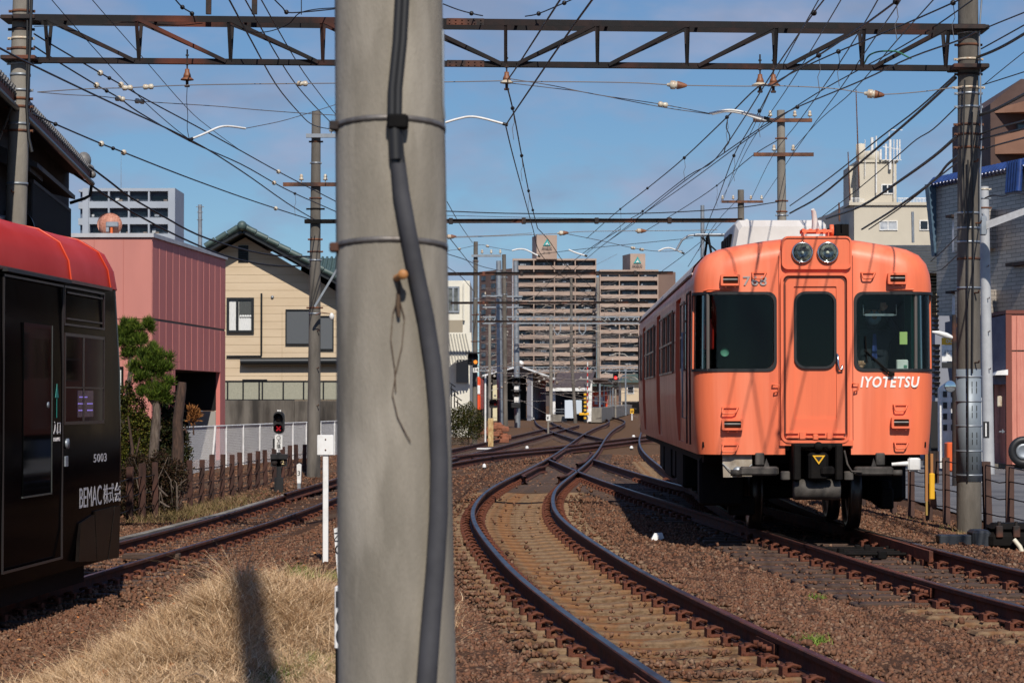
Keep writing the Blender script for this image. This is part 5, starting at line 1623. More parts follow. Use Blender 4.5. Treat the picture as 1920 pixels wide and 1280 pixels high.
wire('wire with two round hangers running up to the gantry pole top', [(1448,158),(1495,132),(1572,97),(1616,79),(1700,44),(1784,7),(1810,-6)], 33, 26, .010, balls=(1572,1787), drops=((1572,66),(1787,70)), group=RG)
wire('thin cable under the thick one reaching the gantry pole below the truss', [(1481,386),(1560,330),(1649,259),(1720,205),(1792,140)], 61, 32.4, .013, group=RG)
wire('thick black cable from the two-armed pole up to the gantry pole', [(1481,400),(1540,366),(1616,302),(1717,215),(1792,146)], 61, 32.4, .022, group=RG)
wire('thick cable from above the train roof to the gantry pole at crossarm height', [(1549,410),(1616,386),(1683,342),(1750,294),(1796,254)], 55, 32.4, .024, group=RG)
wire('twisted black cable from the beige block to the gantry pole', [(1616,430),(1680,390),(1750,339),(1775,310),(1797,292)], 50, 32.4, .020, group=RG)
wire('straight cable just under the twisted one', [(1629,430),(1700,381),(1760,332),(1797,303)], 50, 32.4, .012, group=RG)
wire('thin sagging wire between the rooftop masts and the gantry pole', [(1542,406),(1612,352),(1683,292),(1718,262),(1750,242),(1792,202)], 60, 32.4, .010, group=RG)
wire('thin wire crossing the right end of the truss up to the top edge', [(1488,279),(1540,222),(1602,168),(1680,78),(1750,0),(1770,-22)], 61, 25, .008, group=RG)
wire('steep thin wire left of the two-armed pole crossing the truss', [(1590,-26),(1577,0),(1515,104),(1470,175),(1411,262),(1376,330),(1350,380)], 24, 90, .007, group=RG)
wire('steepest thin wire left of the two-armed pole', [(1549,-26),(1535,0),(1500,62),(1458,141),(1424,215),(1384,300),(1355,378)], 24, 90, .007, group=RG)
wire('thin wire from the rear crossarm through the small insulator', [(1658,-26),(1646,0),(1610,62),(1560,140),(1500,225),(1450,290),(1408,374)], 24, 90, .008, group=RG)
wire('thin wire from the rear crossarm passing the upper right crossarm', [(1700,-20),(1680,14),(1640,72),(1580,160),(1530,228),(1486,290),(1430,374)], 24, 90, .008, group=RG)
wire('wire with an in-line splice crossing the black beam left of the train', [(1545,0),(1522,30),(1480,90),(1440,150),(1395,222),(1340,300),(1290,330),(1205,396),(1175,415),(1100,475)], 24, 84, .009, balls=(1526,1205), group=RG)
wire('green insulated jumper looped on the right part of the truss', [(1620,120),(1630,104),(1650,97),(1680,97),(1700,106),(1708,110)], 33, 32, .012, mat('green_insulation', srgb(60,120,92), .6), group='jumper loops')
wire('green-black jumper hanging below the first round hanger', [(1364,225),(1362,240),(1368,255),(1366,268),(1360,276),(1358,286)], 40, 40, .010, M['wire'], group='jumper loops')
HG = 'thin horizontal wires'
wire('black horizontal cable just above the nearer cross beam', [(836,396),(950,400),(1100,401),(1240,399),(1380,390),(1462,378)], 57, 61, .013, group=HG)
wire('faint horizontal wire under the black cable above the cross beam', [(836,404),(1000,408),(1130,410),(1240,410)], 70, 70, .007, group=HG)
wire('span wire with rusty insulators under the nearer cross beam', [(838,446),(1000,440),(1056,437),(1098,434),(1202,433),(1300,432),(1345,431)], 58, 58, .008, WG, ins=((1056,'s'),(1202,'s')), group=HG)
wire('pale stay with two white insulators behind the train pantograph', [(1060,438),(1130,452),(1187,465),(1232,471),(1280,470)], 60, 64, .008, WG, ins=((1187,'n'),(1203,'n')), group=HG)
arm('bent white pull-off arm just left of the train roof', [(1234,471),(1245,466),(1256,465),(1268,469),(1282,475)], 64, 64, .02)
arm('straight white arm above the distant flats', [(1066,468),(1080,474),(1100,480)], 66, 66, .022)
arm('bent white arm over the tower sign of the flats', [(960,470),(972,467),(985,468),(1000,475),(1012,481)], 70, 70, .022)
wire('thin wire from the bent arm to the signal pole', [(960,470),(920,463),(900,459),(860,467),(840,470)], 70, 75, .007, WG, ins=((914,'n'),(861,'n')), group=HG)
wire('wire with stepped insulator right of the near pole at beam height', [(838,444),(880,443),(940,441),(998,437)], 60, 60, .007, WG, ins=((846,'s'),), group=HG)
for lab,pts,Y0,Y1 in (
  ('black wire crossing before the tower sign from lower left to upper right',[(1000,560),(1040,520),(1100,470),(1163,430)],110,70),
  ('black wire crossing the flats from upper left to lower right',[(1008,428),(1030,452),(1060,495),(1100,530),(1130,560)],60,110),
  ('second black wire falling right across the flats',[(1000,432),(1010,470),(1035,500),(1075,535),(1110,556)],60,110),
  ('wire rising right across the flats towards the train roof',[(1045,530),(1085,498),(1130,460),(1190,418)],110,84),
  ('wire fanning left from the first far beam to the signal pole',[(838,440),(862,470),(886,500),(905,520)],60,95),
  ('upper wire fanning left to the signal pole',[(838,378),(862,420),(886,455)],60,95),
  ('wire from the near pole edge sloping under the far beam',[(838,476),(870,486),(905,500),(960,512)],60,95),
  ('wire crossing low before the white building',[(838,500),(866,520),(890,548)],70,95),
  ('thin wire above the far beam sloping to the train',[(1000,478),(1100,466),(1200,456),(1300,446)],90,90),
  ('wire behind the pantograph rising to the crossarm',[(1225,520),(1280,480),(1330,440),(1355,415)],84,92),
  ('wire right of the pantograph rising steeply',[(1290,500),(1315,460),(1345,415),(1385,372)],84,92)):
    wire(lab, pts, Y0, Y1, .011, group='wires between the far beams')
# wires leaving the right gantry pole towards the camera side
for lab,pts,r in (
  ('wire leaving the top of the right gantry pole to the right edge',[(1846,54),(1880,40),(1930,20)],.010),
  ('second wire leaving the right gantry pole under the truss top',[(1840,92),(1880,70),(1930,42)],.010),
  ('thick drooping cable leaving the right gantry pole',[(1832,108),(1860,97),(1890,82),(1930,58)],.020),
  ('thin steep wire right of the gantry pole',[(1846,158),(1880,130),(1930,90)],.006),
  ('thin flat wire right of the gantry pole',[(1842,160),(1880,148),(1930,132)],.008),
  ('thick black cable crossing the brown block at the right edge',[(1838,216),(1870,204),(1930,172)],.022),
  ('cable crossing the lower balcony of the brown block',[(1838,252),(1870,240),(1930,224)],.013),
  ('lower cable beside the blue roof tiles',[(1838,262),(1870,253),(1930,238)],.013),
  ('lowest cable crossing from the gantry pole to the right edge',[(1838,282),(1870,272),(1930,256)],.012),
  ('curly dark cable before the white-brick building',[(1846,372),(1862,366),(1880,368),(1900,362),(1930,364)],.010)):
    wire(lab, pts, 32.3, 29, r, group='wires right of the gantry pole')
for lab,pts in (('wire from the white-brick wall down to the train roof corner',[(1745,490),(1770,468),(1797,440)]),('lower looped wire from the white-brick wall to the gantry pole',[(1742,512),(1765,505),(1782,490),(1797,476)]),('left-edge stay behind the left gantry pole',[(-5,33),(12,34),(24,30)])):
    wire(lab, pts, 46 if pts[0][0]>0 else 34, 33, .010, group='short low wires')

# the far tangle nobody could count, between the distant gantries
def tangle():
    rng = random.Random(21); b = MB()
    for k in range(120):
        Y = rng.uniform(110, 320); y = rng.uniform(520, 745); x0 = rng.uniform(850,1060); L_ = rng.uniform(60,260); sl_ = rng.uniform(-.12,.12) if rng.random()<.7 else rng.uniform(-.6,.6)
        x1 = min(1196, x0+L_); n=5
        pts=[at(x0+(x1-x0)*i/n, y+sl_*(x1-x0)*i/n+6*math.sin(math.pi*i/n), Y) for i in range(n+1)]
        b.tube(pts, rng.choice((.008,.012,.018)), 4)
    o = b.build('wire_tangle', M['wire_grey']); tag(o,'grey tangle of far overhead wires before the distant flats','wires',kind='stuff')
    b = MB()
    for k in range(300):
        Y = rng.uniform(120, 300); x=rng.uniform(860,1190); y=rng.uniform(560,745)
        c=at(x,y,Y); 
        if rng.random()<.6: b.ball(c, rng.uniform(.04,.09), 5)
        elif rng.random()<.7: b.bar(c, c+Vector((rng.uniform(.2,1.2),0,rng.uniform(-.3,.3))), .03,.03)
        else: b.tube([c,c+Vector((.3,0,.1)),c+Vector((.7,0,.06)),c+Vector((1.0,0,-.15))],.02,5)
    o = b.build('insulator_scatter', mat('far_greyish_fittings', srgb(178,172,162), .6, 0, srgb(110,88,74), .8, lo=.4, hi=.6)); tag(o,'mass of tiny far insulators and brackets among the distant wires','insulators',kind='stuff')
tangle()
# ---------------------------------------------------------------- buildings on the left
def wall_local(t): return ORG[t]
def frame_win(t, name, x0, z0, x1, z1, y, fm, gm, mull=(), th=.05, depth=.06, sill=False, curtain=None):
    """window in a wall facing the camera at depth y, world coordinates"""
    b = MB()
    b.box((x0,y-depth,z0),(x0+th,y,z1)); b.box((x1-th,y-depth,z0),(x1,y,z1)); b.box((x0+th,y-depth,z0),(x1-th,y,z0+th)); b.box((x0+th,y-depth,z1-th),(x1-th,y,z1))
    for mx_ in mull: b.box((mx_-th/2,y-depth,z0+th),(mx_+th/2,y,z1-th))
    w = b.build(name, fm, t, world=True)
    b = MB(); b.box((x0+th,y-.02,z0+th),(x1-th,y-.008,z1-th)); b.build('pane', gm, w, world=True)
    return w

M['pinkl'] = mat('salmon_pink_panel', srgb(192,124,113), .65, 0, srgb(182,116,105), .7, stretch=(1,1,.25), col3=srgb(170,110,102), scale3=.5, lo3=.45)
M['pinkd'] = mat('rose_pink_siding', srgb(208,122,112), .65, 0, srgb(194,112,104), .7, stretch=(1,1,.25))
def pink_building():
    A = at(285,445,60); z1 = A.z                      # near right corner
    Bp = Vector((A.x+.072*9.6, 69.6, 0))              # far right corner
    t = thing('pink_building', 'salmon-pink flat-roofed building with an open carport at its right end', 'building', (A.x, A.y, -.6))
    x0 = at(30,445,60).x
    zs = at(285,598,60).z; zo = 1.5+(751-692)/F*62.5
    b = MB()
    b.box((x0,60,zs+.012),(A.x,60.3,z1)); b.box((x0,60,-.6),(A.x,60.3,zs-.012)); b.box((x0,60.03,zs-.012),(A.x,60.25,zs+.012))
    b.build('front_wall', M['pinkl'], t, world=True)
    b = MB()
    for px in (176,231):
        x=at(px,600,60).x; b.box((x-.008,59.992,-.3),(x+.008,60.0,z1-.02))
    b.build('panel_joint', mat('pink_joint', srgb(170,104,94), .7), t, world=True)
    # right face: boards with raised seams; z bands above and below the dark joint
    d = (Bp-Vector((A.x,60,0))); L_=d.length; d.normalize(); n=Vector((d.y,-d.x,0))
    def Q(u, z, o=0.0): p=Vector((A.x,60,0))+d*u+n*o; return (p.x,p.y,z)
    def slab(b,u0,u1,za,zb,o0,o1): b.hexa([Q(u0,za,o0),Q(u0,za,o1),Q(u1,za,o1),Q(u1,za,o0),Q(u0,zb,o0),Q(u0,zb,o1),Q(u1,zb,o1),Q(u1,zb,o0)])
    uo0, uo1 = 2.8, L_-.75
    b = MB()
    slab(b,0.0,L_,zs+.03,z1,-.12,0); slab(b,0.0,L_,zo,zs-.03,-.12,0); slab(b,0,uo0,-.6,zo,-.12,0); slab(b,uo1,L_,-.6,zo,-.12,0)
    slab(b,0,L_,zs-.03,zs+.03,-.12,-.03)
    b.build('side_wall', M['pinkd'], t, world=True)
    b = MB()
    k=.05
    while k < L_:
        if True:
            slab(b,k,k+.035,zs+.03,z1-.02,0,.005); slab(b,k,k+.035,zo+.01 if uo0-.1<k<uo1 else -.5,zs-.03,0,.005)
        k += .80
    b.build('board_seam', mat('pale_seam', srgb(214,140,128), .6), t, world=True)
    b = MB(); slab(b,0,L_,zs-.03,zs+.03,-.03,-.02); b.build('dark_joint', M['black'], t, world=True)
    # carport inside, coloured near black to stand for its shade
    b = MB(); slab(b,uo0-.3,uo1+.1,-.6,zo,-5.5,-5.3); slab(b,uo1-.04,uo1+.1,-.6,zo,-5.3,-.92); slab(b,uo1-.04,uo1+.1,1.22,zo,-.92,-.12); slab(b,uo0-.5,uo1+.1,zo-.02,zo+.1,-5.5,-.12); slab(b,uo0-.5,uo0-.3,-.6,zo,-5.5,-.13); b.build('carport_back', mat('shade_black_garage_wall', srgb(20,18,18), .95), t, world=True)
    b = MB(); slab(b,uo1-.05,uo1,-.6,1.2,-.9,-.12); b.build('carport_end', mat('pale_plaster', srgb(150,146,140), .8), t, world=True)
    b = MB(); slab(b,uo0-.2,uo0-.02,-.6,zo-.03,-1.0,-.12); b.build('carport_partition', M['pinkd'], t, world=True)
    # roof with grey edge
    b = MB()
    b.hexa([(x0,59.94,z1),(A.x+.05,59.94,z1),Q(L_,z1,.06),(x0,70,z1),(x0,59.94,z1+.10),(A.x+.05,59.94,z1+.10),Q(L_,z1+.10,.06),(x0,70,z1+.10)])
    rf=b.build('roof', mat('pale_parapet_flashing', srgb(186,186,188), .5, .2, srgb(168,168,172), 3), t, world=True)
    b = MB(); b.box((x0,66,-.6),(x0+.3,69,z1)); b.build('rear_wall', M['pinkl'], t, world=True)
    # low window with white louvre by the trees
    X0=at(216,690,60).x; X1=at(232,690,60).x
    frame_win(t,'window',X0,at(0,765,60).z,X1,at(0,687,60).z,59.98,M['darksteel'],M['white'])
    # satellite dish on the roof
    c = at(206,421,62); s = thing('satellite_dish', 'round rusty pink dish seen from behind on the roof of the pink building', 'satellite dish', (c.x,c.y,z1+.1))
    o=Vector((0,0,c.z-z1-.1))
    b = MB(); b.lathe([(.30,.0),(.30,.02),(.22,.09),(.12,.13),(.001,.145)], o, 'y', 24); 
    for i in range(len(b.v)):
        x_,y_,z_=b.v[i]; b.v[i]=(x_, -(y_-.0)+.1, z_)
    b.build('reflector', mat('rust_speckled_pink', srgb(196,138,116), .6, 0, srgb(150,92,68), 22), s)
    b = MB(); b.lathe([(.29,.13),(.29,.16),(.001,.17)], (o.x-.06,0,o.z+.02), 'y', 24); b.build('rear_reflector', mat('pale_pink_dish', srgb(206,150,132), .6), s)
    b = MB(); b.cyl((.06,-.1,0),(.06,-.1,o.z),.035); b.build('mast', mat('orange_mast', srgb(216,104,50), .5), s)
    b = MB(); b.bbox((-.08,-.17,o.z-.07),(.24,-.07,o.z+.06),.02); b.bbox((-.08,-.14,o.z-.2),(-.0,-.08,o.z+.02),.01); b.build('bracket', M['galv'], s)
pink_building()

M['beige'] = mat('beige_siding', srgb(204,184,156), .75, 0, srgb(192,171,142), .8, stretch=(.4,1,2))
M['tile_green'] = mat('green_grey_tile', srgb(74,92,88), .5, 0, srgb(58,76,74), 6)
def beige_house():
    Y=84; W=lambda px,py: at(px,py,Y)
    xl=W(405,0).x; xr=W(700,0).x; xp=W(461,0).x; zp=W(0,440).z
    t = thing('beige_house', 'beige clapboard house with a green tiled gable roof and black framed windows', 'house', ((xl+xr)/2,Y,-.3))
    # gable slopes: right slope from the peak (461,437) to (640,545), left slope to (408,470)
    sl=(545-437)/(640-461.)
    zR=W(0,437+sl*(700-461)).z; zL=W(0,437+sl*(461-405)).z
    wall=[(xl,-.3),(xr,-.3),(xr,zR-.1),(xp,zp-.1),(xl,zL-.1)]
    b=MB(); b.prism(wall,'y',Y,Y+9)
    b.build('wall', M['beige'], t, world=True)
    b=MB(); z=.2
    while z<zp-.3:
        # horizontal siding joints, cut off under the slopes
        xr_=min(xr, xp+(zp-z-.15)/(W(0,437).z-W(0,437+sl*100).z)*(W(100,0).x-W(0,0).x)); xl_=max(xl, xp-(zp-z-.15)*(xr_-xp)/max(.01,(zp-z-.15)))
        b.box((max(xl,xp-(xr_-xp)),Y-.006,z),(xr_,Y,z+.012)); z+=.27
    x=W(530,0).x; b.box((x,Y-.006,0),(x+.012,Y,4.6))
    b.build('siding_joint', mat('siding_joint', srgb(168,148,120), .8), t, world=True)
    # roof planes, thick, overhanging
    def slope(x0,z0,x1,z1,nm):
        dx=Vector((x1-x0,0,z1-z0)).normalized(); up=Vector((-dx.z,0,dx.x)); up = up if up.z>0 else -up
        b=MB(); p=Vector((x0,0,z0)); q=Vector((x1,0,z1)); th=.16
        vs=[(p.x,Y-.9,p.z),(q.x,Y-.9,q.z),(q.x,Y+9.4,q.z),(p.x,Y+9.4,p.z)]
        b.hexa(vs+[(v[0]+up.x*th,v[1],v[2]+up.z*th) for v in vs]); r=b.build('roof', M['alu'], t, world=True)
        # tile courses: rolls running down the slope
        b=MB(); n=26
        for k in range(n):
            y=Y-.9+k*.40; b.tube([Vector((p.x,y,p.z))+up*(th+.01),Vector((q.x,y,q.z))+up*(th+.01)],.075,6)
        for k in range(int((q-p).length/.3)):
            c=p+dx*.3*k; b.box((c.x-.02,Y-.95,c.z+th*.9),(c.x+.03,Y+9.4,c.z+th*1.35))
        b.build('roof_tiles', M['tile_green'], r, world=True)
        b=MB()
        m_=int((q-p).length/.42)
        for k in range(m_):
            a=p+dx*((q-p).length*k/m_); c=p+dx*((q-p).length*(k+.93)/m_)
            b.tube([Vector((a.x,Y-.93,a.z))+up*(th+.06),Vector((c.x,Y-.93,c.z))+up*(th+.085)],.10,8)
        b.build('verge_tiles', M['tile_green'], r, world=True)
    slope(xp,zp,W(700,0).x+.6,W(0,437+sl*(712-461)).z,'r')
    slope(W(398,0).x,W(0,437+sl*(461-398)).z,xp,zp,'l')
    b=MB(); b.tube([(xp,Y-1.0,zp+.24),(xp,Y+9.4,zp+.24)],.15,10); b.ball((xp,Y-1.02,zp+.24),.17,8); b.build('ridge', M['tile_green'], t, world=True)
    # second roof wing behind, right
    z0=W(0,468).z; b=MB()
    b.hexa([(W(538,0).x,Y+3,z0-1.9),(W(760,0).x,Y+3,z0-1.9),(W(760,0).x,Y+7,z0),(W(538,0).x,Y+7,z0),(W(538,0).x,Y+3,z0-1.75),(W(760,0).x,Y+3,z0-1.75),(W(760,0).x,Y+7,z0+.12),(W(538,0).x,Y+7,z0+.12)])
    for k in range(24):
        x=W(540,0).x+k*.17
        b.tube([(x,Y+3,z0-1.72),(x,Y+7,z0+.15)],.05,5)
    b.build('rear_roof', M['tile_green'], t, world=True)
    # vent, windows
    def zz(py): return W(0,py).z
    def xx(px): return W(px,0).x
    b=MB()
    b.box((xx(448),Y-.03,zz(492)),(xx(467),Y,zz(460)))
    v=b.build('gable_vent', M['alu'], t, world=True)
    b=MB()
    for k in range(9): z=zz(490)+k*.06; b.box((xx(449),Y-.055,z),(xx(466),Y-.03,z+.025))
    b.build('vent_slat', M['darksteel'], v, world=True)
    gl=glass_mat('house_window_glass',(.85,.87,.88)); cur=mat('white_lace_curtain', srgb(224,224,220), .9, 0, srgb(188,190,190), 22, stretch=(6,1,.3))
    w=frame_win(t,'window',xx(427),zz(624),xx(478),zz(558),Y-.02,M['alu'],cur,mull=(xx(447),),th=.09,depth=.08)
    b=MB(); b.box((xx(450),Y-.05,zz(592)),(xx(474),Y-.035,zz(562))); b.build('dark_upper_pane', mat('smoky_pane', srgb(88,90,88), .2, 0, srgb(66,68,66), 20), w, world=True)
    b=MB()
    for k in range(5): q=xx(451)+k*.085; b.ball((q+.04,Y-.045,zz(593)),.05,6)
    b.build('curtain_scallop', cur, w, world=True)
    frame_win(t,'window',xx(537),zz(646),xx(584),zz(580),Y-.03,M['alu'],mat('grey_mesh_screen', srgb(84,88,92), .7, 0, srgb(74,78,82), 60),th=.04)
    frame_win(t,'window',xx(600),zz(656),xx(627),zz(592),Y-.03,M['alu'],mat('grey_mesh_screen_b', srgb(84,88,92), .7),th=.04)
    # downpipe, gutter roll, vent cap
    b=MB(); b.tube([(xx(492),Y-.06,zz(550)),(xx(492),Y-.06,zz(664)),(xx(491),Y-.06,zz(668)),(xx(427),Y-.06,zz(668))],.035,8); b.build('downpipe', M['alu'], t, world=True)
    b=MB(); b.tube([(xx(454),Y-.22,zz(678)),(xx(720),Y-.22,zz(677))],.14,12); b.box((xx(454),Y-.1,zz(683)),(xx(720),Y,zz(671))); b.build('awning_roll', M['alu'], t, world=True)
    b=MB(); b.lathe([(.001,-.06),(.05,-.05),(.06,0),(.001,0)],(xx(512),Y,zz(557)),'y',12); b.build('vent_cap', M['galv'], t, world=True)
beige_house()

def screen_wall():
    Y=80; W=lambda px,py: at(px,py,Y)
    x0=W(424,0).x; x1=W(690,0).x; z=W(0,750).z
    t=thing('concrete_wall','stained grey concrete wall topped with frosted panels before the beige house','wall',((x0+x1)/2,Y,-.3))
    b=MB(); b.box((x0,Y,-.4),(W(553,0).x,Y+.2,z)); b.box((W(553,0).x+.01,Y+.03,-.4),(x1,Y+.2,z-.01))
    b.build('wall', mat('stained_concrete', srgb(104,98,90), .9, 0, srgb(66,60,54), 1.3, stretch=(2.2,1,.45), bump=.3, col3=srgb(46,42,38), scale3=.9), t, world=True)
    b=MB(); z1=W(0,716).z
    for px in (427,456,486,492,531,569,585,606,640,676):
        b.box((W(px,0).x,Y+.06,z+.0),(W(px,0).x+.05,Y+.11,z1))
    b.box((x0,Y+.06,z1),(x1,Y+.11,z1+.05)); b.box((x0,Y+.06,z),(x1,Y+.11,z+.03))
    b.box((W(456,0).x,Y+.02,z1+.05),(W(502,0).x,Y+.15,z1+.09))
    b.build('panel_frame', M['alu'], t, world=True)
    b=MB(); b.box((x0,Y+.075,z+.03),(x1,Y+.09,z1)); b.build('frosted_panel', mat('frosted_panel', srgb(158,156,138), .5, 0, srgb(138,138,122), 30), t, world=True)
screen_wall()

def tiled_house():
    # old timber house behind the left gantry pole, wall painted as dark as its shaded side: its eaves side runs away from the camera
    dk=mat('shade_dark_wall', srgb(40,34,33), .85, 0, srgb(26,23,24), 2); m2=mat('dark_soffit_boards', srgb(52,36,30), .8, 0, srgb(38,28,24), 4)
    P0=Vector((-8.26,45,0)); d=Vector((.083,-1,0)).normalized(); n=Vector((1,.083,0)).normalized()
    def Q(u,z,o=0.0): p=P0+d*u+n*o; return (p.x,p.y,z)
    def pr(px,py,o=0.0):
        """u and z where the view ray meets the vertical plane at offset o"""
        r=at(px,py,1.0)-Vector(CAM); c=Vector(CAM); p0=P0+n*o
        k=(p0-c).dot(n)/r.dot(n); q=c+r*k
        return (q-p0).dot(d), q.z
    def slab(b,u0,u1,za,zb,o0,o1): b.hexa([Q(u0,za,o0),Q(u0,za,o1),Q(u1,za,o1),Q(u1,za,o0),Q(u0,zb,o0),Q(u0,zb,o1),Q(u1,zb,o1),Q(u1,zb,o0)])
    ov=.40
    ue,ze=pr(167,330,ov); un=14.0
    t=thing('old_house','dark two-storey house with grey tiled roof behind the left gantry pole','house',Q(2,-.6,-2))
    b=MB(); slab(b,0,un,-.6,ze+.1,-7,0); b.build('wall', dk, t, world=True)
    b=MB(); k=.42   # roof pitch
    def roofq(u,o,h): return Q(u,ze+(ov-o)*k+h,o)
    b.hexa([roofq(ue,ov,-.10),roofq(un,ov,-.10),roofq(un,-7,-.10),roofq(ue,-7,-.10),roofq(ue,ov,.06),roofq(un,ov,.06),roofq(un,-7,.06),roofq(ue,-7,.06)])
    r=b.build('roof', m2, t, world=True)
    b=MB(); b.hexa([Q(ue,ze-.11,ov+.003),Q(un,ze-.11,ov+.003),Q(un,ze-.11,ov+.03),Q(ue,ze-.11,ov+.03),Q(ue,ze+.07,ov+.003),Q(un,ze+.07,ov+.003),Q(un,ze+.07,ov+.03),Q(ue,ze+.07,ov+.03)]); b.build('eaves_board', mat('red_brown_board', srgb(120,66,48), .7), r, world=True)
    gt=mat('grey_roof_tile', srgb(122,120,116), .5, 0, srgb(88,86,84), 8)
    b=MB(); u=ue
    while u<un:
        b.tube([roofq(u,ov+.05,.12),roofq(u,-7,.12)],.06,8); b.tube([roofq(u+.12,ov+.05,.09),roofq(u+.12,-7,.09)],.05,4); u+=.25
    b.build('roof_tiles', gt, r, world=True)
    b=MB(); q=Vector(Q(ue,ze,ov)); b.ball(q+Vector((-.10,0,.28)),.14,8,1.2); b.ball(q+Vector((.0,0,.12)),.10,8); b.ball(q+Vector((.07,-.05,.02)),.07,8); b.tube([q+Vector((-.05,.05,.2)),Vector(roofq(ue,-7,.2))],.09,8); b.build('verge_end_tile', gt, r, world=True)
    b=MB(); c=at(2,188,37); b.ball(c,.2,8,1.5); b.ball(c+Vector((.08,.1,-.3)),.17,8); b.tube([c+Vector((0,.1,-.1)),c+Vector((-3,.3,.9))],.17,8); b.build('ridge_tile', gt, r, world=True)
    b=MB(); b.tube([Q(ue-.05,ze-.14,ov+.06),Q(un,ze-.14,ov+.06)],.045,8); b.tube([Q(ue,ze-.14,ov+.05),Q(ue,ze-.36,ov+.02),Q(ue+.02,ze-.42,ov-.08),Q(.3,ze-.50,.05)],.03,8); b.build('gutter', M['alu'], t, world=True)
    # canopies over the windows, balcony, shutters
    for (x0,y0,x1,y1,o) in ((56,300,80,336,.45),(70,340,141,370,.55)):
        ua,za=pr(x0,y0,o); ub,zb=pr(x1,y1,o); z=(za+zb)/2
        b=MB(); b.hexa([Q(ub,zb-.04,o),Q(ua,zb-.04,o),Q(ua,zb+.1,0),Q(ub,zb+.1,0),Q(ub,zb+.03,o),Q(ua,zb+.03,o),Q(ua,zb+.28,0),Q(ub,zb+.28,0)]); b.build('canopy', mat('dull_canopy', srgb(58,54,52), .8), t, world=True)  # canopy colour darkened to hold the shade of the undersides
    ua,z0=pr(60,445,.4); ub,_=pr(131,445,.4); _,z1=pr(131,392,.4)
    b=MB(); slab(b,ub,ua,z1-.05,z1,.35,.42); slab(b,ub,ub+.05,-.6,z1,.0,.42); slab(b,ub,ua,.6,.7,0,.42)
    u=ub
    while u<ua: slab(b,u,u+.025,.7,z1-.05,.38,.41); u+=.09
    b.build('balcony_rail', mat('slat_brown', srgb(50,44,43), .7), t, world=True)
    b=MB()
    for x0,x1,y0,y1 in ((70,88,330,372),(94,118,372,410)):
        ua,z1=pr(x0,y0,.02); ub,z0=pr(x1,y1,.02); slab(b,ub,ua,z0,z1,.0,.03)
    b.build('shuttered_window', M['win_dark'], t, world=True)
    ua,za=pr(-30,404,.3); ub,zb=pr(120,417,.3)
    b=MB(); b.hexa([Q(ub,zb-.05,.3),Q(ua,za-.05,.3),Q(ua,za-.03,0),Q(ub,zb-.03,0),Q(ub,zb,.3),Q(ua,za,.3),Q(ua,za+.05,0),Q(ub,zb+.05,0)]); b.build('metal_lean_to', mat('pale_sheet_metal', srgb(150,150,152), .4, .4), t, world=True)
    c=at(26,414,35.5); t2=thing('round_hood','black half-round hood rising behind the tram roof at the left gantry pole','hood',(c.x,c.y,-.6))
    b=MB(); b.lathe([(.30,.0),(.30,.06),(.2,.09),(.001,.1)],(0,0,c.z+.6-.12),'y',24); b.build('hood_disc', M['black'], t2); b=MB(); b.cyl((0,.05,0),(0,.05,c.z+.4),.03); b.build('hood_post', M['rust'], t2)
tiled_house()

# ---------------------------------------------------------------- flats
def flats(t, x0, x1, Y, ztop, floors, fh, wm, pm, nb, first_floor=0, depth=12, glassm=None, seed=1, side=True, laundry=False):
    """balconied front: back wall, a parapet per floor, dividers and windows"""
    rng=random.Random(seed); zt=ztop
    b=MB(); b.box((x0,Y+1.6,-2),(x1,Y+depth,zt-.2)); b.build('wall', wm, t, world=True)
    b=MB()
    b.box((x0-.2,Y-.1,zt-.55),(x1+.2,Y+depth+.1,zt)); b.build('roof', pm, t, world=True)
    bw=(x1-x0)/nb
    for k in range(floors):
        z=zt-.55-fh*(k+1)
        if z<-1: break
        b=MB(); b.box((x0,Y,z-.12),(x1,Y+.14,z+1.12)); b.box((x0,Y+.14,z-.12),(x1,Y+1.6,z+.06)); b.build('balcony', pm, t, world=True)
        for j in range(nb):
            b=MB(); f0=rng.uniform(.06,.16); f1=rng.uniform(.8,.93)
            b.box((x0+bw*(j+f0),Y+1.52,z+.1),(x0+bw*(j+f1),Y+1.6,z+2.25))
            for u in (.33,.5,.68): b.box((x0+bw*(j+u),Y+1.50,z+.1),(x0+bw*(j+u)+.12,Y+1.52,z+2.25))
            b.build('window', M['fw'], t, world=True)
            if rng.random()<.45:
                b=MB(); u=rng.uniform(.1,.5); y_=0
                for _ in range(rng.choice((1,2,3))): b.box((x0+bw*(j+u),Y+1.2,z+1.35),(x0+bw*(j+u)+rng.uniform(.35,.9),Y+1.3,z+1.35+rng.uniform(.35,.8))); u+=.09
                b.build('laundry', M['cl'], t, world=True)
            if rng.random()<.3:
                b=MB(); u=rng.uniform(.1,.85); b.box((x0+bw*(j+u),Y+.9,z+.06),(x0+bw*(j+u)+.7,Y+1.2,z+1.55)); b.build('balcony_unit', M['cl2'], t, world=True)
    b=MB()
    for j in range(nb+1): b.box((x0+bw*j-.16,Y-.02,-2),(x0+bw*j+.16,Y+1.6,zt-.55))
    b.build('divider', pm, t, world=True)
M['cl']=mat('pale_cloths', srgb(190,194,198), .8, 0, srgb(110,120,134), .5, lo=.4, hi=.6)
M['cl2']=mat('balcony_clutter', srgb(140,128,118), .8, 0, srgb(90,84,84), .3)
M['fw']=mat('far_window_glass', srgb(28,32,40), .15, 0, srgb(84,92,104), .35, lo=.45, hi=.62)
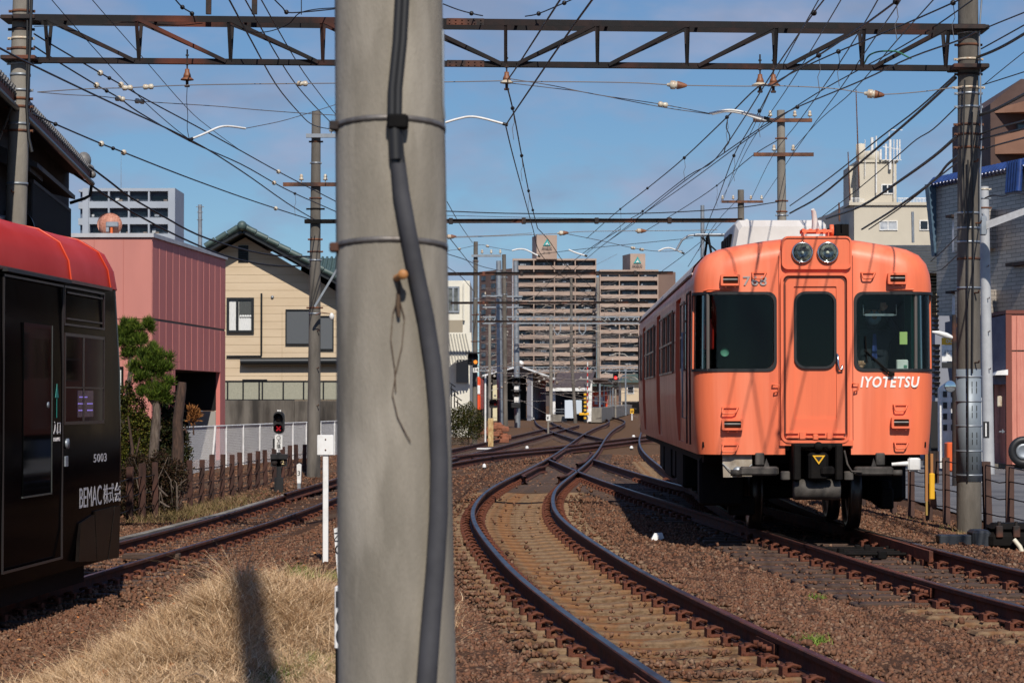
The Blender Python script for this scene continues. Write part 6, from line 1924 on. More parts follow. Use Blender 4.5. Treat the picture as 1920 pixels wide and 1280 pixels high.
def far_flats():
    Y=800; W=lambda px,py: at(px,py,Y)
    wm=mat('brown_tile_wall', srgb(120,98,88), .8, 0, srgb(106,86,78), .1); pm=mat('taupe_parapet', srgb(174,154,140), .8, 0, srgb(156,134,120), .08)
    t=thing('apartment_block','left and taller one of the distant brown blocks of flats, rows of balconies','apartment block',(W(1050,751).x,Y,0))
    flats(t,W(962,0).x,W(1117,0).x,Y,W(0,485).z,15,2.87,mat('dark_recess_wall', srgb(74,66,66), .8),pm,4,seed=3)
    b=MB(); b.hexa([(W(962,0).x-.3,Y,-2),(W(897,0).x,Y+22,-2),(W(897,0).x,Y+30,-2),(W(962,0).x-.3,Y+20,-2),(W(962,0).x-.3,Y,W(0,503).z),(W(897,0).x,Y+22,W(0,503).z),(W(897,0).x,Y+30,W(0,503).z),(W(962,0).x-.3,Y+20,W(0,503).z)]); w=b.build('left_wing', wm, t, world=True)
    b=MB()
    for k in range(14):
        z=W(0,512).z-2.87*k
        for u in (.15,.5,.8):
            a=Vector((W(962,0).x-.3,Y-.15,0)).lerp(Vector((W(897,0).x,Y+21.8,0)),u); c=Vector((W(962,0).x-.3,Y-.15,0)).lerp(Vector((W(897,0).x,Y+21.8,0)),u+.13)
            b.hexa([(a.x,a.y-.2,z-1.5),(c.x,c.y-.2,z-1.5),(c.x,c.y,z-1.5),(a.x,a.y,z-1.5),(a.x,a.y-.2,z),(c.x,c.y-.2,z),(c.x,c.y,z),(a.x,a.y,z)])
    b.build('window', M['fw'], t, world=True)
    def tower(t,x0,xm,x1,y0,y1,lh,px):
        b=MB(); b.hexa([(W(xm,0).x,Y-1,W(0,y1).z),(W(x1,0).x,Y-1,W(0,y1).z),(W(x1,0).x,Y+10,W(0,y1).z),(W(x0,0).x,Y+9,W(0,y1).z),(W(xm,0).x,Y-1,W(0,y0).z),(W(x1,0).x,Y-1,W(0,y0).z),(W(x1,0).x,Y+10,W(0,y0).z),(W(x0,0).x,Y+9,W(0,y0).z)])
        tw=b.build('stair_tower', pm, t, world=True)
        teal=mat('teal_sign', srgb(30,150,150), .5)
        c=(xm+x1)/2+px; b=MB()
        z0=W(0,y0+lh+13).z; z1=W(0,y0+lh).z; h=(z1-z0)
        X=W(c,0).x
        b.prism([(X-h*.55,z0),(X+h*.55,z0),(X+.12,z1)],'y',Y-1.3,Y-1.05); sg=b.build('sign_triangle', teal, tw, world=True)
        b=MB(); b.prism([(X-h*.28,z0+h*.12),(X+h*.05,z0+h*.15),(X+h*.34,z0+h*.08),(X+h*.1,z0+h*.32),(X+h*.1,z0+h*.62),(X-h*.06,z0+h*.3)],'y',Y-1.5,Y-1.35); b.build('sign_swoosh', M['white'], tw, world=True)
        sm=mat('faded_sign_letters', srgb(112,100,96), .6)
        o=Vector(W(c-9.5,y0+lh+21)); lettering('lettering','ANABUKI',1.0,(o.x-ORG[t].x,Y-1.2-ORG[t].y,o.z-ORG[t].z),(1,0,0),(0,0,1),sm,tw,width=3.4,depth=.1,bold=.02)
        o=Vector(W(c-6.5,y0+lh+28)); lettering('lettering','サーパス',.75,(o.x-ORG[t].x,Y-1.2-ORG[t].y,o.z-ORG[t].z),(1,0,0),(0,0,1),sm,tw,width=2.3,depth=.1)
    tower(t,998,1006,1044,441,486,7,0)
    t=thing('apartment_block','right and lower one of the distant brown blocks, partly behind the salmon train','apartment block',(W(1190,751).x,Y-14,0))
    Y2=Y-14; 
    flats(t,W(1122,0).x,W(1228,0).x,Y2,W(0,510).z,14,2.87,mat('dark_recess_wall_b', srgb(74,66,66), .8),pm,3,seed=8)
    b=MB(); b.box((W(1228,0).x+.2,Y2+4,-2),(W(1262,0).x,Y2+20,W(0,513).z)); b.build('wall', wm, t, world=True)
    tower(t,1169,1181,1209,476,511,5,-1)
    # grey flats far left
    Y=450; t=thing('apartment_block','grey block of flats with long dark balconies above the pink building','apartment block',(W(240,751).x,Y,0))
    W3=lambda px,py: at(px,py,450)
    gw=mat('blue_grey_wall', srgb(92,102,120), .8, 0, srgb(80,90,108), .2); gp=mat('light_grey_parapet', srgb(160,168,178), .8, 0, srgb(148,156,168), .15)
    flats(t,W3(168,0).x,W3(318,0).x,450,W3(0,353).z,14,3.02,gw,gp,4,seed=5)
    b=MB(); b.box((W3(157,0).x,449.6,-2),(W3(168,0).x,462,W3(0,353).z-.0)); b.box((W3(318,0).x,449.6,-2),(W3(330,0).x,462,W3(0,353).z)); b.build('end_pier', gp, t, world=True)
    b=MB()
    for k in range(13): z=W3(0,353).z-.55-3.02*(k+1); b.box((W3(145,0).x,452,z-.1),(W3(157,0).x,460,z+1.15))
    b.box((W3(145,0).x,452,W3(0,358).z),(W3(157,0).x,460,W3(0,354).z)); b.build('end_balcony', gp, t, world=True)
    b=MB(); b.box((W3(147,0).x,453,-2),(W3(157,0).x,460,W3(0,356).z)); b.build('end_recess', gw, t, world=True)
    b=MB(); b.cyl(W3(227,352),W3(227,288),.06,.02,n=6); b.build('lightning_rod', M['galv'], t, world=True)
far_flats()

# ---------------------------------------------------------------- buildings on the right
def beige_block():
    Y=150; W=lambda px,py,d=0: at(px,py,Y+d)
    cm=mat('cream_render', srgb(200,192,174), .8, 0, srgb(184,176,160), .25, col3=srgb(162,156,144), scale3=.12)
    t=thing('concrete_block','cream block with a rooftop stair tower full of aerials, behind the train','building',(W(1680,751).x,Y,0))
    b=MB(); z=W(0,385).z; b.box((W(1600,0).x,Y,-.5),(W(1800,0).x,Y+14,z)); 
    b.hexa([(W(1600,0).x-.02,Y,-.5),(W(1600,0).x-.02,Y+.3,-.5),(W(1535,0).x,Y+14,-.5),(W(1535,0).x-.2,Y+13.8,-.5),(W(1600,0).x-.02,Y,z),(W(1600,0).x-.02,Y+.3,z),(W(1535,0).x,Y+14,z-.4),(W(1535,0).x-.2,Y+13.8,z-.4)])
    b.build('wall', cm, t, world=True)
    b=MB(); b.box((W(1590,0).x,Y-.15,z),(W(1802,0).x,Y+14,z+.18)); b.build('roof', cm, t, world=True)
    b=MB(); z0=z+.18; z1=W(0,303).z; x0=W(1600,0).x; x1=W(1682,0).x
    b.box((W(1612,0).x,Y+.5,z0),(x1,Y+5,z1)); b.box((W(1612,0).x-.1,Y+.4,z1),(x1+.1,Y+5.1,z1+.15)); tw=b.build('stair_tower', cm, t, world=True)
    b=MB(); b.box((x0,Y+2,z0),(W(1612,0).x,Y+4.8,z1-.1)); b.build('tower_side', cm, t, world=True)
    frame_win(t,'window',W(1653,0).x,W(0,363).z,W(1677,0).x,W(0,344).z,Y+.5,M['white'],M['win_dark'],mull=(W(1665,0).x,),th=.07)
    frame_win(t,'window',W(1647,0).x,W(0,432).z,W(1681,0).x,W(0,414).z,Y-.01,M['white'],M['cl'] if 'cl' in M else M['win_dark'],mull=(W(1663,0).x,),th=.06)
    frame_win(t,'window',W(1722,0).x,W(0,432).z,W(1756,0).x,W(0,413).z,Y-.01,M['white'],M['win_dark'],mull=(W(1738,0).x,),th=.06)
    b=MB(); b.box((W(1570,0).x,Y+1.0,W(0,440).z),(W(1601,0).x,Y+8,W(0,418).z)); b.build('dark_balcony', M['darksteel'], t, world=True)
    # railing
    b=MB(); zr=W(0,372).z
    for k in range(34):
        x=W(1684,0).x+k*.09; b.box((x,Y+.1,z0),(x+.03,Y+.13,zr))
    for k in range(10):
        x=W(1594,0).x+k*.09; b.box((x,Y+.1,z0),(x+.03,Y+.13,zr))
    b.box((W(1592,0).x,Y+.1,zr),(W(1612,0).x,Y+.14,zr+.05)); b.box((x1,Y+.1,zr),(W(1756,0).x,Y+.14,zr+.05)); b.build('railing', M['white'], t, world=True)
    # water tank and aerials
    b=MB(); c=W(1652,303); b.lathe([(.001,0),(.55,0),(.55,.62),(.45,.75),(.001,.78)],(c.x-.2,Y+2.5,z1+.15),'z',18); b.lathe([(.001,0),(.3,0),(.3,1.2),(.001,1.25)],(c.x-.9,Y+2.5,z1+.15),'z',14); b.build('water_tank', cm, t, world=True)
    b=MB()
    for px,ya,yb,r in ((1643,362,255,.045),(1635,290,258,.10),(1669,318,262,.09),(1676,372,262,.03),(1682,300,262,.05),(1687,300,262,.05),(1661,300,270,.07),(1667,300,245,.02),(1622,330,262,.02),(1651,300,280,.08)):
        b.cyl(at(px,ya,Y+.3),at(px,yb,Y+.3),r,n=8)
    b.bar(at(1671,244,Y+.3),at(1692,244,Y+.3),.04,.04); b.bar(at(1655,300,Y+.3),at(1690,300,Y+.3),.05,.05); b.bar(at(1655,275,Y+.3),at(1690,281,Y+.3),.04,.04)
    b.build('aerial', M['white'], t, world=True)
    b=MB(); b.cyl(at(1611,352,Y-1),at(1605,168,Y-1),.05,.03,n=6); b.cyl(at(1594,376,Y-1),at(1590,285,Y-1),.045,.03,n=6); b.cyl(at(1574,415,Y-1),at(1573,380,Y-1),.05,n=6); b.build('radio_mast', M['rust'], t, world=True)
    b=MB(); b.cyl(at(1712,455,Y-8),at(1711,397,Y-8),.08,n=8); b.build('street_pole', M['galv'], t, world=True)
beige_block()

def grey_roof_house():
    Y=120; W=lambda px,py: at(px,py,Y)
    t=thing('low_house','low house with a dark grey pitched roof between the train and the white-brick building','house',(W(1740,751).x,Y,0))
    b=MB(); b.box((W(1600,0).x,Y+1,-.3),(W(1790,0).x,Y+8,W(0,510).z)); b.build('wall', M['beige'], t, world=True)
    b=MB(); z0=W(0,512).z; z1=W(0,452).z
    b.hexa([(W(1610,0).x,Y,z0),(W(1800,0).x,Y,z0),(W(1800,0).x,Y+5,z1),(W(1680,0).x,Y+5,z1),(W(1610,0).x,Y,z0+.12),(W(1800,0).x,Y,z0+.12),(W(1800,0).x,Y+5,z1+.12),(W(1680,0).x,Y+5,z1+.12)])
    for k in range(9):
        u=k/9.; za=z0+(z1-z0)*u+.12; b.box((W(1610+70*u,0).x,Y+5*u-.02,za),(W(1800,0).x,Y+5*u+.1,za+.06))
    b.build('roof', mat('charcoal_roof', srgb(74,78,82), .6, 0, srgb(60,64,68), 3), t, world=True)
    b=MB(); 
    for k in range(12): z=W(0,585).z+k*.16; b.box((W(1744,0).x,Y+.8,z),(W(1760,0).x,Y+1,z+.07))
    b.build('shutter', M['darksteel'], t, world=True)
grey_roof_house()

M['wbrick'] = brick_mat('white_glazed_brick', srgb(170,161,150), srgb(150,142,132), srgb(78,74,70), .42, .115, .009, rough=.35, axis='xy')
def white_brick():
    A=Vector((12.94,73.6,0)); B=Vector((15.35,64.3,0)); d=(B-A).normalized(); n=Vector((-d.y*-1,d.x*-1,0)); n=Vector((d.y,-d.x,0)); L_=(B-A).length
    t=thing('brick_building','white glazed-brick building with blue roof tiles at the right edge','building',(A.x+2,A.y-1,-.3))
    zt=8.1
    def pr(px,py,o=0.0):
        r=at(px,py,1.0)-Vector(CAM); c=Vector(CAM); p0=A+n*o; k=(p0-c).dot(n)/r.dot(n); q=c+r*k; return (q-p0).dot(d), q.z
    def Q(u,z,o=0.0): p=A+d*u+n*o; return (p.x,p.y,z)
    def slab(b,u0,u1,za,zb,o0,o1): b.hexa([Q(u0,za,o0),Q(u0,za,o1),Q(u1,za,o1),Q(u1,za,o0),Q(u0,zb,o0),Q(u0,zb,o1),Q(u1,zb,o1),Q(u1,zb,o0)])
    b=MB(); slab(b,0,L_,-.4,zt,-7,0); b.build('wall', M['wbrick'], t, world=True)
    blue=mat('glazed_blue_tile', srgb(44,70,128), .3, 0, srgb(30,50,98), 5)
    b=MB(); k=0
    u=-.1
    while u<L_:
        c=Vector(Q(u,zt+.10,.12)); b.tube([c+n*.05-Vector((0,0,.16)),c-n*.12+Vector((0,0,.04)),c-n*.5+Vector((0,0,.06))],.10,6); u+=.24
    slab(b,-.15,L_,zt,zt+.06,-.2,.14); b.build('tile_rim', blue, t, world=True)
    b=MB(); ua,za=pr(1747,345,.1)
    b.hexa([Q(-.25,zt-2.2,.05),Q(-.02,zt-2.2,.05),Q(-.02,zt-2.2,-2),Q(-.25,zt-2.2,-2),Q(-.3,zt,.25),Q(-.02,zt,.25),Q(-.02,zt,-2),Q(-.3,zt,-2)]); b.build('corner_tiles', mat('blue_grey_slate', srgb(86,110,128), .4, 0, srgb(60,80,98), 6), t, world=True)
    b=MB(); ua,za=pr(1905,310); 
    for k in range(5): b.tube([Q(ua+k*.16+.05,zt+.15,.2),Q(ua+k*.16+.15,zt-.75,.32)],.10,6)
    b.build('tile_column', blue, t, world=True)
    for (x0,y0,x1,y1) in ((1788,410,1797,472),(1788,552,1797,612)):
        ua,za=pr(x0,y0); ub,zb=pr(x1,y1); b=MB(); slab(b,ua,ub,zb,za,0,.05); b.build('window', M['white'], t, world=True)
        b=MB(); slab(b,ua-.1,ub,za+.02,za+.10,0,.22); b.build('sill', M['rust_dark'], t, world=True)
    # bays whose ends catch the sun
    for (x0,y0,x1,y1,du) in ((1866,392,1850,466,1.6),(1868,543,1852,592,1.6)):
        ua,za=pr(x0,y0); ub,zb=pr(x0,y1); b=MB(); slab(b,ua-du,ua,zb,za,-.0,.55); b.build('window_bay', M['wbrick'], t, world=True)
    ua,za=pr(1900,497); b=MB(); slab(b,ua,ua+1.2,za-.05,za+.05,0,.25); b.build('sill', M['rust_dark'], t, world=True)
    # white step-down wing left with sign and vending machine
    b=MB(); a=at(1753,592,72); c=at(1778,745,72); b.box((a.x,72,-.3),(c.x+.3,78,a.z)); b.build('rear_wing', mat('grey_blue_wall', srgb(132,136,148), .8), t, world=True)
    b=MB()
    for k in range(10): z=at(0,740,71.9).z+k*.16; b.box((at(1746,0,71.9).x,71.9,z),(at(1760,0,71.9).x,72.2,z+.06))
    for k in range(8): z=at(0,620,71.9).z+k*.14; b.box((at(1746,0,71.9).x,71.9,z),(at(1758,0,71.9).x,72.2,z+.06))
    b.build('louvre_window', M['darksteel'], t, world=True)
    b=MB(); b.box((at(1742,0,71).x,71,-.3),(at(1762,0,71).x,71.8,at(0,752,71).z)); b.build('dark_entrance', M['black'], t, world=True)
    # sign
    Ys=60; a=at(1766,633,Ys); c=at(1792,677,Ys)
    s=thing('wall_sign','white and yellow sign with Japanese lettering on the white-brick wall','sign',(a.x,Ys,c.z))
    h=a.z-c.z; w=c.x-a.x
    b=MB(); b.box((0,0,0),(w,.05,h*.69)); b.build('sign_board', M['white'], s)
    b=MB(); b.box((0,0,h*.70),(w,.05,h)); b.build('yellow_strip', M['yellow'], s)
    b=MB(); b.box((0,0,-.17),(w*1.0,.05,-.03)); b.build('black_strip', M['black'], s)
    lettering('lettering','ふじつこ',.10,(.04,-.004,h*.30),(1,0,0),(0,0,1),M['alu'],s,width=w*.9)
    lettering('lettering','○○',.09,(.1,-.004,h*.78),(1,0,0),(0,0,1),M['white'],s,width=w*.5,bold=.03)
    # vending machine and small tiled block
    a=at(1764,738,60); c=at(1784,840,60)
    v=thing('vending_machine','white drinks vending machine beside the gantry pole at the road','vending machine',(a.x+.25,60,-.25))
    b=MB(); b.bbox((.18,0,0),(.78,.6,at(0,745,60).z+.25),.02); b.build('cabinet', M['white'], v)
    b=MB(); b.box((.23,-.012,.95),(.72,.0,1.7)); b.build('display_window', mat('dim_display', srgb(80,90,104), .2, 0, srgb(160,168,176), 14), v)
    b=MB(); b.box((.25,-.012,.55),(.55,.0,.8)); b.box((.25,-.012,.15),(.70,.0,.4)); b.build('dispensing_flap', M['alu'], v)
    b=MB()
    for r_ in range(3):
        for k in range(6): b.cyl((.27+k*.08,-.02,1.02+r_*.24),(.27+k*.08,-.02,1.14+r_*.24),.024,n=8)
    b.build('cans', mat('mixed_cans', srgb(190,60,50), .4, 0, srgb(230,230,220), 9), v)
    b=MB(); b.bbox((-.12,-.1,.0),(.16,.3,.72),.03); b.build('orange_bin', mat('orange_bin', srgb(214,92,40), .5), v)
    b=MB(); a=at(1762,728,61); b.prism([(a.x,-.2),(a.x+.5,-.2),(a.x+.5,1.9),(a.x+.25,2.0),(a.x,a.z)],'y',61,61.3)
    for k in range(4):
        for j in range(2): pass
    sc_=thing('notice_stand','white stepped stand with small square openings beside the vending machine','stand',(a.x,61,-.25))
    b.build('stand_board', M['white'], sc_, world=True)
    b=MB()
    for k in range(4):
        for j in range(2): b.box((a.x+.08+j*.2,60.98,.75+k*.28),(a.x+.18+j*.2,61.0,.9+k*.28))
    b.build('opening', M['black'], sc_, world=True)
white_brick()

def red_shed():
    Y=62; W=lambda px,py,d=0: at(px,py,Y+d)
    wood=mat('reddish_board_wall', srgb(206,136,118), .75, 0, srgb(190,118,102), 5, stretch=(6,1,.4), bump=.2)
    t=thing('board_shed','reddish board shed with a dark doorway beside the pale grey pole','shed',(W(1900,751).x,Y,-.25))
    zt=W(0,588).z; xc=W(1884,0).x; xr=W(1990,0).x
    b=MB(); b.box((xc+.13,Y,-.13),(xr,Y+5,zt)); b.build('wall', wood, t, world=True)
    b=MB(); 
    x=xc+.25
    while x<xr: b.box((x,Y-.012,-.1),(x+.02,Y,zt-.06)); x+=.22
    b.build('batten', mat('batten_red', srgb(170,100,84), .8), t, world=True)
    b=MB(); z=W(0,657).z; b.box((xc+.13,Y-.018,z-.012),(xr,Y-.013,z+.012)); b.build('joint', M['rust_dark'], t, world=True)
    b=MB(); b.box((xc-.02,Y-.03,-.13),(xc+.13,Y+.1,zt)); b.box((xc-.02,Y-.05,zt),(xr,Y+5,zt+.09)); b.build('corner_post', mat('dark_red_trim_b', srgb(112,58,46), .7), t, world=True)
    # receding blue-grey side with the doorway
    x0=W(1856,0).x
    def rq(x,y,z0,z1,x2,y2,m,nm,dz=0):
        b=MB(); b.hexa([(x,y,z0),(x2,y2,z0),(x2+.02,y2+.1,z0),(x+.02,y+.1,z0),(x,y,z1),(x2,y2,z1+dz),(x2+.02,y2+.1,z1+dz),(x+.02,y+.1,z1)]); return b.build(nm,m,t,world=True)
    sd=mat('slate_blue_sheet', srgb(92,92,112), .6, 0, srgb(80,80,100), 3)
    rq(x0-.1,Y+4,W(0,720).z,zt-.15,xc-.02,Y+.02,sd,'side_wall',.12)
    b=MB(); b.box((x0-.1,Y+1.5,-.13),(xc-.02,Y+1.7,W(0,712).z)); b.build('doorway', M['black'], t, world=True)
    b=MB(); b.hexa([(W(1858,0).x,Y-.3,W(0,703).z),(W(1882,0).x,Y-.3,W(0,703).z),(W(1882,0).x,Y+1,W(0,703).z),(W(1858,0).x,Y+1,W(0,706).z),(W(1862,0).x,Y-.3,W(0,703).z+.1),(W(1882,0).x,Y-.3,W(0,697).z+.06),(W(1882,0).x,Y+1,W(0,700).z),(W(1858,0).x,Y+1,W(0,703).z)]); b.build('door_canopy', M['white'], t, world=True)
    b=MB(); a=W(1876,752); b.bbox((a.x-.06,Y+.1,a.z-.14),(a.x+.06,Y+.14,a.z+.14),.03); b.build('name_plate', M['porcelain'], t, world=True)
    b=MB(); a=W(1880,809); b.tube([(a.x-.08,Y+.05,a.z),(a.x+.05,Y+.0,a.z)],.02,6); b.cyl((a.x,Y+.0,a.z-.03),(a.x,Y+.0,a.z+.06),.02,n=6); b.build('tap', M['galv'], t, world=True)
    c=at(1919,846,57); ty=thing('tyre','black car tyre leaning by the shed at the right edge','tyre',(c.x,c.y,c.z-.35))
    b=MB(); n=28; R,r=.27,.09; vs=[]
    for i in range(n):
        a=2*math.pi*i/n
        for j in range(10):
            q=2*math.pi*j/10; rr=R+r*math.cos(q); vs.append((rr*math.cos(a), r*.9*math.sin(q), .35+rr*math.sin(a)))
    b.add(vs,[(i*10+j,((i+1)%n)*10+j,((i+1)%n)*10+(j+1)%10,i*10+(j+1)%10) for i in range(n) for j in range(10)],True); b.build('tread', M['black'], ty)
    b=MB(); b.lathe([(.001,-.03),(.12,-.03),(.18,-.06),(.19,.04),(.001,.05)],(0,0,.35),'y',20); b.build('rim', M['galv'], ty)
    ORG[ty]=Vector((0,0,0))
    b=MB(); b.box((-.3,-.35,-.05),(.3,.35,-.0)); 
red_shed()

def brown_block():
    Y=115; W=lambda px,py,d=0: at(px,py,Y+d)
    bm=mat('brown_brick_wall', srgb(82,62,56), .8, 0, srgb(70,52,47), .8); pm=mat('salmon_tile_parapet', srgb(166,124,100), .8, 0, srgb(150,110,88), .8)
    t=thing('brick_apartments','brown brick block with salmon balconies in the upper right corner','apartment block',(W(1900,751).x,Y,0))
    x0=W(1856,0).x; z1=W(0,195).z; zp=W(0,148).z
    b=MB(); b.prism([(x0,-.3),(x0+6,-.3),(x0+6,zp-.6),(W(1914,0).x,zp),(x0,z1)],'y',Y,Y+10); b.build('wall', bm, t, world=True)
    for ya,yb in ((195,216),(248,293),(330,375)):
        b=MB(); x1=W(1864,0).x; x2=W(1914,0).x
        b.hexa([(x1,Y-.02,W(0,yb).z+.1),(x2,Y-1.4,W(0,yb).z),(x2+4,Y-1.4,W(0,yb).z),(x2+4,Y,W(0,yb).z),(x1,Y-.02,W(0,ya).z-.25),(x2,Y-1.4,W(0,ya).z),(x2+4,Y-1.4,W(0,ya).z),(x2+4,Y,W(0,ya).z)]); b.build('balcony', pm, t, world=True)
    frame_win(t,'window',W(1904,0).x,W(0,247).z,W(1940,0).x,W(0,231).z,Y-.02,M['alu'],M['win_dark'],th=.08)
brown_block()

# ---------------------------------------------------------------- middle distance
def white_building():
    Y=112; W=lambda px,py,d=0: at(px,py,Y+d)
    cm=mat('white_corrugated_wall', srgb(222,218,204), .7, 0, srgb(206,202,188), .6)
    t=thing('white_building','white building with a corrugated stair canopy just right of the near pole','building',(W(850,751).x,Y,0))
    x0=W(780,0).x; x1=W(881,0).x
    b=MB(); b.box((x0,Y,-.3),(x1,Y+8,W(0,526).z)); b.box((W(869,0).x,Y-.2,W(0,601).z),(W(872,0).x,Y,W(0,530).z)); b.build('wall', cm, t, world=True)
    b=MB(); b.box((W(830,0).x,Y-.02,W(0,660).z),(W(868,0).x,Y+.0,W(0,600).z)); b.build('recess', mat('shaded_plaster', srgb(150,140,122), .8), t, world=True)
    frame_win(t,'window',W(838,0).x,W(0,586).z,W(862,0).x,W(0,537).z,Y-.01,M['galv'],mat('grey_shade_glass', srgb(120,124,120), .3, 0, srgb(60,64,66), 3),mull=(W(850,0).x,),th=.08)
    z0=W(0,602).z
    b=MB(); b.prism([(W(820,0).x,W(0,712).z),(W(845,0).x,W(0,688).z),(W(862,0).x,W(0,673).z),(W(887,0).x,W(0,672).z),(W(885,0).x,W(0,625).z),(W(820,0).x,W(0,625).z)],'y',Y-1.6,Y-1.3); b.build('stair_canopy', cm, t, world=True)
    b=MB()
    for k in range(12):
        x=W(824+k*5.4,0).x; b.hexa([(x,Y-1.66,W(0,690-k*1.5).z),(x+.05,Y-1.66,W(0,690-k*1.5).z),(x+.05,Y-1.6,W(0,690-k*1.5).z),(x,Y-1.6,W(0,690-k*1.5).z),(x-.25,Y-1.66,W(0,627).z),(x-.2,Y-1.66,W(0,627).z),(x-.2,Y-1.6,W(0,627).z),(x-.25,Y-1.6,W(0,627).z)])
    b.build('canopy_rib', mat('rib_shade', srgb(170,166,154), .7), t, world=True)
    b=MB(); b.box((W(856,0).x,Y-.1,W(0,717).z),(W(879,0).x,Y-.03,W(0,674).z)); b.build('shutter', mat('grey_shutter', srgb(110,110,104), .7), t, world=True)
    b=MB()
    for i,(px,py) in enumerate(((846,722),(852,735),(858,748),(862,760))): b.bar(at(px-8,py-8,Y-1.8),at(px+8,py+3,Y-1.8),.08,.05); b.bar(at(px,py,Y-1.8),at(px,765,Y-1.8),.05,.05)
    b.build('stair_rail', M['darksteel'], t, world=True)
white_building()

def train_shed():
    Y=205; W=lambda px,py,d=0: at(px,py,Y+d)
    gm=mat('grey_shed_wall', srgb(120,120,128), .8, 0, srgb(96,96,106), .4, stretch=(3,1,.3))
    t=thing('train_shed','long grey train shed with a white-edged roof and a tall dark opening','train shed',(W(1000,751).x,Y,-.1))
    # side wall receding to the right, opening on the left front
    b=MB(); b.hexa([(W(988,0).x,Y,-.2),(W(996,0).x,Y,-.2),(W(1032,0).x,Y+28,-.2),(W(1026,0).x,Y+28,-.2),(W(988,0).x,Y,W(0,704).z),(W(996,0).x,Y,W(0,704).z),(W(1032,0).x,Y+28,at(0,720,Y+28).z),(W(1026,0).x,Y+28,at(0,720,Y+28).z)]); b.build('side_wall', gm, t, world=True)
    b=MB()
    for k in range(9):
        u=k/9.; p=Vector((W(996,0).x,Y,0)).lerp(Vector((W(1032,0).x,Y+28,0)),u); b.box((p.x-.02,p.y-.15,-.1),(p.x+.12,p.y+.05,4.0-.6*u))
    b.build('pier', mat('pale_grey_pier', srgb(166,168,172), .8), t, world=True)
    b=MB(); b.hexa([(W(905,0).x,Y-1,W(0,706).z),(W(974,0).x,Y-1,W(0,688).z),(W(974,0).x,Y+26,W(0,688).z),(W(905,0).x,Y+26,W(0,706).z),(W(905,0).x,Y-1,W(0,703).z),(W(974,0).x,Y-1,W(0,685).z),(W(974,0).x,Y+26,W(0,685).z),(W(905,0).x,Y+26,W(0,703).z)])
    b.hexa([(W(974,0).x,Y-1,W(0,688).z),(W(1050,0).x,Y-1,W(0,715).z),(W(1050,0).x,Y+26,W(0,715).z),(W(974,0).x,Y+26,W(0,688).z),(W(974,0).x,Y-1,W(0,684.5).z),(W(1050,0).x,Y-1,W(0,712).z),(W(1050,0).x,Y+26,W(0,712).z),(W(974,0).x,Y+26,W(0,684.5).z)])
    b.build('roof', mat('pale_roof_edge', srgb(200,202,204), .6), t, world=True)
    b=MB(); b.box((W(905,0).x,Y,-.2),(W(920,0).x,Y+.4,W(0,706).z)); b.box((W(905,0).x,Y+25,-.2),(W(990,0).x,Y+26,W(0,700).z)); b.build('rear_wall', mat('shed_dark_inside', srgb(40,40,42), .9), t, world=True)
    b=MB(); b.box((W(920,0).x,Y,W(0,703).z),(W(990,0).x,Y+.3,W(0,692).z)); b.box((W(988,0).x,Y-.2,-.2),(W(996,0).x,Y+.4,W(0,702).z)); b.build('front_wall', gm, t, world=True)
    b=MB(); b.box((W(924,0).x,Y+.1,-.2),(W(936,0).x,Y+.3,W(0,712).z)); b.build('cream_door', mat('cream_door', srgb(206,196,160), .7), t, world=True)
    b=MB(); b.lathe([(.001,0),(.26,0),(.26,.05),(.001,.06)],(W(976,0).x,Y-1.2,W(0,682).z),'y',18); b.build('round_lamp', M['white'], t, world=True)
train_shed()

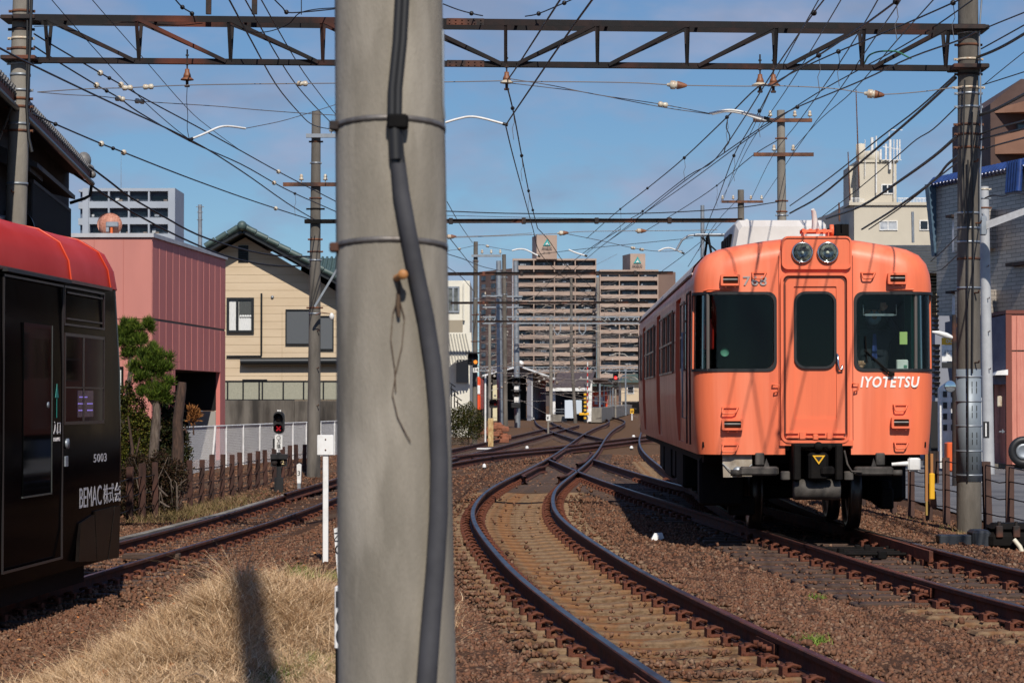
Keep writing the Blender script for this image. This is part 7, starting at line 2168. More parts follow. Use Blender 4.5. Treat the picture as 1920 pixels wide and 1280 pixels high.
def shelter():
    Y=186; W=lambda px,py,d=0: at(px,py,Y+d)
    t=thing('station_shelter','small white station shelter with a brown roof at the end of the platform','shelter',(W(1070,751).x,Y,-.1))
    wt=M['white']
    b=MB(); b.hexa([(W(1034,0).x,Y-.8,W(0,728).z),(W(1104,0).x,Y-.8,W(0,728).z),(W(1117,0).x,Y+3,W(0,700).z),(W(1047,0).x,Y+3,W(0,700).z),(W(1034,0).x,Y-.8,W(0,725).z),(W(1104,0).x,Y-.8,W(0,725).z),(W(1117,0).x,Y+3,W(0,697).z),(W(1047,0).x,Y+3,W(0,697).z)])
    for k in range(10):
        u=k/10.; b.hexa([(W(1035+70*u,0).x,Y-.8,W(0,725).z),(W(1036+70*u,0).x,Y-.8,W(0,725).z),(W(1048+70*u,0).x,Y+3,W(0,697).z),(W(1047+70*u,0).x,Y+3,W(0,697).z),(W(1035+70*u,0).x,Y-.8,W(0,724).z),(W(1036+70*u,0).x,Y-.8,W(0,724).z),(W(1048+70*u,0).x,Y+3,W(0,696).z),(W(1047+70*u,0).x,Y+3,W(0,696).z)])
    b.build('roof', mat('brown_sheet_roof', srgb(86,74,72), .7, 0, srgb(72,62,62), 1), t, world=True)
    b=MB(); b.box((W(1034,0).x,Y-.85,W(0,733).z),(W(1106,0).x,Y-.78,W(0,727).z)); b.build('fascia', wt, t, world=True)
    b=MB(); b.box((W(1036,0).x,Y,-.1),(W(1041,0).x,Y+.2,W(0,732).z)); b.prism([(W(1100,0).x,-.1),(W(1108,0).x,-.1),(W(1110,0).x,W(0,712).z),(W(1104,0).x,W(0,726).z)],'y',Y,Y+2.8); b.build('wall', wt, t, world=True)
    b=MB(); b.box((W(1041,0).x,Y+2.6,-.1),(W(1101,0).x,Y+2.8,W(0,730).z)); b.build('rear_wall', mat('dark_inside', srgb(46,44,46), .9), t, world=True)
    b=MB(); b.box((W(1036,0).x,Y-.1,-.1),(W(1062,0).x,Y+.0,W(0,776).z)); b.build('low_wall', M['concrete'], t, world=True)
    b=MB(); b.bar(W(1040,767,-.3),W(1060,767,-.3),.04,.04); b.bar(W(1040,772,-.3),W(1060,772,-.3),.03,.03); b.build('handrail', M['galv'], t, world=True)
    # cabinet
    c=thing('relay_cabinet','pale blue-grey steel cabinet in front of the station shelter','cabinet',(W(1067,751).x,Y-2,-.1))
    b=MB(); a=at(1059,750,Y-2); d=at(1076,784,Y-2); b.bbox((a.x,Y-2,d.z),(d.x,Y-1.4,a.z),.02); b.build('cabinet_body', mat('pale_blue_cabinet', srgb(196,206,216), .5), c, world=True)
    b=MB(); a=at(1078,750,Y-2); d=at(1091,776,Y-2); b.bbox((a.x,Y-2,d.z),(d.x,Y-1.5,a.z),.02); b.build('second_door', mat('pale_blue_cabinet_b', srgb(186,198,208), .5), c, world=True)
    # waiting person
    J={'pelvis':((0,0,.92),.13),'waist':((0,0,1.06),(.13,.10)),'chest':((0,0,1.32),(.17,.11)),'neck':((0,-.01,1.48),.05),'head':((0,-.03,1.60),(.075,.09)),'crown':((0,-.02,1.69),(.07,.085)),'ls':((-.18,0,1.38),.06),'le':((-.22,-.04,1.12),.045),'lw':((-.16,-.20,.98),.032),'lh':((-.12,-.26,.98),.035),'rs':((.18,0,1.38),.06),'re':((.22,0,1.12),.045),'rw':((.21,-.05,.88),.032),'rh':((.21,-.06,.80),.035),'lk':((-.09,-.02,.50),.075),'la':((-.09,0,.10),.05),'lf':((-.09,-.10,.04),.045),'rk':((.10,-.05,.50),.075),'ra':((.10,0,.10),.05),'rf':((.10,-.10,.04),.045)}
    E=[('pelvis','waist'),('waist','chest'),('chest','neck'),('neck','head'),('head','crown'),('chest','ls'),('ls','le'),('le','lw'),('lw','lh'),('chest','rs'),('rs','re'),('re','rw'),('rw','rh'),('pelvis','lk'),('lk','la'),('la','lf'),('pelvis','rk'),('rk','ra'),('ra','rf')]
    q=W(1055.5,751,.6); p=skin_person('person','person in dark clothes standing under the far station shelter',J,E,(q.x,Y+.6,.35),0,M['suit'])
    b=MB(); b.ball((0,-.045,1.62),.085,8,1.2); b.ball((0,-.13,1.61),.015,5); b.build('face', M['skin'], p)
    b=MB(); b.lathe([(.09,1.62),(.098,1.67),(.08,1.73),(.001,1.76)],(0,-.01,0),'z',12); b.build('hair', M['black'], p)
    for s,(hx,hy,hz) in ((0,(-.12,-.27,.98)),(1,(.21,-.06,.79))):
        b=MB(); b.ball((hx,hy,hz),.035,6)
        for k in range(4): b.tube([(hx-.024+k*.016,hy-.01,hz-.02),(hx-.026+k*.017,hy-.03,hz-.06),(hx-.026+k*.017,hy-.02,hz-.085)],[.010,.009,.007],5)
        b.tube([(hx+.028,hy-.01,hz),(hx+.045,hy-.03,hz-.03)],[.011,.009],5); b.build('hand', M['skin'], p)
    # platform
    b=MB(); b.hexa([(at(1108,785,190).x,190,-.2),(at(1128,785,190).x,190,-.2),(at(1185,770,330).x,330,-.2),(at(1120,770,330).x,330,-.2),(at(1108,785,190).x,190,.95),(at(1128,785,190).x,190,.95),(at(1185,770,330).x,330,.95),(at(1120,770,330).x,330,.95)])
    pl=thing('platform','low concrete station platform running away right of the shelter','platform',(at(1118,785,190).x,190,-.2)); b.build('platform_body', M['concrete'], pl, world=True)
    b=MB()
    for k in range(6): x=at(1124,0,200+k*15); b.cyl((x.x+k*.35,200+k*15,.95),(x.x+k*.35,200+k*15,2.9),.08,n=8)
    b.build('canopy_post', M['galv'], pl, world=True)
    b=MB(); b.hexa([(at(1085,700,200).x,200,3.35),(at(1140,708,200).x,200,3.15),(at(1150,708,260).x,260,3.15),(at(1100,700,260).x,260,3.35),(at(1085,700,200).x,200,3.5),(at(1140,708,200).x,200,3.3),(at(1150,708,260).x,260,3.3),(at(1100,700,260).x,260,3.5)]); b.build('canopy', mat('brown_canopy', srgb(84,72,68), .7), pl, world=True)
shelter()

def far_trains():
    for lab,x0,x1,y0,y1,Y,front in (('far orange train standing behind the station shelter',1047,1062,730,772,215,True),('far orange train at the platform right of the shelter',1112,1139,734,771,225,False),('sliver of an orange train seen behind the signal pole',893,901,706,767,140,False)):
        a=at(x0,y0,Y); c=at(x1,y1,Y)
        t=thing('train_car',lab,'train',(a.x,Y,-.0)); b=MB(); z0=max(.75,c.z-.1); b.bbox((a.x,Y,z0),(c.x,Y+16,a.z),.1); b.build('body', mat('far_orange_paint', srgb(232,84,40), .45), t, world=True)
        w=c.x-a.x; h=a.z-z0
        b=MB()
        if front: b.box((a.x+w*.12,Y-.02,z0+h*.45),(a.x+w*.88,Y,z0+h*.82))
        elif w>.6:
            for k in range(2): b.box((a.x+w*(.1+.36*k),Y-.02,z0+h*.25),(a.x+w*(.32+.36*k),Y,z0+h*.7))
        else: b.box((a.x+w*.1,Y-.02,z0+h*.5),(a.x+w*.9,Y,z0+h*.75))
        b.build('window', M['win_dark'] if front else M['white'], t, world=True)
        b=MB(); b.box((a.x+.1,Y+.2,.0),(c.x-.1,Y+15.8,z0)); b.build('undercarriage', M['darksteel'], t, world=True)
    # low houses at the far right of the tracks
    Y=330; W=lambda px,py: at(px,py,Y)
    t=thing('low_house','distant cream low house with a grey roof between the platform and the train','house',(W(1180,751).x,Y,0))
    b=MB(); b.box((W(1164,0).x,Y,-.2),(W(1215,0).x,Y+8,W(0,715).z)); b.build('wall', M['beige'], t, world=True)
    b=MB(); b.prism([(W(1160,0).x,W(0,717).z),(W(1222,0).x,W(0,717).z),(W(1208,0).x,W(0,700).z),(W(1172,0).x,W(0,702).z)],'y',Y-.8,Y+9); b.build('roof', M['tile_green'], t, world=True)
    frame_win(t,'window',W(1175,0).x,W(0,738).z,W(1188,0).x,W(0,722).z,Y-.02,M['white'],M['win_dark'],th=.08)
    b=MB(); b.box((W(1165,0).x,Y-1,-.2),(W(1200,0).x,Y-.9,W(0,752).z)); b.build('dark_fence', M['darksteel'], t, world=True)
    t=thing('low_house','row of dark far rooftops behind the platform canopy','house',(W(1130,751).x,Y+40,0))
    b=MB(); b.box((at(1090,0,370).x,370,-.2),(at(1165,0,370).x,380,at(0,722,370).z)); b.build('wall', mat('brown_far_wall', srgb(120,90,72), .8), t, world=True)
    b=MB()
    for k in range(5): x=at(1090+k*15,0,369); b.prism([(x.x,at(0,724,369).z),(x.x+1.25,at(0,724,369).z),(x.x+.62,at(0,712,369).z)],'y',368.5,380)
    b.build('roof', M['tile_green'], t, world=True)
far_trains()
# ---------------------------------------------------------------- plants
def leaf_mat(name, cols, rough=.6):
    m = mat(name, cols[0], rough, island=cols, spec=.12)
    t=m.node_tree; b=t.nodes['Principled BSDF']
    b.inputs['Subsurface Weight'].default_value=0
    return m
def leaves(rng, centres, radii, n, L_, w, up=.3, droop=0, squash=1.0):
    """n leaf quads spread through blobs, denser towards their surface"""
    C_=np.array(centres,float); R=np.array(radii,float); vol=R**2.2; idx=rng.choice(len(C_),n,p=vol/vol.sum())
    d=rng.normal(size=(n,3)); d/=np.linalg.norm(d,axis=1)[:,None]
    rr=R[idx]*rng.uniform(.35,1.0,n)**.5*(1+.18*rng.normal(size=n))
    P=C_[idx]+d*rr[:,None]*np.array([1,1,squash])
    a=d*.7+rng.normal(size=(n,3))*.6+np.array([0,0,up]); a/=np.linalg.norm(a,axis=1)[:,None]
    b=np.cross(a,rng.normal(size=(n,3))); b/=np.linalg.norm(b,axis=1)[:,None]
    l=L_*rng.uniform(.6,1.3,n)[:,None]; ww=w*rng.uniform(.6,1.3,n)[:,None]
    V=np.stack([P-b*ww*.5, P+a*l*.5-b*ww*.9*.5+b*0, P+a*l, P+a*l*.5+b*ww*.9*.5],1)
    V[:,0]=P
    return V.reshape(-1,3), np.arange(n*4).reshape(-1,4)
GRN=leaf_mat('conifer_green',[srgb(66,88,28),srgb(40,58,22),srgb(90,112,36),srgb(26,38,18),srgb(112,128,46),srgb(34,50,20)])
GRN2=leaf_mat('broadleaf_green',[srgb(52,62,24),srgb(34,40,20),srgb(92,96,34),srgb(26,30,18),srgb(110,108,44),srgb(70,34,22)])
BRN=leaf_mat('dry_hedge_leaf',[srgb(56,40,30),srgb(36,26,22),srgb(84,62,44),srgb(44,48,26),srgb(26,20,18),srgb(72,52,36)])
BUSH=leaf_mat('roadside_bush_leaf',[srgb(50,56,26),srgb(36,40,22),srgb(70,74,34),srgb(80,66,36),srgb(46,62,24)])
BARK=mat('grey_bark', srgb(110,98,88), .9, 0, srgb(66,54,46), 9, stretch=(3,3,.6), bump=.6, bscale=30)
BARKD=mat('brown_bark', srgb(84,62,50), .9, 0, srgb(48,36,30), 9, stretch=(3,3,.6), bump=.6, bscale=30)
def plant_leaves(name, parent, seed, centres, radii, n, L_, w, m, sub=0, **k):
    if sub:
        rg=np.random.default_rng(seed+50); c2=[]; r2=[]
        for c,r in zip(centres,radii):
            for _ in range(sub):
                d=rg.normal(size=3); d/=np.linalg.norm(d); c2.append(np.array(c)+d*r*rg.uniform(.35,1.05)); r2.append(r*rg.uniform(.22,.42))
        centres,radii=c2,r2
    V,Fq=leaves(np.random.default_rng(seed),centres,radii,n,L_,w,**k)
    V=V-np.array(ORG[parent])
    return npmesh(name,V,Fq,m,parent)
def trees():
    Y=50
    # two clipped conifers
    P=lambda x,y,d=0: tuple(at(x,y,Y+d))
    b0=P(290,880)
    t=thing('clipped_tree','clipped conifer with one round green tuft on a pale bare trunk before the pink building','tree',(b0[0],b0[1],-.6))
    b=MB(); b.tube([(b0[0],b0[1],-.6),P(288,850),P(292,800),P(294,770),P(290,740),P(286,712)],[.13,.105,.10,.085,.07,.04],10)
    b.tube([P(292,800),P(300,806),P(303,798)],[.03,.025,.02],6); b.tube([P(294,822),P(302,826)],[.03,.02],6); b.tube([P(290,760),P(270,735)],[.04,.02],6); b.tube([P(292,765),P(310,725)],[.04,.02],6)
    b.build('trunk', BARK, t, world=True)
    px=lambda r: r*Y/F
    cs=[(288,690,26),(268,705,22),(308,690,20),(312,720,18),(274,672,20),(296,672,18),(286,735,22),(265,735,14),(305,745,18),(252,690,14),(320,672,10),(288,655,9)]
    plant_leaves('crown',t,1,[P(x,y) for x,y,r in cs],[px(r*.80) for x,y,r in cs],15000,.14,.014,GRN,up=1.3,sub=12)
    Y=51.5
    P=lambda x,y,d=0: tuple(at(x,y,Y+d)); px=lambda r: r*Y/F
    b0=P(236,900)
    t=thing('clipped_tree','taller clipped conifer tuft beside the tram nose, above the darker shrub','tree',(b0[0],b0[1],-.6))
    b=MB(); b.tube([(b0[0],b0[1],-.6),P(232,850),P(228,800),P(238,740),P(246,690),P(244,650)],[.08,.06,.055,.05,.05,.03],8); b.tube([P(228,800),P(216,770),P(214,745)],[.03,.025,.015],6); b.build('trunk', BARK, t, world=True)
    cs=[(240,640,26),(225,630,18),(262,640,18),(275,612,14),(252,612,16),(232,610,12),(285,652,8),(265,668,14),(236,665,14),(284,620,7)]
    plant_leaves('crown',t,2,[P(x,y) for x,y,r in cs],[px(r*.80) for x,y,r in cs],11000,.14,.014,GRN,up=1.1,sub=12)
    Y=49.5; P=lambda x,y,d=0: tuple(at(x,y,Y+d)); px=lambda r: r*Y/F
    t=thing('bare_stump','tall rough brown topped tree trunk without branches beside the conifer','tree',P(338,900))
    b=MB(); b.tube([P(334,905),P(332,870),P(334,830),P(333,790),P(338,750),P(341,725),P(342,716)],[.16,.13,.12,.105,.10,.095,.08],12)
    b.tube([P(338,808),P(348,804),P(350,812)],[.03,.025,.02],6); b.build('trunk', BARKD, t, world=True)
    t=thing('small_shrub','tiny dry brown conifer tuft on the mesh fence end','shrub',P(362,800,2))
    plant_leaves('foliage',t,3,[P(362,785,2),P(360,770,2),P(368,778,2)],[px(10),px(8),px(8)],500,.10,.03,leaf_mat('dead_conifer',[srgb(140,92,50),srgb(110,70,40),srgb(160,110,62)]),up=1.)
    b=MB(); b.tube([P(363,815,2),P(362,785,2)],[.02,.012],6); b.build('stem', BARKD, t, world=True)
    t=thing('shrub','broadleaf shrub with yellow-green tips between the tram nose and the conifer','shrub',P(245,880))
    cs=[(235,740,18),(250,765,24),(236,790,26),(258,800,26),(245,835,30),(270,840,24),(232,860,26),(225,760,12),(240,722,8)]
    plant_leaves('foliage',t,4,[P(x,y,.8) for x,y,r in cs],[px(r) for x,y,r in cs],12000,.055,.034,GRN2,up=.3)
    b=MB(); b.tube([P(250,900),P(248,840),P(240,780)],[.05,.035,.015],6); b.tube([P(250,880),P(262,820)],[.03,.015],6); b.build('branches', BARKD, t, world=True)
    t=thing('shrub','dark shadowy shrub between the two trunks under the carport opening','shrub',P(315,860,1.5))
    cs=[(320,760,22),(312,790,26),(325,820,28),(305,830,24),(318,850,26)]
    plant_leaves('foliage',t,5,[P(x,y,1.6) for x,y,r in cs],[px(r) for x,y,r in cs],7500,.06,.04,leaf_mat('dark_shrub_leaf',[srgb(30,34,20),srgb(22,24,16),srgb(44,48,26),srgb(60,30,24)]),up=.3)
    b=MB(); b.tube([P(318,890,1.5),P(316,800,1.5)],[.04,.015],6); b.build('branches', BARKD, t, world=True)
    t=thing('shrub','wide dark evergreen shrub filling the space behind the dry hedge','shrub',P(290,900,.6))
    cs=[(262,800,22),(280,830,26),(300,800,20),(322,790,18),(340,850,20),(270,870,24),(300,860,26),(325,870,24),(345,880,16),(250,840,20),(335,820,16)]
    plant_leaves('foliage',t,15,[P(x,y,1.0) for x,y,r in cs],[px(r) for x,y,r in cs],12000,.06,.036,leaf_mat('dark_evergreen_leaf',[srgb(38,46,22),srgb(26,30,18),srgb(58,62,28),srgb(20,22,14),srgb(70,54,30)]),up=.4)
    b=MB(); b.tube([P(295,900,1.0),P(296,840,1.0)],[.05,.02],6); b.build('branches', BARKD, t, world=True)
    # dry hedge in front of the trees
    Y=43.2; P=lambda x,y,d=0: tuple(at(x,y,Y+d)); px=lambda r: r*Y/F
    t=thing('hedge','ragged brown dry hedge between the tram nose and the old-rail fence','hedge',P(280,960))
    cs=[(240,900,30),(270,900,34),(300,890,32),(325,905,26),(245,940,32),(280,940,34),(310,945,28),(258,870,20),(300,862,18),(235,965,20),(330,880,18),(265,965,22),(298,968,18)]
    plant_leaves('foliage',t,6,[P(x,y) for x,y,r in cs],[px(r) for x,y,r in cs],22000,.045,.028,BRN,up=.2)
    b=MB(); rng=random.Random(5)
    for k in range(34):
        x=rng.uniform(232,335); a=P(x,rng.uniform(945,985)); m_=P(x+rng.uniform(-14,14),rng.uniform(895,925),rng.uniform(-.5,.3)); e=P(x+rng.uniform(-26,26),rng.uniform(855,900),rng.uniform(-.6,.3)); b.tube([a,m_,e],[.014,.010,.005],5)
    for a,m_,e in (((298,915),(308,925),(314,930)),((300,940),(312,948),(318,950))): b.tube([P(a[0],a[1],-1),P(m_[0],m_[1],-1),P(e[0],e[1],-1)],[.02,.02,.014],6)
    b.build('twigs', BARK, t, world=True)
    # bush by the signal pole, right of the near pole
    Y=93; P=lambda x,y,d=0: tuple(at(x,y,Y+d)); px=lambda r: r*Y/F
    t=thing('bush','olive green bush at the foot of the signal pole','bush',P(878,828))
    cs=[(862,785,20),(885,785,20),(870,775,16),(895,798,14),(850,795,16),(868,805,20),(890,812,14),(845,775,10),(905,790,6),(880,762,8)]
    plant_leaves('foliage',t,7,[P(x,y) for x,y,r in cs],[px(r) for x,y,r in cs],7000,.075,.04,BUSH,up=.3)
    b=MB(); b.tube([P(878,832),P(880,800),P(884,780)],[.03,.02,.01],6); b.build('stem', BARKD, t, world=True)
    t=thing('dry_bush','grey dry twiggy clump below the olive bush','bush',P(860,840))
    plant_leaves('foliage',t,8,[P(855,825),P(872,828),P(845,822)],[px(13),px(9),px(12)],1500,.09,.012,leaf_mat('grey_twigs',[srgb(150,140,124),srgb(110,98,84),srgb(86,76,62)]),up=.6)
trees()

def blades(name, label, x, y, n, hgt, wid, m, rng, lean=.55, zf=None, spread=None, cat='grass', curl=1.0, stuff=True):
    """curved grass blades rooted on the ground"""
    k=4
    h=hgt*rng.uniform(.3,1.3,n)*np.where(rng.random(n)<.04,1.35,1); a=rng.uniform(0,2*np.pi,n); ln=rng.uniform(.15,1.0,n)*lean*h*1.6
    z0=gz(x,y) if zf is None else zf
    dx=np.cos(a)*ln; dy=np.sin(a)*ln; px_=-np.sin(a+rng.normal(0,.8,n)); py_=np.cos(a)
    V=np.zeros((n,k*2,3))
    wob=rng.normal(0,.02,(n,2))
    for i in range(k):
        s=i/(k-1); bend=s**1.6; zz=h*(s-.45*curl*s*s*(ln/(h*lean*1.6+1e-6)))
        cx=x+dx*bend+wob[:,0]*math.sin(s*3); cy=y+dy*bend+wob[:,1]*math.sin(s*3)
        ww=wid*(1-s*.85)
        V[:,2*i,0]=cx-px_*ww; V[:,2*i,1]=cy-py_*ww*.4; V[:,2*i,2]=z0+zz
        V[:,2*i+1,0]=cx+px_*ww; V[:,2*i+1,1]=cy+py_*ww*.4; V[:,2*i+1,2]=z0+zz
    f=np.array([(2*i,2*i+1,2*i+3,2*i+2) for i in range(k-1)])
    Fq=(f[None]+np.arange(n)[:,None,None]*(2*k)).reshape(-1,4)
    o=npmesh(name,V.reshape(-1,3),Fq,m)
    return tag(o,label,cat,kind='stuff' if stuff else None)
def grass():
    rng=np.random.default_rng(5)
    straw=leaf_mat('straw_blade',[srgb(220,188,146),srgb(192,158,118),srgb(234,208,172),srgb(158,122,90),srgb(208,174,132),srgb(124,94,70),srgb(226,198,160),srgb(176,140,104)],.7)
    # dry mound: several overlapping clumps
    n=56000
    cl=np.array([(-1.9,17.4,.75,.9,1.0),(-1.5,17.2,.6,.8,1.0),(-2.5,17.3,.6,.9,.8),(-1.2,16.9,.5,1.0,.75),(-1.9,16.2,.8,.7,.8),(-2.6,16.2,.7,.7,.6),(-3.1,16.8,.5,.7,.45),(-1.5,15.4,.8,.6,.6),(-2.3,15.3,.9,.6,.55),(-1.0,18.4,.4,1.3,.6),(-3.3,15.6,.5,.6,.35),(-1.1,14.6,.4,.5,.5)])
    w=cl[:,2]*cl[:,3]; idx=rng.choice(len(cl),n,p=w/w.sum())
    x=cl[idx,0]+rng.normal(0,1,n)*cl[idx,2]*.55; y=cl[idx,1]+rng.normal(0,1,n)*cl[idx,3]*.55
    # tussocks gather the blades
    T=np.stack([rng.uniform(-3.6,-.2,420),rng.uniform(13.5,20.5,420)],1)
    d=((x[:,None]-T[None,:,0])**2+(y[:,None]-T[None,:,1])**2); j=d.argmin(1); g=rng.uniform(.1,.85,n); tl=rng.uniform(.45,1.35,420)
    x=x*(1-g)+T[j,0]*g; y=y*(1-g)+T[j,1]*g
    keep=(x<-.36)&(x>-3.9)
    x,y,idx,j=x[keep],y[keep],idx[keep],j[keep]
    blades('dry_grass','tangled mound of straw-coloured dry grass in the lower left',x,y,len(x),.25*cl[idx,4]*tl[j],.0024,straw,rng,lean=1.3,cat='grass')
    n=17000; q=rng.choice(len(x),n); x2=x[q]+rng.normal(0,.06,n); y2=y[q]+rng.normal(0,.06,n)
    blades('loose_straw','loose pale straw stems crossing on top of the dry mound',x2,y2,n,.09,.0026,straw,rng,lean=2.6,cat='grass',zf=gz(x2,y2)+rng.uniform(.02,.17,n)*cl[idx[q],4])
    # flattened dead stems toward the left
    n=22000; x=rng.uniform(-4.0,-.6,n); y=rng.uniform(14.3,20,n); keep=(rng.random(n)<np.exp(-((x+2.8)/.8)**2-((y-15.8)/1.8)**2)); x,y=x[keep],y[keep]
    blades('flattened_grass','flattened dead grass stems lying over the stones at the lower left',x,y,len(x),.10,.0028,straw,rng,lean=2.2,cat='grass')
    gm=leaf_mat('green_blade',[srgb(84,110,36),srgb(60,86,28),srgb(110,132,52),srgb(130,140,70)])
    for lab,cx,cy,r,n_,h in (('small bright green grass tuft behind the dry mound',-2.15,24.5,.16,420,.16),('green weeds at the foot of the white board post',-1.75,24.6,.25,380,.10),
        ('green grass patch at the lower edge beside the near pole',-1.35,15.5,.3,900,.12),('bright green weed tuft on the ballast right of the curved track',2.1,16.9,.10,220,.07),('pale green weed on the ballast before the switch',2.6,20.6,.09,120,.06)):
        x=rng.normal(cx,r*.5,n_); y=rng.normal(cy,r*.8,n_)
        blades('green_grass',lab,x,y,n_,h,.0045,gm,rng,lean=.9,cat='grass')
    # dry fringe along the fences
    n=5200; y=rng.uniform(40,58,n); x=-5.35+.065*(y-50)+rng.normal(0,.28,n)
    blades('fence_weeds','dry weeds along the foot of the old-rail fence on the left',x,y,n,.14,.006,leaf_mat('weed_mix',[srgb(150,126,92),srgb(120,98,70),srgb(96,92,50),srgb(84,66,48)]),rng,lean=.8,zf=-.52)
    n=5200; y=rng.uniform(29,42,n); x=5.75-.075*(y-32)+rng.normal(0,.25,n)
    blades('verge_weeds','short dry grass on the strip before the right-hand fence',x,y,n,.07,.006,leaf_mat('weed_mix_b',[srgb(160,140,100),srgb(134,112,78),srgb(110,112,60)]),rng,lean=.8,zf=-.28)
    # fallen leaves
    n=900; x=rng.uniform(-4.8,-.6,n); y=rng.uniform(13.5,30,n); q=rng.random(n)<.6
    x=np.where(q,rng.normal(-3.0,.35,n),x); y=np.where(q,rng.normal(16.0,1.3,n),y); z=gz(x,y)+.035
    keep=(rng.random(n)<np.where(x<-2.2,1,.3)); x,y,z=x[keep],y[keep],z[keep]; n=len(x)
    a=rng.uniform(0,6.28,n); s=rng.uniform(.012,.034,n); t_=rng.normal(0,.4,(n,4))*s[:,None]
    q=np.array([(-1,-.6),(1,-.5),(.9,.6),(-.8,.5)]); V=np.zeros((n,4,3))
    for i,(u,v) in enumerate(q):
        V[:,i,0]=x+(u*np.cos(a)-v*np.sin(a))*s; V[:,i,1]=y+(u*np.sin(a)+v*np.cos(a))*s; V[:,i,2]=z+t_[:,i]
    o=npmesh('fallen_leaves',V.reshape(-1,3),np.arange(n*4).reshape(-1,4),leaf_mat('fallen_leaf',[srgb(196,120,66),srgb(170,96,52),srgb(206,150,92),srgb(150,70,44)]))
    tag(o,'scattered orange fallen leaves on stones and dry grass','fallen leaves',kind='stuff')
    for lab,P in (('crooked grey twig lying in front of the dry grass',((345,1268),(370,1262),(392,1272),(402,1280))),('straight pale twig sticking out of the dry grass',((458,1272),(472,1255)))):
        t=thing('twig',lab,'twig',at(P[0][0],P[0][1],15.2)); b=MB(); b.tube([at(x,y,15.2) for x,y in P],[.007]*(len(P)-1)+[.004],6); b.build('stick', BARK, t, world=True)
grass()
# ---------------------------------------------------------------- fences and small railway things
def old_rail_fence(label, f, y0, y1, sp, h, zb, wires, group_lbl, mb, twist=True, seed=1):
    rng=random.Random(seed)
    t=thing('rail_post_fence',label,'fence',(f(y0),y0,zb))
    y=y0
    pts=[]
    while y<y1:
        x=f(y); hh=h+rng.uniform(-.04,.04); lx=rng.uniform(-.03,.03); ly=rng.uniform(-.03,.03)
        b=MB()
        w=.052; prof=[(-w,-.05),(w,-.05),(w,-.035),(.012,-.02),(.012,.035),(.04,.045),(.04,.07),(-.04,.07),(-.04,.045),(-.012,.035),(-.012,-.02),(-w,-.035)]
        vs=[]; n=len(prof); a0=rng.uniform(-.15,.15); k_=6
        for i in range(k_+1):
            s=i/k_; a=a0
            for u,v in prof: vs.append((x+lx*s+(u*math.cos(a)-v*math.sin(a)), y+ly*s+(u*math.sin(a)+v*math.cos(a)), zb-.1+(hh+.1)*s))
        b.add(vs,[(i*n+k,i*n+(k+1)%n,(i+1)*n+(k+1)%n,(i+1)*n+k) for i in range(k_) for k in range(n)]); b.add(vs[-n:],[tuple(range(n))])
        if twist:       # rusted wire brace wound round the post
            b.tube([(x-.062,y-.07,zb+.1),(x+.062,y-.075,zb+.38)],.010,5); b.tube([(x-.062,y-.07,zb+.42),(x+.062,y-.075,zb+.70)],.010,5)
        b.build('post', mb, t, world=True); pts.append((x+lx,y,zb)); y+=sp*rng.uniform(.92,1.08)
    for wz in wires:
        b=MB(); P=[]
        for a,c in zip(pts,pts[1:]):
            P.append((a[0]-.01,a[1]-.08,zb+wz)); P.append(((a[0]+c[0])/2,(a[1]+c[1])/2-.08,zb+wz-rng.uniform(.01,.03)))
        P.append((pts[-1][0],pts[-1][1]-.08,zb+wz)); b.tube(P,.009,5); b.build('fence_wire', M['wire'], t, world=True)
    return t,pts
rpost=mat('old_rail_rust', srgb(78,48,38), .9, 0, srgb(48,32,28), 5, stretch=(1,1,.4), bump=.4, bscale=30)
rpost2=mat('old_rail_brown', srgb(84,60,52), .9, 0, srgb(56,42,38), 4, stretch=(1,1,.4), bump=.3, bscale=30)
old_rail_fence('fence of rusty old rails strung with wire beside the left track', lambda y:-5.8+.065*(y-50), 39.5, 61.5, 1.08, .98, -.58, (.25,.5,.78), '', rpost)
ft,_=old_rail_fence('fence of brown old rails and wire between the right track and the road', lambda y:9.06-.08*y, 26.6, 46, 1.06, .98, -.30, (.28,.52,.74,.93), '', rpost2, twist=False, seed=4)
def fence_extras():
    # rusty board and bent plate in the right fence
    b=MB(); y=35.6; x=9.06-.08*y; a=at(1731,845,y); c=at(1758,905,y); b.box((a.x,y-.12,c.z),(c.x,y-.09,a.z))
    for k in range(4): b.box((a.x+.02+k*.05,y-.14,c.z),(a.x+.035+k*.05,y-.12,a.z))
    b.build('rusty_board', M['rust_dark'], ft, world=True)
    b=MB(); a=at(1733,905,y); c=at(1737,965,y); b.box((a.x,y-.12,c.z),(c.x,y-.08,a.z)); b.build('yellow_strut', mat('faded_yellow', srgb(150,122,60), .7), ft, world=True)
    b=MB(); p=[at(q[0],q[1],y) for q in ((1739,918),(1752,920),(1754,950),(1747,954),(1741,945))]; b.prism([(q.x,q.z) for q in p],'y',y-.13,y-.115); b.build('bent_plate', M['rust'], ft, world=True)
fence_extras()

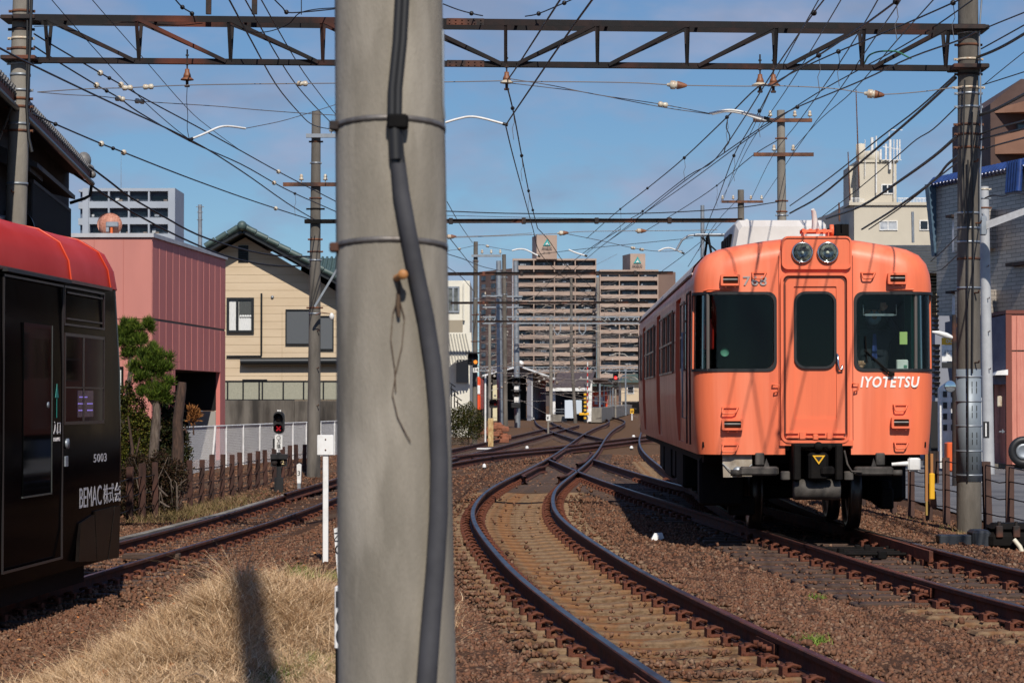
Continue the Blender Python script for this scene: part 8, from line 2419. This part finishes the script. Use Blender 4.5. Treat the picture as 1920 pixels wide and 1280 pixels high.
def mesh_fence():
    t=thing('mesh_fence','white chain-link fence with white posts in front of the concrete wall','fence',(-7.9,57,-.6))
    A=Vector((-7.95,57.5,0)); B=Vector((-5.35,77,0))
    wm=M['white']; zt=.84; zb=-.55
    xs=[345,395,424,456,487,520,549,574,601,627,655]
    def U(px):   # ray meets the fence line
        r=(px-960)/F; d=B-A; k=(r*A.y-A.x)/(d.x-r*d.y); return A+d*k
    pts=[U(px) for px in xs]
    for i,p in enumerate(pts):
        b=MB(); lean=.12 if i==1 else 0; b.tube([(p.x,p.y,zb-.1),(p.x+lean,p.y,zt+.03)],.030,8); b.build('post', wm, t, world=True)
    b=MB(); b.tube([(p.x,p.y,zt+.02) for p in pts],.022,6); b.build('top_rail', wm, t, world=True)
    b=MB(); b.tube([(p.x,p.y,zb+.1) for p in pts],.018,6); b.build('bottom_rail', wm, t, world=True)
    # diamond mesh as real wires
    b=MB(); a=pts[0]; e=pts[-1]; L_=(e-a).length; d=(e-a)/L_; H=zt-zb-.1; s=.085; n=int(L_/s)
    for k in range(-int(H/s),n):
        for sg in (1,-1):
            u0=k*s if sg>0 else k*s+H; u1=u0+sg*H
            za,zc=zb+.1,zt
            # clip to the fence length
            if u0<0: za+= -u0*(1 if sg>0 else 0); 
            if sg>0 and u0<0: u0=0
            if sg<0 and u1<0: zc-=(-u1); u1=0
            if sg>0 and u1>L_: zc-=(u1-L_); u1=L_
            if sg<0 and u0>L_: za+=(u0-L_); u0=L_
            if zc-za<.05: continue
            p=a+d*u0; q=a+d*u1; b.tube([(p.x,p.y,za),(q.x,q.y,zc)],.0042,3,caps=False)
    b.build('chain_link', mat('white_coated_wire', srgb(200,200,202), .6), t, world=True)
mesh_fence()

def kerb_left():
    b=MB(); P=[(-5.35,30),(-5.0,36),(-4.75,44),(-4.9,50),(-4.75,56)]
    P=[(-5.9,30),(-5.45,36),(-5.05,42),(-4.85,47),(-4.75,51),(-4.72,56)]
    for (x0,y0),(x1,y1) in zip(P,P[1:]): b.bar((x0,y0,-.53),(x1,y1,-.53),.13,.16)
    o=b.build('kerb', M['concrete']); tag(o,'low broken concrete kerb beside the left track',kind='structure')
kerb_left()

def signal_left():
    Y=51.5; W=lambda px,py: at(px,py,Y)
    c=W(523,920); t=thing('shunting_signal','low black shunting signal showing a red cross, with a white plate below','railway signal',(c.x,Y,-.55))
    bk=M['black']
    def R(b,x0,y0,x1,y1,a,c_): p=W(x0,y0); q=W(x1,y1); b.box((p.x,Y+a,q.z),(q.x,Y+c_,p.z)); return b
    b=MB(); R(b,519,848,527,905,-.05,.05); R(b,515,895,531,922,-.09,.09); b.build('post', bk, t, world=True)
    b=MB(); p=W(523,792); s=F/Y
    b.prism([(p.x+u,p.z+v) for u,v in rrect(-.115,-.24,.115,.24,.11,n=7)],'y',Y-.06,Y+.10); h=b.build('signal_head', bk, t, world=True)
    for yy in (783,803):
        q=W(523,yy); b=MB(); n=14; vs=[]
        for i in range(n+1):
            a=math.pi*i/n
            for rr,dy in ((.095,-.06),(.10,-.22)): vs.append((q.x+rr*math.cos(a),Y+dy,q.z+rr*math.sin(a)))
        b.add(vs,[(2*i,2*i+1,2*i+3,2*i+2) for i in range(n)],True); b.build('hood', bk, h, world=True)
        b=MB(); b.lathe([(.001,-.075),(.085,-.07),(.085,-.05)],(q.x,Y,q.z),'y',18); b.build('lens', M['darklens'], h, world=True)
    q=W(523,803); b=MB()
    for sg in (1,-1): b.bar((q.x-.045,Y-.085,q.z-.045*sg),(q.x+.045,Y-.085,q.z+.045*sg),.02,.026)
    b.build('red_cross', mat('lit_red_cross', srgb(130,26,32), .3, emit=(srgb(230,40,55),.35)), h, world=True)
    b=MB(); R(b,520,768,523,774,-.02,.0); R(b,524,768,527,774,-.02,.0); R(b,512,800,515,808,-.02,.0); b.build('white_tip', M['white'], h, world=True)
    b=MB(); R(b,516,815,530,842,-.08,-.06); pl=b.build('plate', M['white'], t, world=True)
    o=ORG[t]; q=W(519.5,840); lettering('lettering','入\n換',.19,(q.x-o.x,Y-.085-o.y,q.z-o.z),(1,0,0),(0,0,1),bk,pl,width=.085,depth=.003)
    b=MB(); q=W(523,820.5); b.lathe([(.035,-.085),(.04,-.09),(.045,-.085)],(q.x,Y,q.z),'y',16); b.build('plate_ring', bk, pl, world=True)
    b=MB(); R(b,512,822,516,840,-.06,.04); R(b,508,851,539,860,-.12,.05); R(b,508,860,538,874,-.05,.06); b.build('lower_box', bk, t, world=True)
    for xx in (515,531):
        q=W(xx,866); b=MB(); b.lathe([(.001,-.07),(.06,-.07),(.065,-.05)],(q.x,Y,q.z),'y',16); b.build('indicator_disc', M['rust_dark'], t, world=True)
    q=W(528.5,870); lettering('lettering','2',.085,(q.x-o.x,Y-.075-o.y,q.z-o.z),(1,0,0),(0,0,1),mat('cream_digit', srgb(220,200,150), .5),t,width=.055,depth=.003)
signal_left()

def number_post():
    Y=52; a=at(561,868,Y); c=at(568,902,Y); t=thing('number_post','short white number post with the figure 3 at the foot of the concrete pole','marker post',(a.x,Y,-.5))
    w=c.x-a.x; h=a.z+.5
    b=MB(); b.prism([(-w/2,h*.35),(w/2,h*.35),(w/2+.01,h-.03),(0,h),(-w/2-.01,h-.03)],'y',-.04,.04); b.build('head', M['white'], t)
    b=MB(); b.box((-w/2+.005,-.035,0),(w/2-.005,.035,h*.35)); b.build('foot', M['galv'], t)
    lettering('lettering','3',.10,(-.03,-.044,h*.6),(1,0,0),(0,0,1),M['black'],t,width=.055,depth=.002)
    # white board on a post, near the dry grass
    Y=27.2; a=at(595,815,Y); c=at(626,853,Y); p=at(610.5,1048,Y)
    t=thing('sign_post','blank white square board seen on a thin white post left of the near pole','sign post',(p.x,Y,p.z-.05)); o=ORG[t]
    pw=mat('worn_white_paint', srgb(228,228,226), .5, 0, srgb(196,190,182), 4, lo=.5, hi=.75)
    b=MB(); b.bbox((-.032,-.02,0),(.030,.03,a.z-p.z+.04),.006); b.build('post', pw, t)
    b=MB(); b.bbox((a.x-o.x,-.04,c.z-o.z),(c.x-o.x,-.022,a.z-o.z),.006); bd=b.build('board', pw, t)
    b=MB()
    for z in (a.z-o.z-.05,c.z-o.z+.06): b.lathe([(.001,-.048),(.009,-.046),(.009,-.04)],(0,0,z),'y',8)
    b.build('bolt', M['rust'], bd)
    # distance posts half hidden by the near pole
    Y=13.2; a=at(628,1098,Y); c=at(640,1215,Y)
    t=thing('distance_post','upright white distance post with black figures peeping out beside the near pole foot','marker post',(a.x+.05,Y,at(0,1290,Y).z)); o=ORG[t]
    b=MB(); b.bbox((-.05,-.03,c.z-o.z),(.08,.05,a.z-o.z),.006); b.build('post_head', M['white'], t)
    b=MB(); b.box((-.045,-.025,-.1),(.075,.045,c.z-o.z)); b.build('post_foot', M['darksteel'], t)
    for i,ch in enumerate('100'): lettering('lettering',ch,.085,(-.042,-.034,a.z-o.z-.11-i*.10),(1,0,0),(0,0,1),M['black'],t,width=.055 if i else .015,depth=.003,bold=.02)
    Y=19.5; a=at(624,986,Y); c=at(640,1060,Y)
    t=thing('distance_post','leaning white distance post higher up behind the near pole edge','marker post',(a.x+.06,Y,c.z-.1)); o=ORG[t]
    b=MB(); h=a.z-o.z; b.hexa([(-.02,-.03,0),(.10,-.03,0),(.10,.03,0),(-.02,.03,0),(-.05,-.03,h-.02),(.06,-.03,h+.02),(.06,.03,h+.02),(-.05,.03,h-.02)]); b.build('post_head', M['white'], t)
    lettering('lettering','乙',.07,(-.045,-.034,h-.12),(1,0,.1),(0,0,1),M['black'],t,width=.06,depth=.003); lettering('lettering','0',.07,(-.04,-.034,h-.22),(1,0,.1),(0,0,1),M['black'],t,width=.05,depth=.003)
number_post()

def yard_bits():
    # round-topped white clearance markers on the ballast
    wm=M['white']
    for lab,px,py,r,kind in (('white clearance marker block in the shadow edge of the salmon train',1233,1009,.06,'block'),('round white marker knob with black band beside the curved track',908,878,.045,'knob'),
        ('small white knob on the ballast above the crossing rails',988,842,.06,'knob'),('white knob beside the train side on the ballast, nearer one',1184,842,.06,'knob'),('white knob beside the train side on the ballast, farther one',1188,820,.07,'knob')):
        Y=(1.5+.17)*F/(py-751); c=at(px,py,Y); t=thing('clearance_marker',lab,'marker',(c.x,Y,c.z-.02),0,'white clearance markers')
        b=MB()
        if kind=='block': b.hexa([(-.085,-.06,0),(.085,-.06,0),(.085,.06,0),(-.085,.06,0),(-.04,-.035,.085),(.055,-.035,.09),(.055,.035,.09),(-.04,.035,.085)]); b.build('block', wm, t)
        else:
            b.lathe([(r*.9,0),(r*.9,.05)],(0,0,0),'z',14); b.build('band', M['black'], t); b=MB(); b.lathe([(r*1.05,.05),(r*1.05,.08),(r*.8,.12),(r*.3,.14),(.001,.14)],(0,0,0),'z',14); b.build('knob', wm, t)
    for lab,px0,px1,py in (('flat white plank lying across the branch track',894,926,841),):
        Y=1.62*F/(py-751); a=at(px0,py,Y); c=at(px1,py,Y); t=thing('white_plank',lab,'plank',(a.x,Y,a.z-.02))
        b=MB(); b.bbox((0,-.3,0),(c.x-a.x,.1,.05),.01); b.build('plank', wm, t)
    # small white target sign in the middle
    Y=125; c=at(1028,826,115); t=thing('target_sign','small white square track sign with a black arrow on a short post in the yard','sign',(c.x,115,-.17))
    b=MB(); b.box((-.04,-.02,0),(.04,.03,.9)); b.build('post', M['concrete'], t); b=MB(); a=at(1024,794,115); b.box((-.1,-.04,.72),(.1,-.02,1.02)); bd=b.build('board', wm, t); b=MB(); b.prism([(-.05,.78),(.04,.84),(-.01,.86),(.05,.95),(-.03,.90),(-.06,.92)],'y',-.05,-.041); b.build('arrow', M['black'], bd)
    # signals on columns
    def head(lab,px,py,Y,w,h,lamps,fr=None):
        c=at(px,py,Y); t=thing('railway_signal',lab,'railway signal',(c.x,Y-.3,c.z)); b=MB()
        b.prism(rrect(-w/2,-h/2,w/2,h/2,min(w,h)*.2),'y',-.1,.1); b.box((-w/2-.1,-.35,h/2),(w/2+.1,.1,h/2+.05)); b.build('housing', M['black'], t)
        for lx,lz,r,m in lamps:
            b=MB(); b.lathe([(.001,-.13),(r,-.12),(r,-.1)],(lx,0,lz),'y',16); b.build('lens', m, t)
            b=MB(); n=10; vs=[]
            for i in range(n+1):
                a=math.pi*i/n
                for rr,dy in ((r*1.15,-.1),(r*1.2,-.28)): vs.append((lx+rr*math.cos(a),dy,lz+rr*math.sin(a)))
            b.add(vs,[(2*i,2*i+1,2*i+3,2*i+2) for i in range(n)],True); b.build('hood', M['black'], t)
        return t
    amber=mat('lit_amber_lens', srgb(240,150,70), .3, emit=(srgb(255,150,60),1.2)); redl=mat('lit_red_lens', srgb(240,40,40), .3, emit=(srgb(255,40,40),1.6)); dl=M['darklens']
    head('four-lamp signal with one orange lamp lit on the signal pole',887,674,94.6,.40,.46,((-.1,.1,.075,dl),(.1,.1,.075,dl),(-.1,-.1,.075,M['galv']),(.1,-.1,.075,amber)))
    Y=94.5; a=at(887,688,Y); t=thing('number_plate','white plate with 34 under the four-lamp signal','sign',(a.x,Y-.2,at(0,698,Y).z)); b=MB(); b.box((0,0,0),(.22,.02,.2)); b.build('plate', wm, t); lettering('lettering','34',.13,(.02,-.003,.035),(1,0,0),(0,0,1),M['black'],t,width=.18,depth=.003)
    head('upper dark shunting signal on the right pale column',968,716,151,.5,.5,((0,.0,.16,dl),)); head('lower dark shunting signal on the right pale column',968,738,151,.45,.4,((0,.0,.14,dl),))
    for y0 in (725,745):
        a=at(964,y0,151); t=thing('white_plate','white plate under the '+('upper' if y0==725 else 'lower')+' signal of the right pale column','sign',(a.x,150.4,at(0,y0+9,151).z)); b=MB(); b.bbox((0,0,0),(.28,.06,.32),.01); b.build('plate', wm, t)
    a=at(958,755,151); t=thing('relay_box','black relay box on the foot of the right pale column','box',(a.x,150.2,at(0,765,151).z)); b=MB(); b.bbox((0,0,0),(.6,.3,.35),.04); b.box((.05,-.02,.05),(.55,0,.3)); b.build('box_body', M['black'], t)
    t_=head('distant signal showing red between the shelter roof and the train',1154,713,230,.5,1.3,((0,.25,.16,redl),(0,-.3,.16,dl)))
    c=at(1155,713,230); b=MB(); b.cyl((0,.2,-c.z-.1),(0,.2,.2),.09,n=8); b.build('post', M['concrete'], t_)
    head('pair of tiny dark shunting signals left of the dark middle pole',925,757,148,.5,.5,((-.12,0,.1,dl),(.12,0,.1,mat('dim_red_lens', srgb(140,40,40), .3))))
    # level crossing post, yellow and black
    Y=184; c=at(1097,784,Y); t=thing('crossing_post','yellow and black striped crossing post before the white shelter wall','post',(c.x,Y,-.15))
    b=MB(); b.cyl((0,0,0),(0,0,2.3),.10,n=12); b.build('post', M['black'], t)
    for k in range(7):
        b=MB(); b.lathe([(.105,.25+k*.3),(.108,.26+k*.3),(.108,.40+k*.3),(.105,.41+k*.3)],(0,0,0),'z',12); b.build('yellow_band', M['yellow'], t)
    b=MB(); b.bbox((-.45,-.05,.55),(.3,.05,.75),.02); b.build('arm_box', M['yellow'], t)
    c=at(1102,786,Y); t=thing('barrier_pole','thin red and white raised barrier pole beside the striped post','barrier',(c.x,Y+.4,-.15))
    b=MB(); b.cyl((0,0,0),(0,0,4.6),.04,n=8); b.build('pole', wm, t)
    for k in range(7): b=MB(); b.cyl((0,0,1.0+k*.5),(0,0,1.25+k*.5),.045,n=8); b.build('red_band', mat('orange_band', srgb(214,90,50), .5) if k==0 else M['red'], t)
    # yellow 25 speed sign
    Y=205; a=at(1181,766,Y); t=thing('speed_sign','small yellow speed sign reading 25 beside the far track at the train','sign',(at(1184,0,Y).x,Y,-.15)); zt=a.z+.15
    b=MB(); b.bbox((-.16,0,zt-.42),(.16,.03,zt),.01); b.build('board', M['yellow'], t); lettering('lettering','25',.2,(-.12,-.005,zt-.32),(1,0,0),(0,0,1),M['black'],t,width=.24,depth=.005,bold=.03)
    b=MB(); b.cyl((0,.05,0),(0,.05,zt-.4),.06,n=8); b.build('post', wm, t)
    # yellow-brown cabinet and white thin post by the bush
    Y=88; a=at(915,784,Y); c=at(925,822,Y); t=thing('faded_cabinet','faded cream cabinet with rust streaks beside the olive bush','cabinet',(a.x,Y,-.2))
    b=MB(); b.bbox((0,0,0),(c.x-a.x,.25,a.z+.2),.01); b.build('cabinet_body', mat('streaked_cream', srgb(206,186,134), .7, 0, srgb(150,104,60), 7, stretch=(4,1,.6)), t)
    a=at(910,704,Y); t=thing('thin_white_post','thin white pipe post beside the signal pole and bush','post',(a.x,Y,-.2)); b=MB(); b.cyl((0,0,0),(0,0,a.z+.2),.035,n=8); b.ball((0,0,a.z+.2),.05,6); b.build('pipe', wm, t)
    t=thing('rubble_heap','reddish block heap behind the cream cabinet','rubble',(at(922,800,95).x,95,-.2)); b=MB(); rng=random.Random(3)
    for k in range(26): x=rng.uniform(-.5,.5); z=rng.uniform(0,.8)*(1-abs(x)); b.bbox((x,rng.uniform(-.3,.3),z),(x+.3,rng.uniform(.4,.6),z+.18),.02)
    b.build('blocks', mat('brick_red_blocks', srgb(150,92,66), .8, 0, srgb(110,68,50), 5), t)
    # kink of rail joint bond on left track
    c=at(374,1032,27.5); t=thing('rail_lubricator','rusty curved bracket clamped to the near rail of the left track','bracket',(c.x,27.5,-.45)); b=MB()
    b.tube([(-.15,-.1,.0),(-.05,-.12,.08),(.0,-.1,-.02)],.02,6); b.bbox((-.05,-.12,-.05),(.2,.0,.02),.01); b.tube([(.18,-.1,-.02),(.24,-.1,.07),(.2,-.1,.12)],.015,6); b.build('bracket_arm', M['rust'], t)
    t=thing('timber_block','dark timber block lying between the rails of the left track','timber block',(-4.55,31,-.52)); b=MB(); b.bbox((-.42,-.1,0),(.30,.1,.07),.01); b.build('block', M['sleeper_w'], t)
    # point machine by the right gantry pole
    Y=28.6; c=at(1850,1012,Y); t=thing('point_machine','black cast point machine on the ballast beside the right gantry pole','point machine',(c.x,Y,-.30)); ds=M['darksteel']
    b=MB(); b.bbox((-.02,-.25,.06),(.9,.25,.26),.05); b.bbox((.02,-.22,.24),(.85,.22,.36),.06); b.build('casing', ds, t)
    b=MB(); b.bbox((-.58,-.13,.06),(.0,.13,.22),.012); b.bbox((-.2,-.2,.0),(.02,.2,.28),.03); b.build('drive_box', mat('blue_black_box', srgb(40,44,50), .5), t)
    b=MB()
    for x in (.1,.3,.55,.75): b.bbox((x-.04,-.28,.20),(x+.04,-.2,.34),.01); b.cyl((x,-.24,.34),(x,-.24,.39),.02,n=6)
    b.box((-.6,-.3,-.02),(.95,.3,.05)); b.build('bolts', M['rust_dark'], t)
    b=MB(); b.tube([(.26,-.30,.18),(.32,-.34,.10),(.36,-.36,.0),(.34,-.38,-.08),(.28,-.38,-.10)],.028,10); b.build('hose', mat('cream_hose', srgb(206,200,180), .5), t)
    b=MB(); b.tube([(-.58,0,.12),(-.8,-.02,.12),(-1.35,0,.14)],.018,8); b.build('throw_rod', ds, t)
    # switch rods between the rails under the train front
    Y=25.8; c=at(1620,1024,Y); t=thing('switch_rods','oily switch rods and clamps between the rails in front of the salmon train','switch gear',(c.x,Y,-.10)); b=MB(); rng=random.Random(9)
    for dy in (-.5,-.18,.15,.5): b.cyl((-.50,dy,.0),(.50,dy,.0),.018,n=8)
    for k in range(16): x=rng.uniform(-.45,.4); y=rng.uniform(-.6,.6); b.bbox((x,y,-.05),(x+rng.uniform(.05,.16),y+rng.uniform(.05,.14),rng.uniform(.0,.06)),.01)
    b.build('rods', ds, t)
    b=MB(); f=TRK['B']
    for s,y0,y1,o0,o1 in ((1,24.2,28.4,.44,.53),):
        P=[(float(f(y)[0,0])+s*(o0+(o1-o0)*i/8),y,-.005) for i,y in enumerate(np.linspace(y0,y1,9))]; 
        for a,c in zip(P,P[1:]): b.bar(Vector(a)+Vector((0,0,-.05)),Vector(c)+Vector((0,0,-.05)),.04,.11)
    b.build('switch_blade', M['clip'], t, world=True)
    # trackside chairs on the train's track
    # lamps at the right
    Y=50; c=at(1790,640,Y); t=thing('street_lamp','small white street lamp head on a curved rusty arm left of the gantry pole','street lamp',(c.x,Y,at(0,690,Y).z))
    o=ORG[t]; L2=lambda px,py: at(px,py,Y)-o
    b=MB(); q=[L2(x,y) for x,y in ((1747,622),(1760,624),(1775,629),(1787,633))]; b.tube(q,[.02,.05,.06,.03],10); b.build('lamp_head', M['white'], t)
    b=MB(); b.tube([L2(1787,633),L2(1790,645),L2(1789,700)],.03,8); b.tube([L2(1790,640),L2(1791,615),L2(1798,602)],.02,6); b.bbox(tuple(L2(1786,650)),tuple(L2(1794,630)),.01); b.build('arm', M['rust'], t)
    Y=57; c=at(1848,425,Y); t=thing('street_lamp','long white street lamp arm reaching right from the pale grey pole','street lamp',tuple(c)); o=ORG[t]; L2=lambda px,py,d=0: at(px,py,Y+d)-o
    b=MB(); b.add([L2(1846,416),L2(1925,388,-1),L2(1925,401,-1),L2(1846,431)]+[L2(1846,416,.5),L2(1925,388,-.5),L2(1925,401,-.5),L2(1846,431,.5)],[(0,3,2,1),(4,5,6,7),(0,1,5,4),(1,2,6,5),(2,3,7,6),(3,0,4,7)]); b.build('lamp_head', M['white'], t)
    b=MB(); b.tube([L2(1842,400),L2(1848,410),L2(1850,428)],.03,6); b.bbox((-.12,-.05,-.2),(.02,.15,.25),.02); b.build('bracket', M['galv'], t)
    # traffic mirror cluster on the lamp post
    Y=49; c=at(1782,724,Y); t=thing('curved_mirror','chrome edged traffic mirror on the rusty lamp post','mirror',(c.x,Y,c.z)); b=MB(); b.lathe([(.11,.0),(.12,.03),(.09,.06),(.001,.08)],(0,0,0),'y',20); b.build('mirror_shell', M['galv'], t)
    b=MB(); b.lathe([(.001,-.01),(.06,-.008),(.11,0)],(0,0,0),'y',20); b.build('mirror_face', mat('mirror_face', srgb(220,224,224), .03, 1.0), t)
    b=MB(); a=at(1844,790,57.2); b.box((a.x,57.2,at(0,821,57.2).z),(at(1851,0,57.2).x,57.25,a.z)); t=thing('pole_plate','black and white plate strapped low on the pale grey pole','sign',(a.x,57.2,a.z-.4)); b.build('plate', M['black'], t, world=True)
    b=MB(); b.box((at(1846.3,0,57).x,57.17,at(0,818,57).z),(at(1848.8,0,57).x,57.19,at(0,793,57).z)); b.build('white_bar', wm, t, world=True)
    # clothes-line like green vines none
    for lab,px,py in (('small clear bulb lamp on the middle pole left of the near pole',622,592),):
        c=at(px,py,57); t=thing('pole_lamp',lab,'lamp',tuple(c)); b=MB(); b.lathe([(.001,-.1),(.05,-.08),(.06,0),(.03,.06),(.001,.07)],(0,0,0),'z',12); b.build('bulb', M['white'], t); b=MB(); b.tube([(-.05,0,.05),(-.25,0,.08),(-.38,0,.02)],.012,6); b.build('wire_arm', M['rust'], t)
    c=at(600,545,57); t=thing('pole_stay','grey diagonal brace rod from the middle pole towards the near pole','brace',tuple(c)); b=MB(); b.bar(at(590,575,56.8)-c,at(632,505,56.8)-c,.05,.05); b.build('brace_rod', M['galv'], t)
yard_bits()
# ---------------------------------------------------------------- one piece, one part: far-apart pieces of a part become parts of their own
def split_parts():
    keep=('tile','slat','letter','number','seam','bolt','twig','foliage','crown','chain','lacing','joint','batten','rib','blocks','stone','sleeper','swoosh','branches')
    count={}
    for o in C.objects:
        if o.parent is not None: count[o.parent]=count.get(o.parent,0)+1
    for o in list(C.objects):
        if o.type!='MESH' or o.parent is None or o.data.users>1 or o.get('kind') or any(k in o.name for k in keep): continue
        me=o.data; nv=len(me.vertices)
        if nv>6000 or nv<8 or len(me.materials)>1: continue
        par=list(range(nv))
        def find(a):
            while par[a]!=a:
                par[a]=par[par[a]]; a=par[a]
            return a
        for p in me.polygons:
            v=p.vertices; r=find(v[0])
            for k in v[1:]: par[find(k)]=r
        roots=[find(i) for i in range(nv)]
        ids=sorted(set(roots)); 
        if len(ids)<2 or len(ids)>120: continue
        P=np.zeros(nv*3); me.vertices.foreach_get('co',P); P=P.reshape(-1,3); R=np.array(roots)
        lo=np.array([P[R==i].min(0) for i in ids]); hi=np.array([P[R==i].max(0) for i in ids]); size=(hi-lo).max(1)
        n=len(ids); grp=list(range(n))
        def gf(a):
            while grp[a]!=a: a=grp[a]
            return a
        for a in range(n):
            gap=np.linalg.norm(np.maximum(0,np.maximum(lo[a]-hi,lo-hi[a])),axis=1)
            for b in np.nonzero(gap<.5*np.maximum(size[a],size))[0]:
                x,y=gf(a),gf(int(b))
                if x!=y: grp[y]=x
        g=[gf(a) for a in range(n)]; gs=sorted(set(g))
        if len(gs)<2 or count[o.parent]+len(gs)>98: continue
        idx={i:g[k] for k,i in enumerate(ids)}; vg=np.array([idx[r] for r in roots])
        polys=[(tuple(p.vertices),p.use_smooth) for p in me.polygons]
        base=o.name.split('.')[0]
        for q,gg in enumerate(gs):
            sel=np.nonzero(vg==gg)[0]; mp_={int(v):k for k,v in enumerate(sel)}
            fs=[(tuple(mp_[v] for v in f),s) for f,s in polys if f[0] in mp_]
            m2=bpy.data.meshes.new(base); m2.from_pydata([tuple(P[i]) for i in sel],[],[f for f,_ in fs]); m2.materials.append(me.materials[0])
            m2.polygons.foreach_set('use_smooth',[s for _,s in fs])
            if q==0: o.data=m2
            else:
                c=bpy.data.objects.new(base,m2); C.objects.link(c); c.parent=o.parent; c.location=o.location; c.rotation_euler=o.rotation_euler
                count[o.parent]+=1
split_parts()
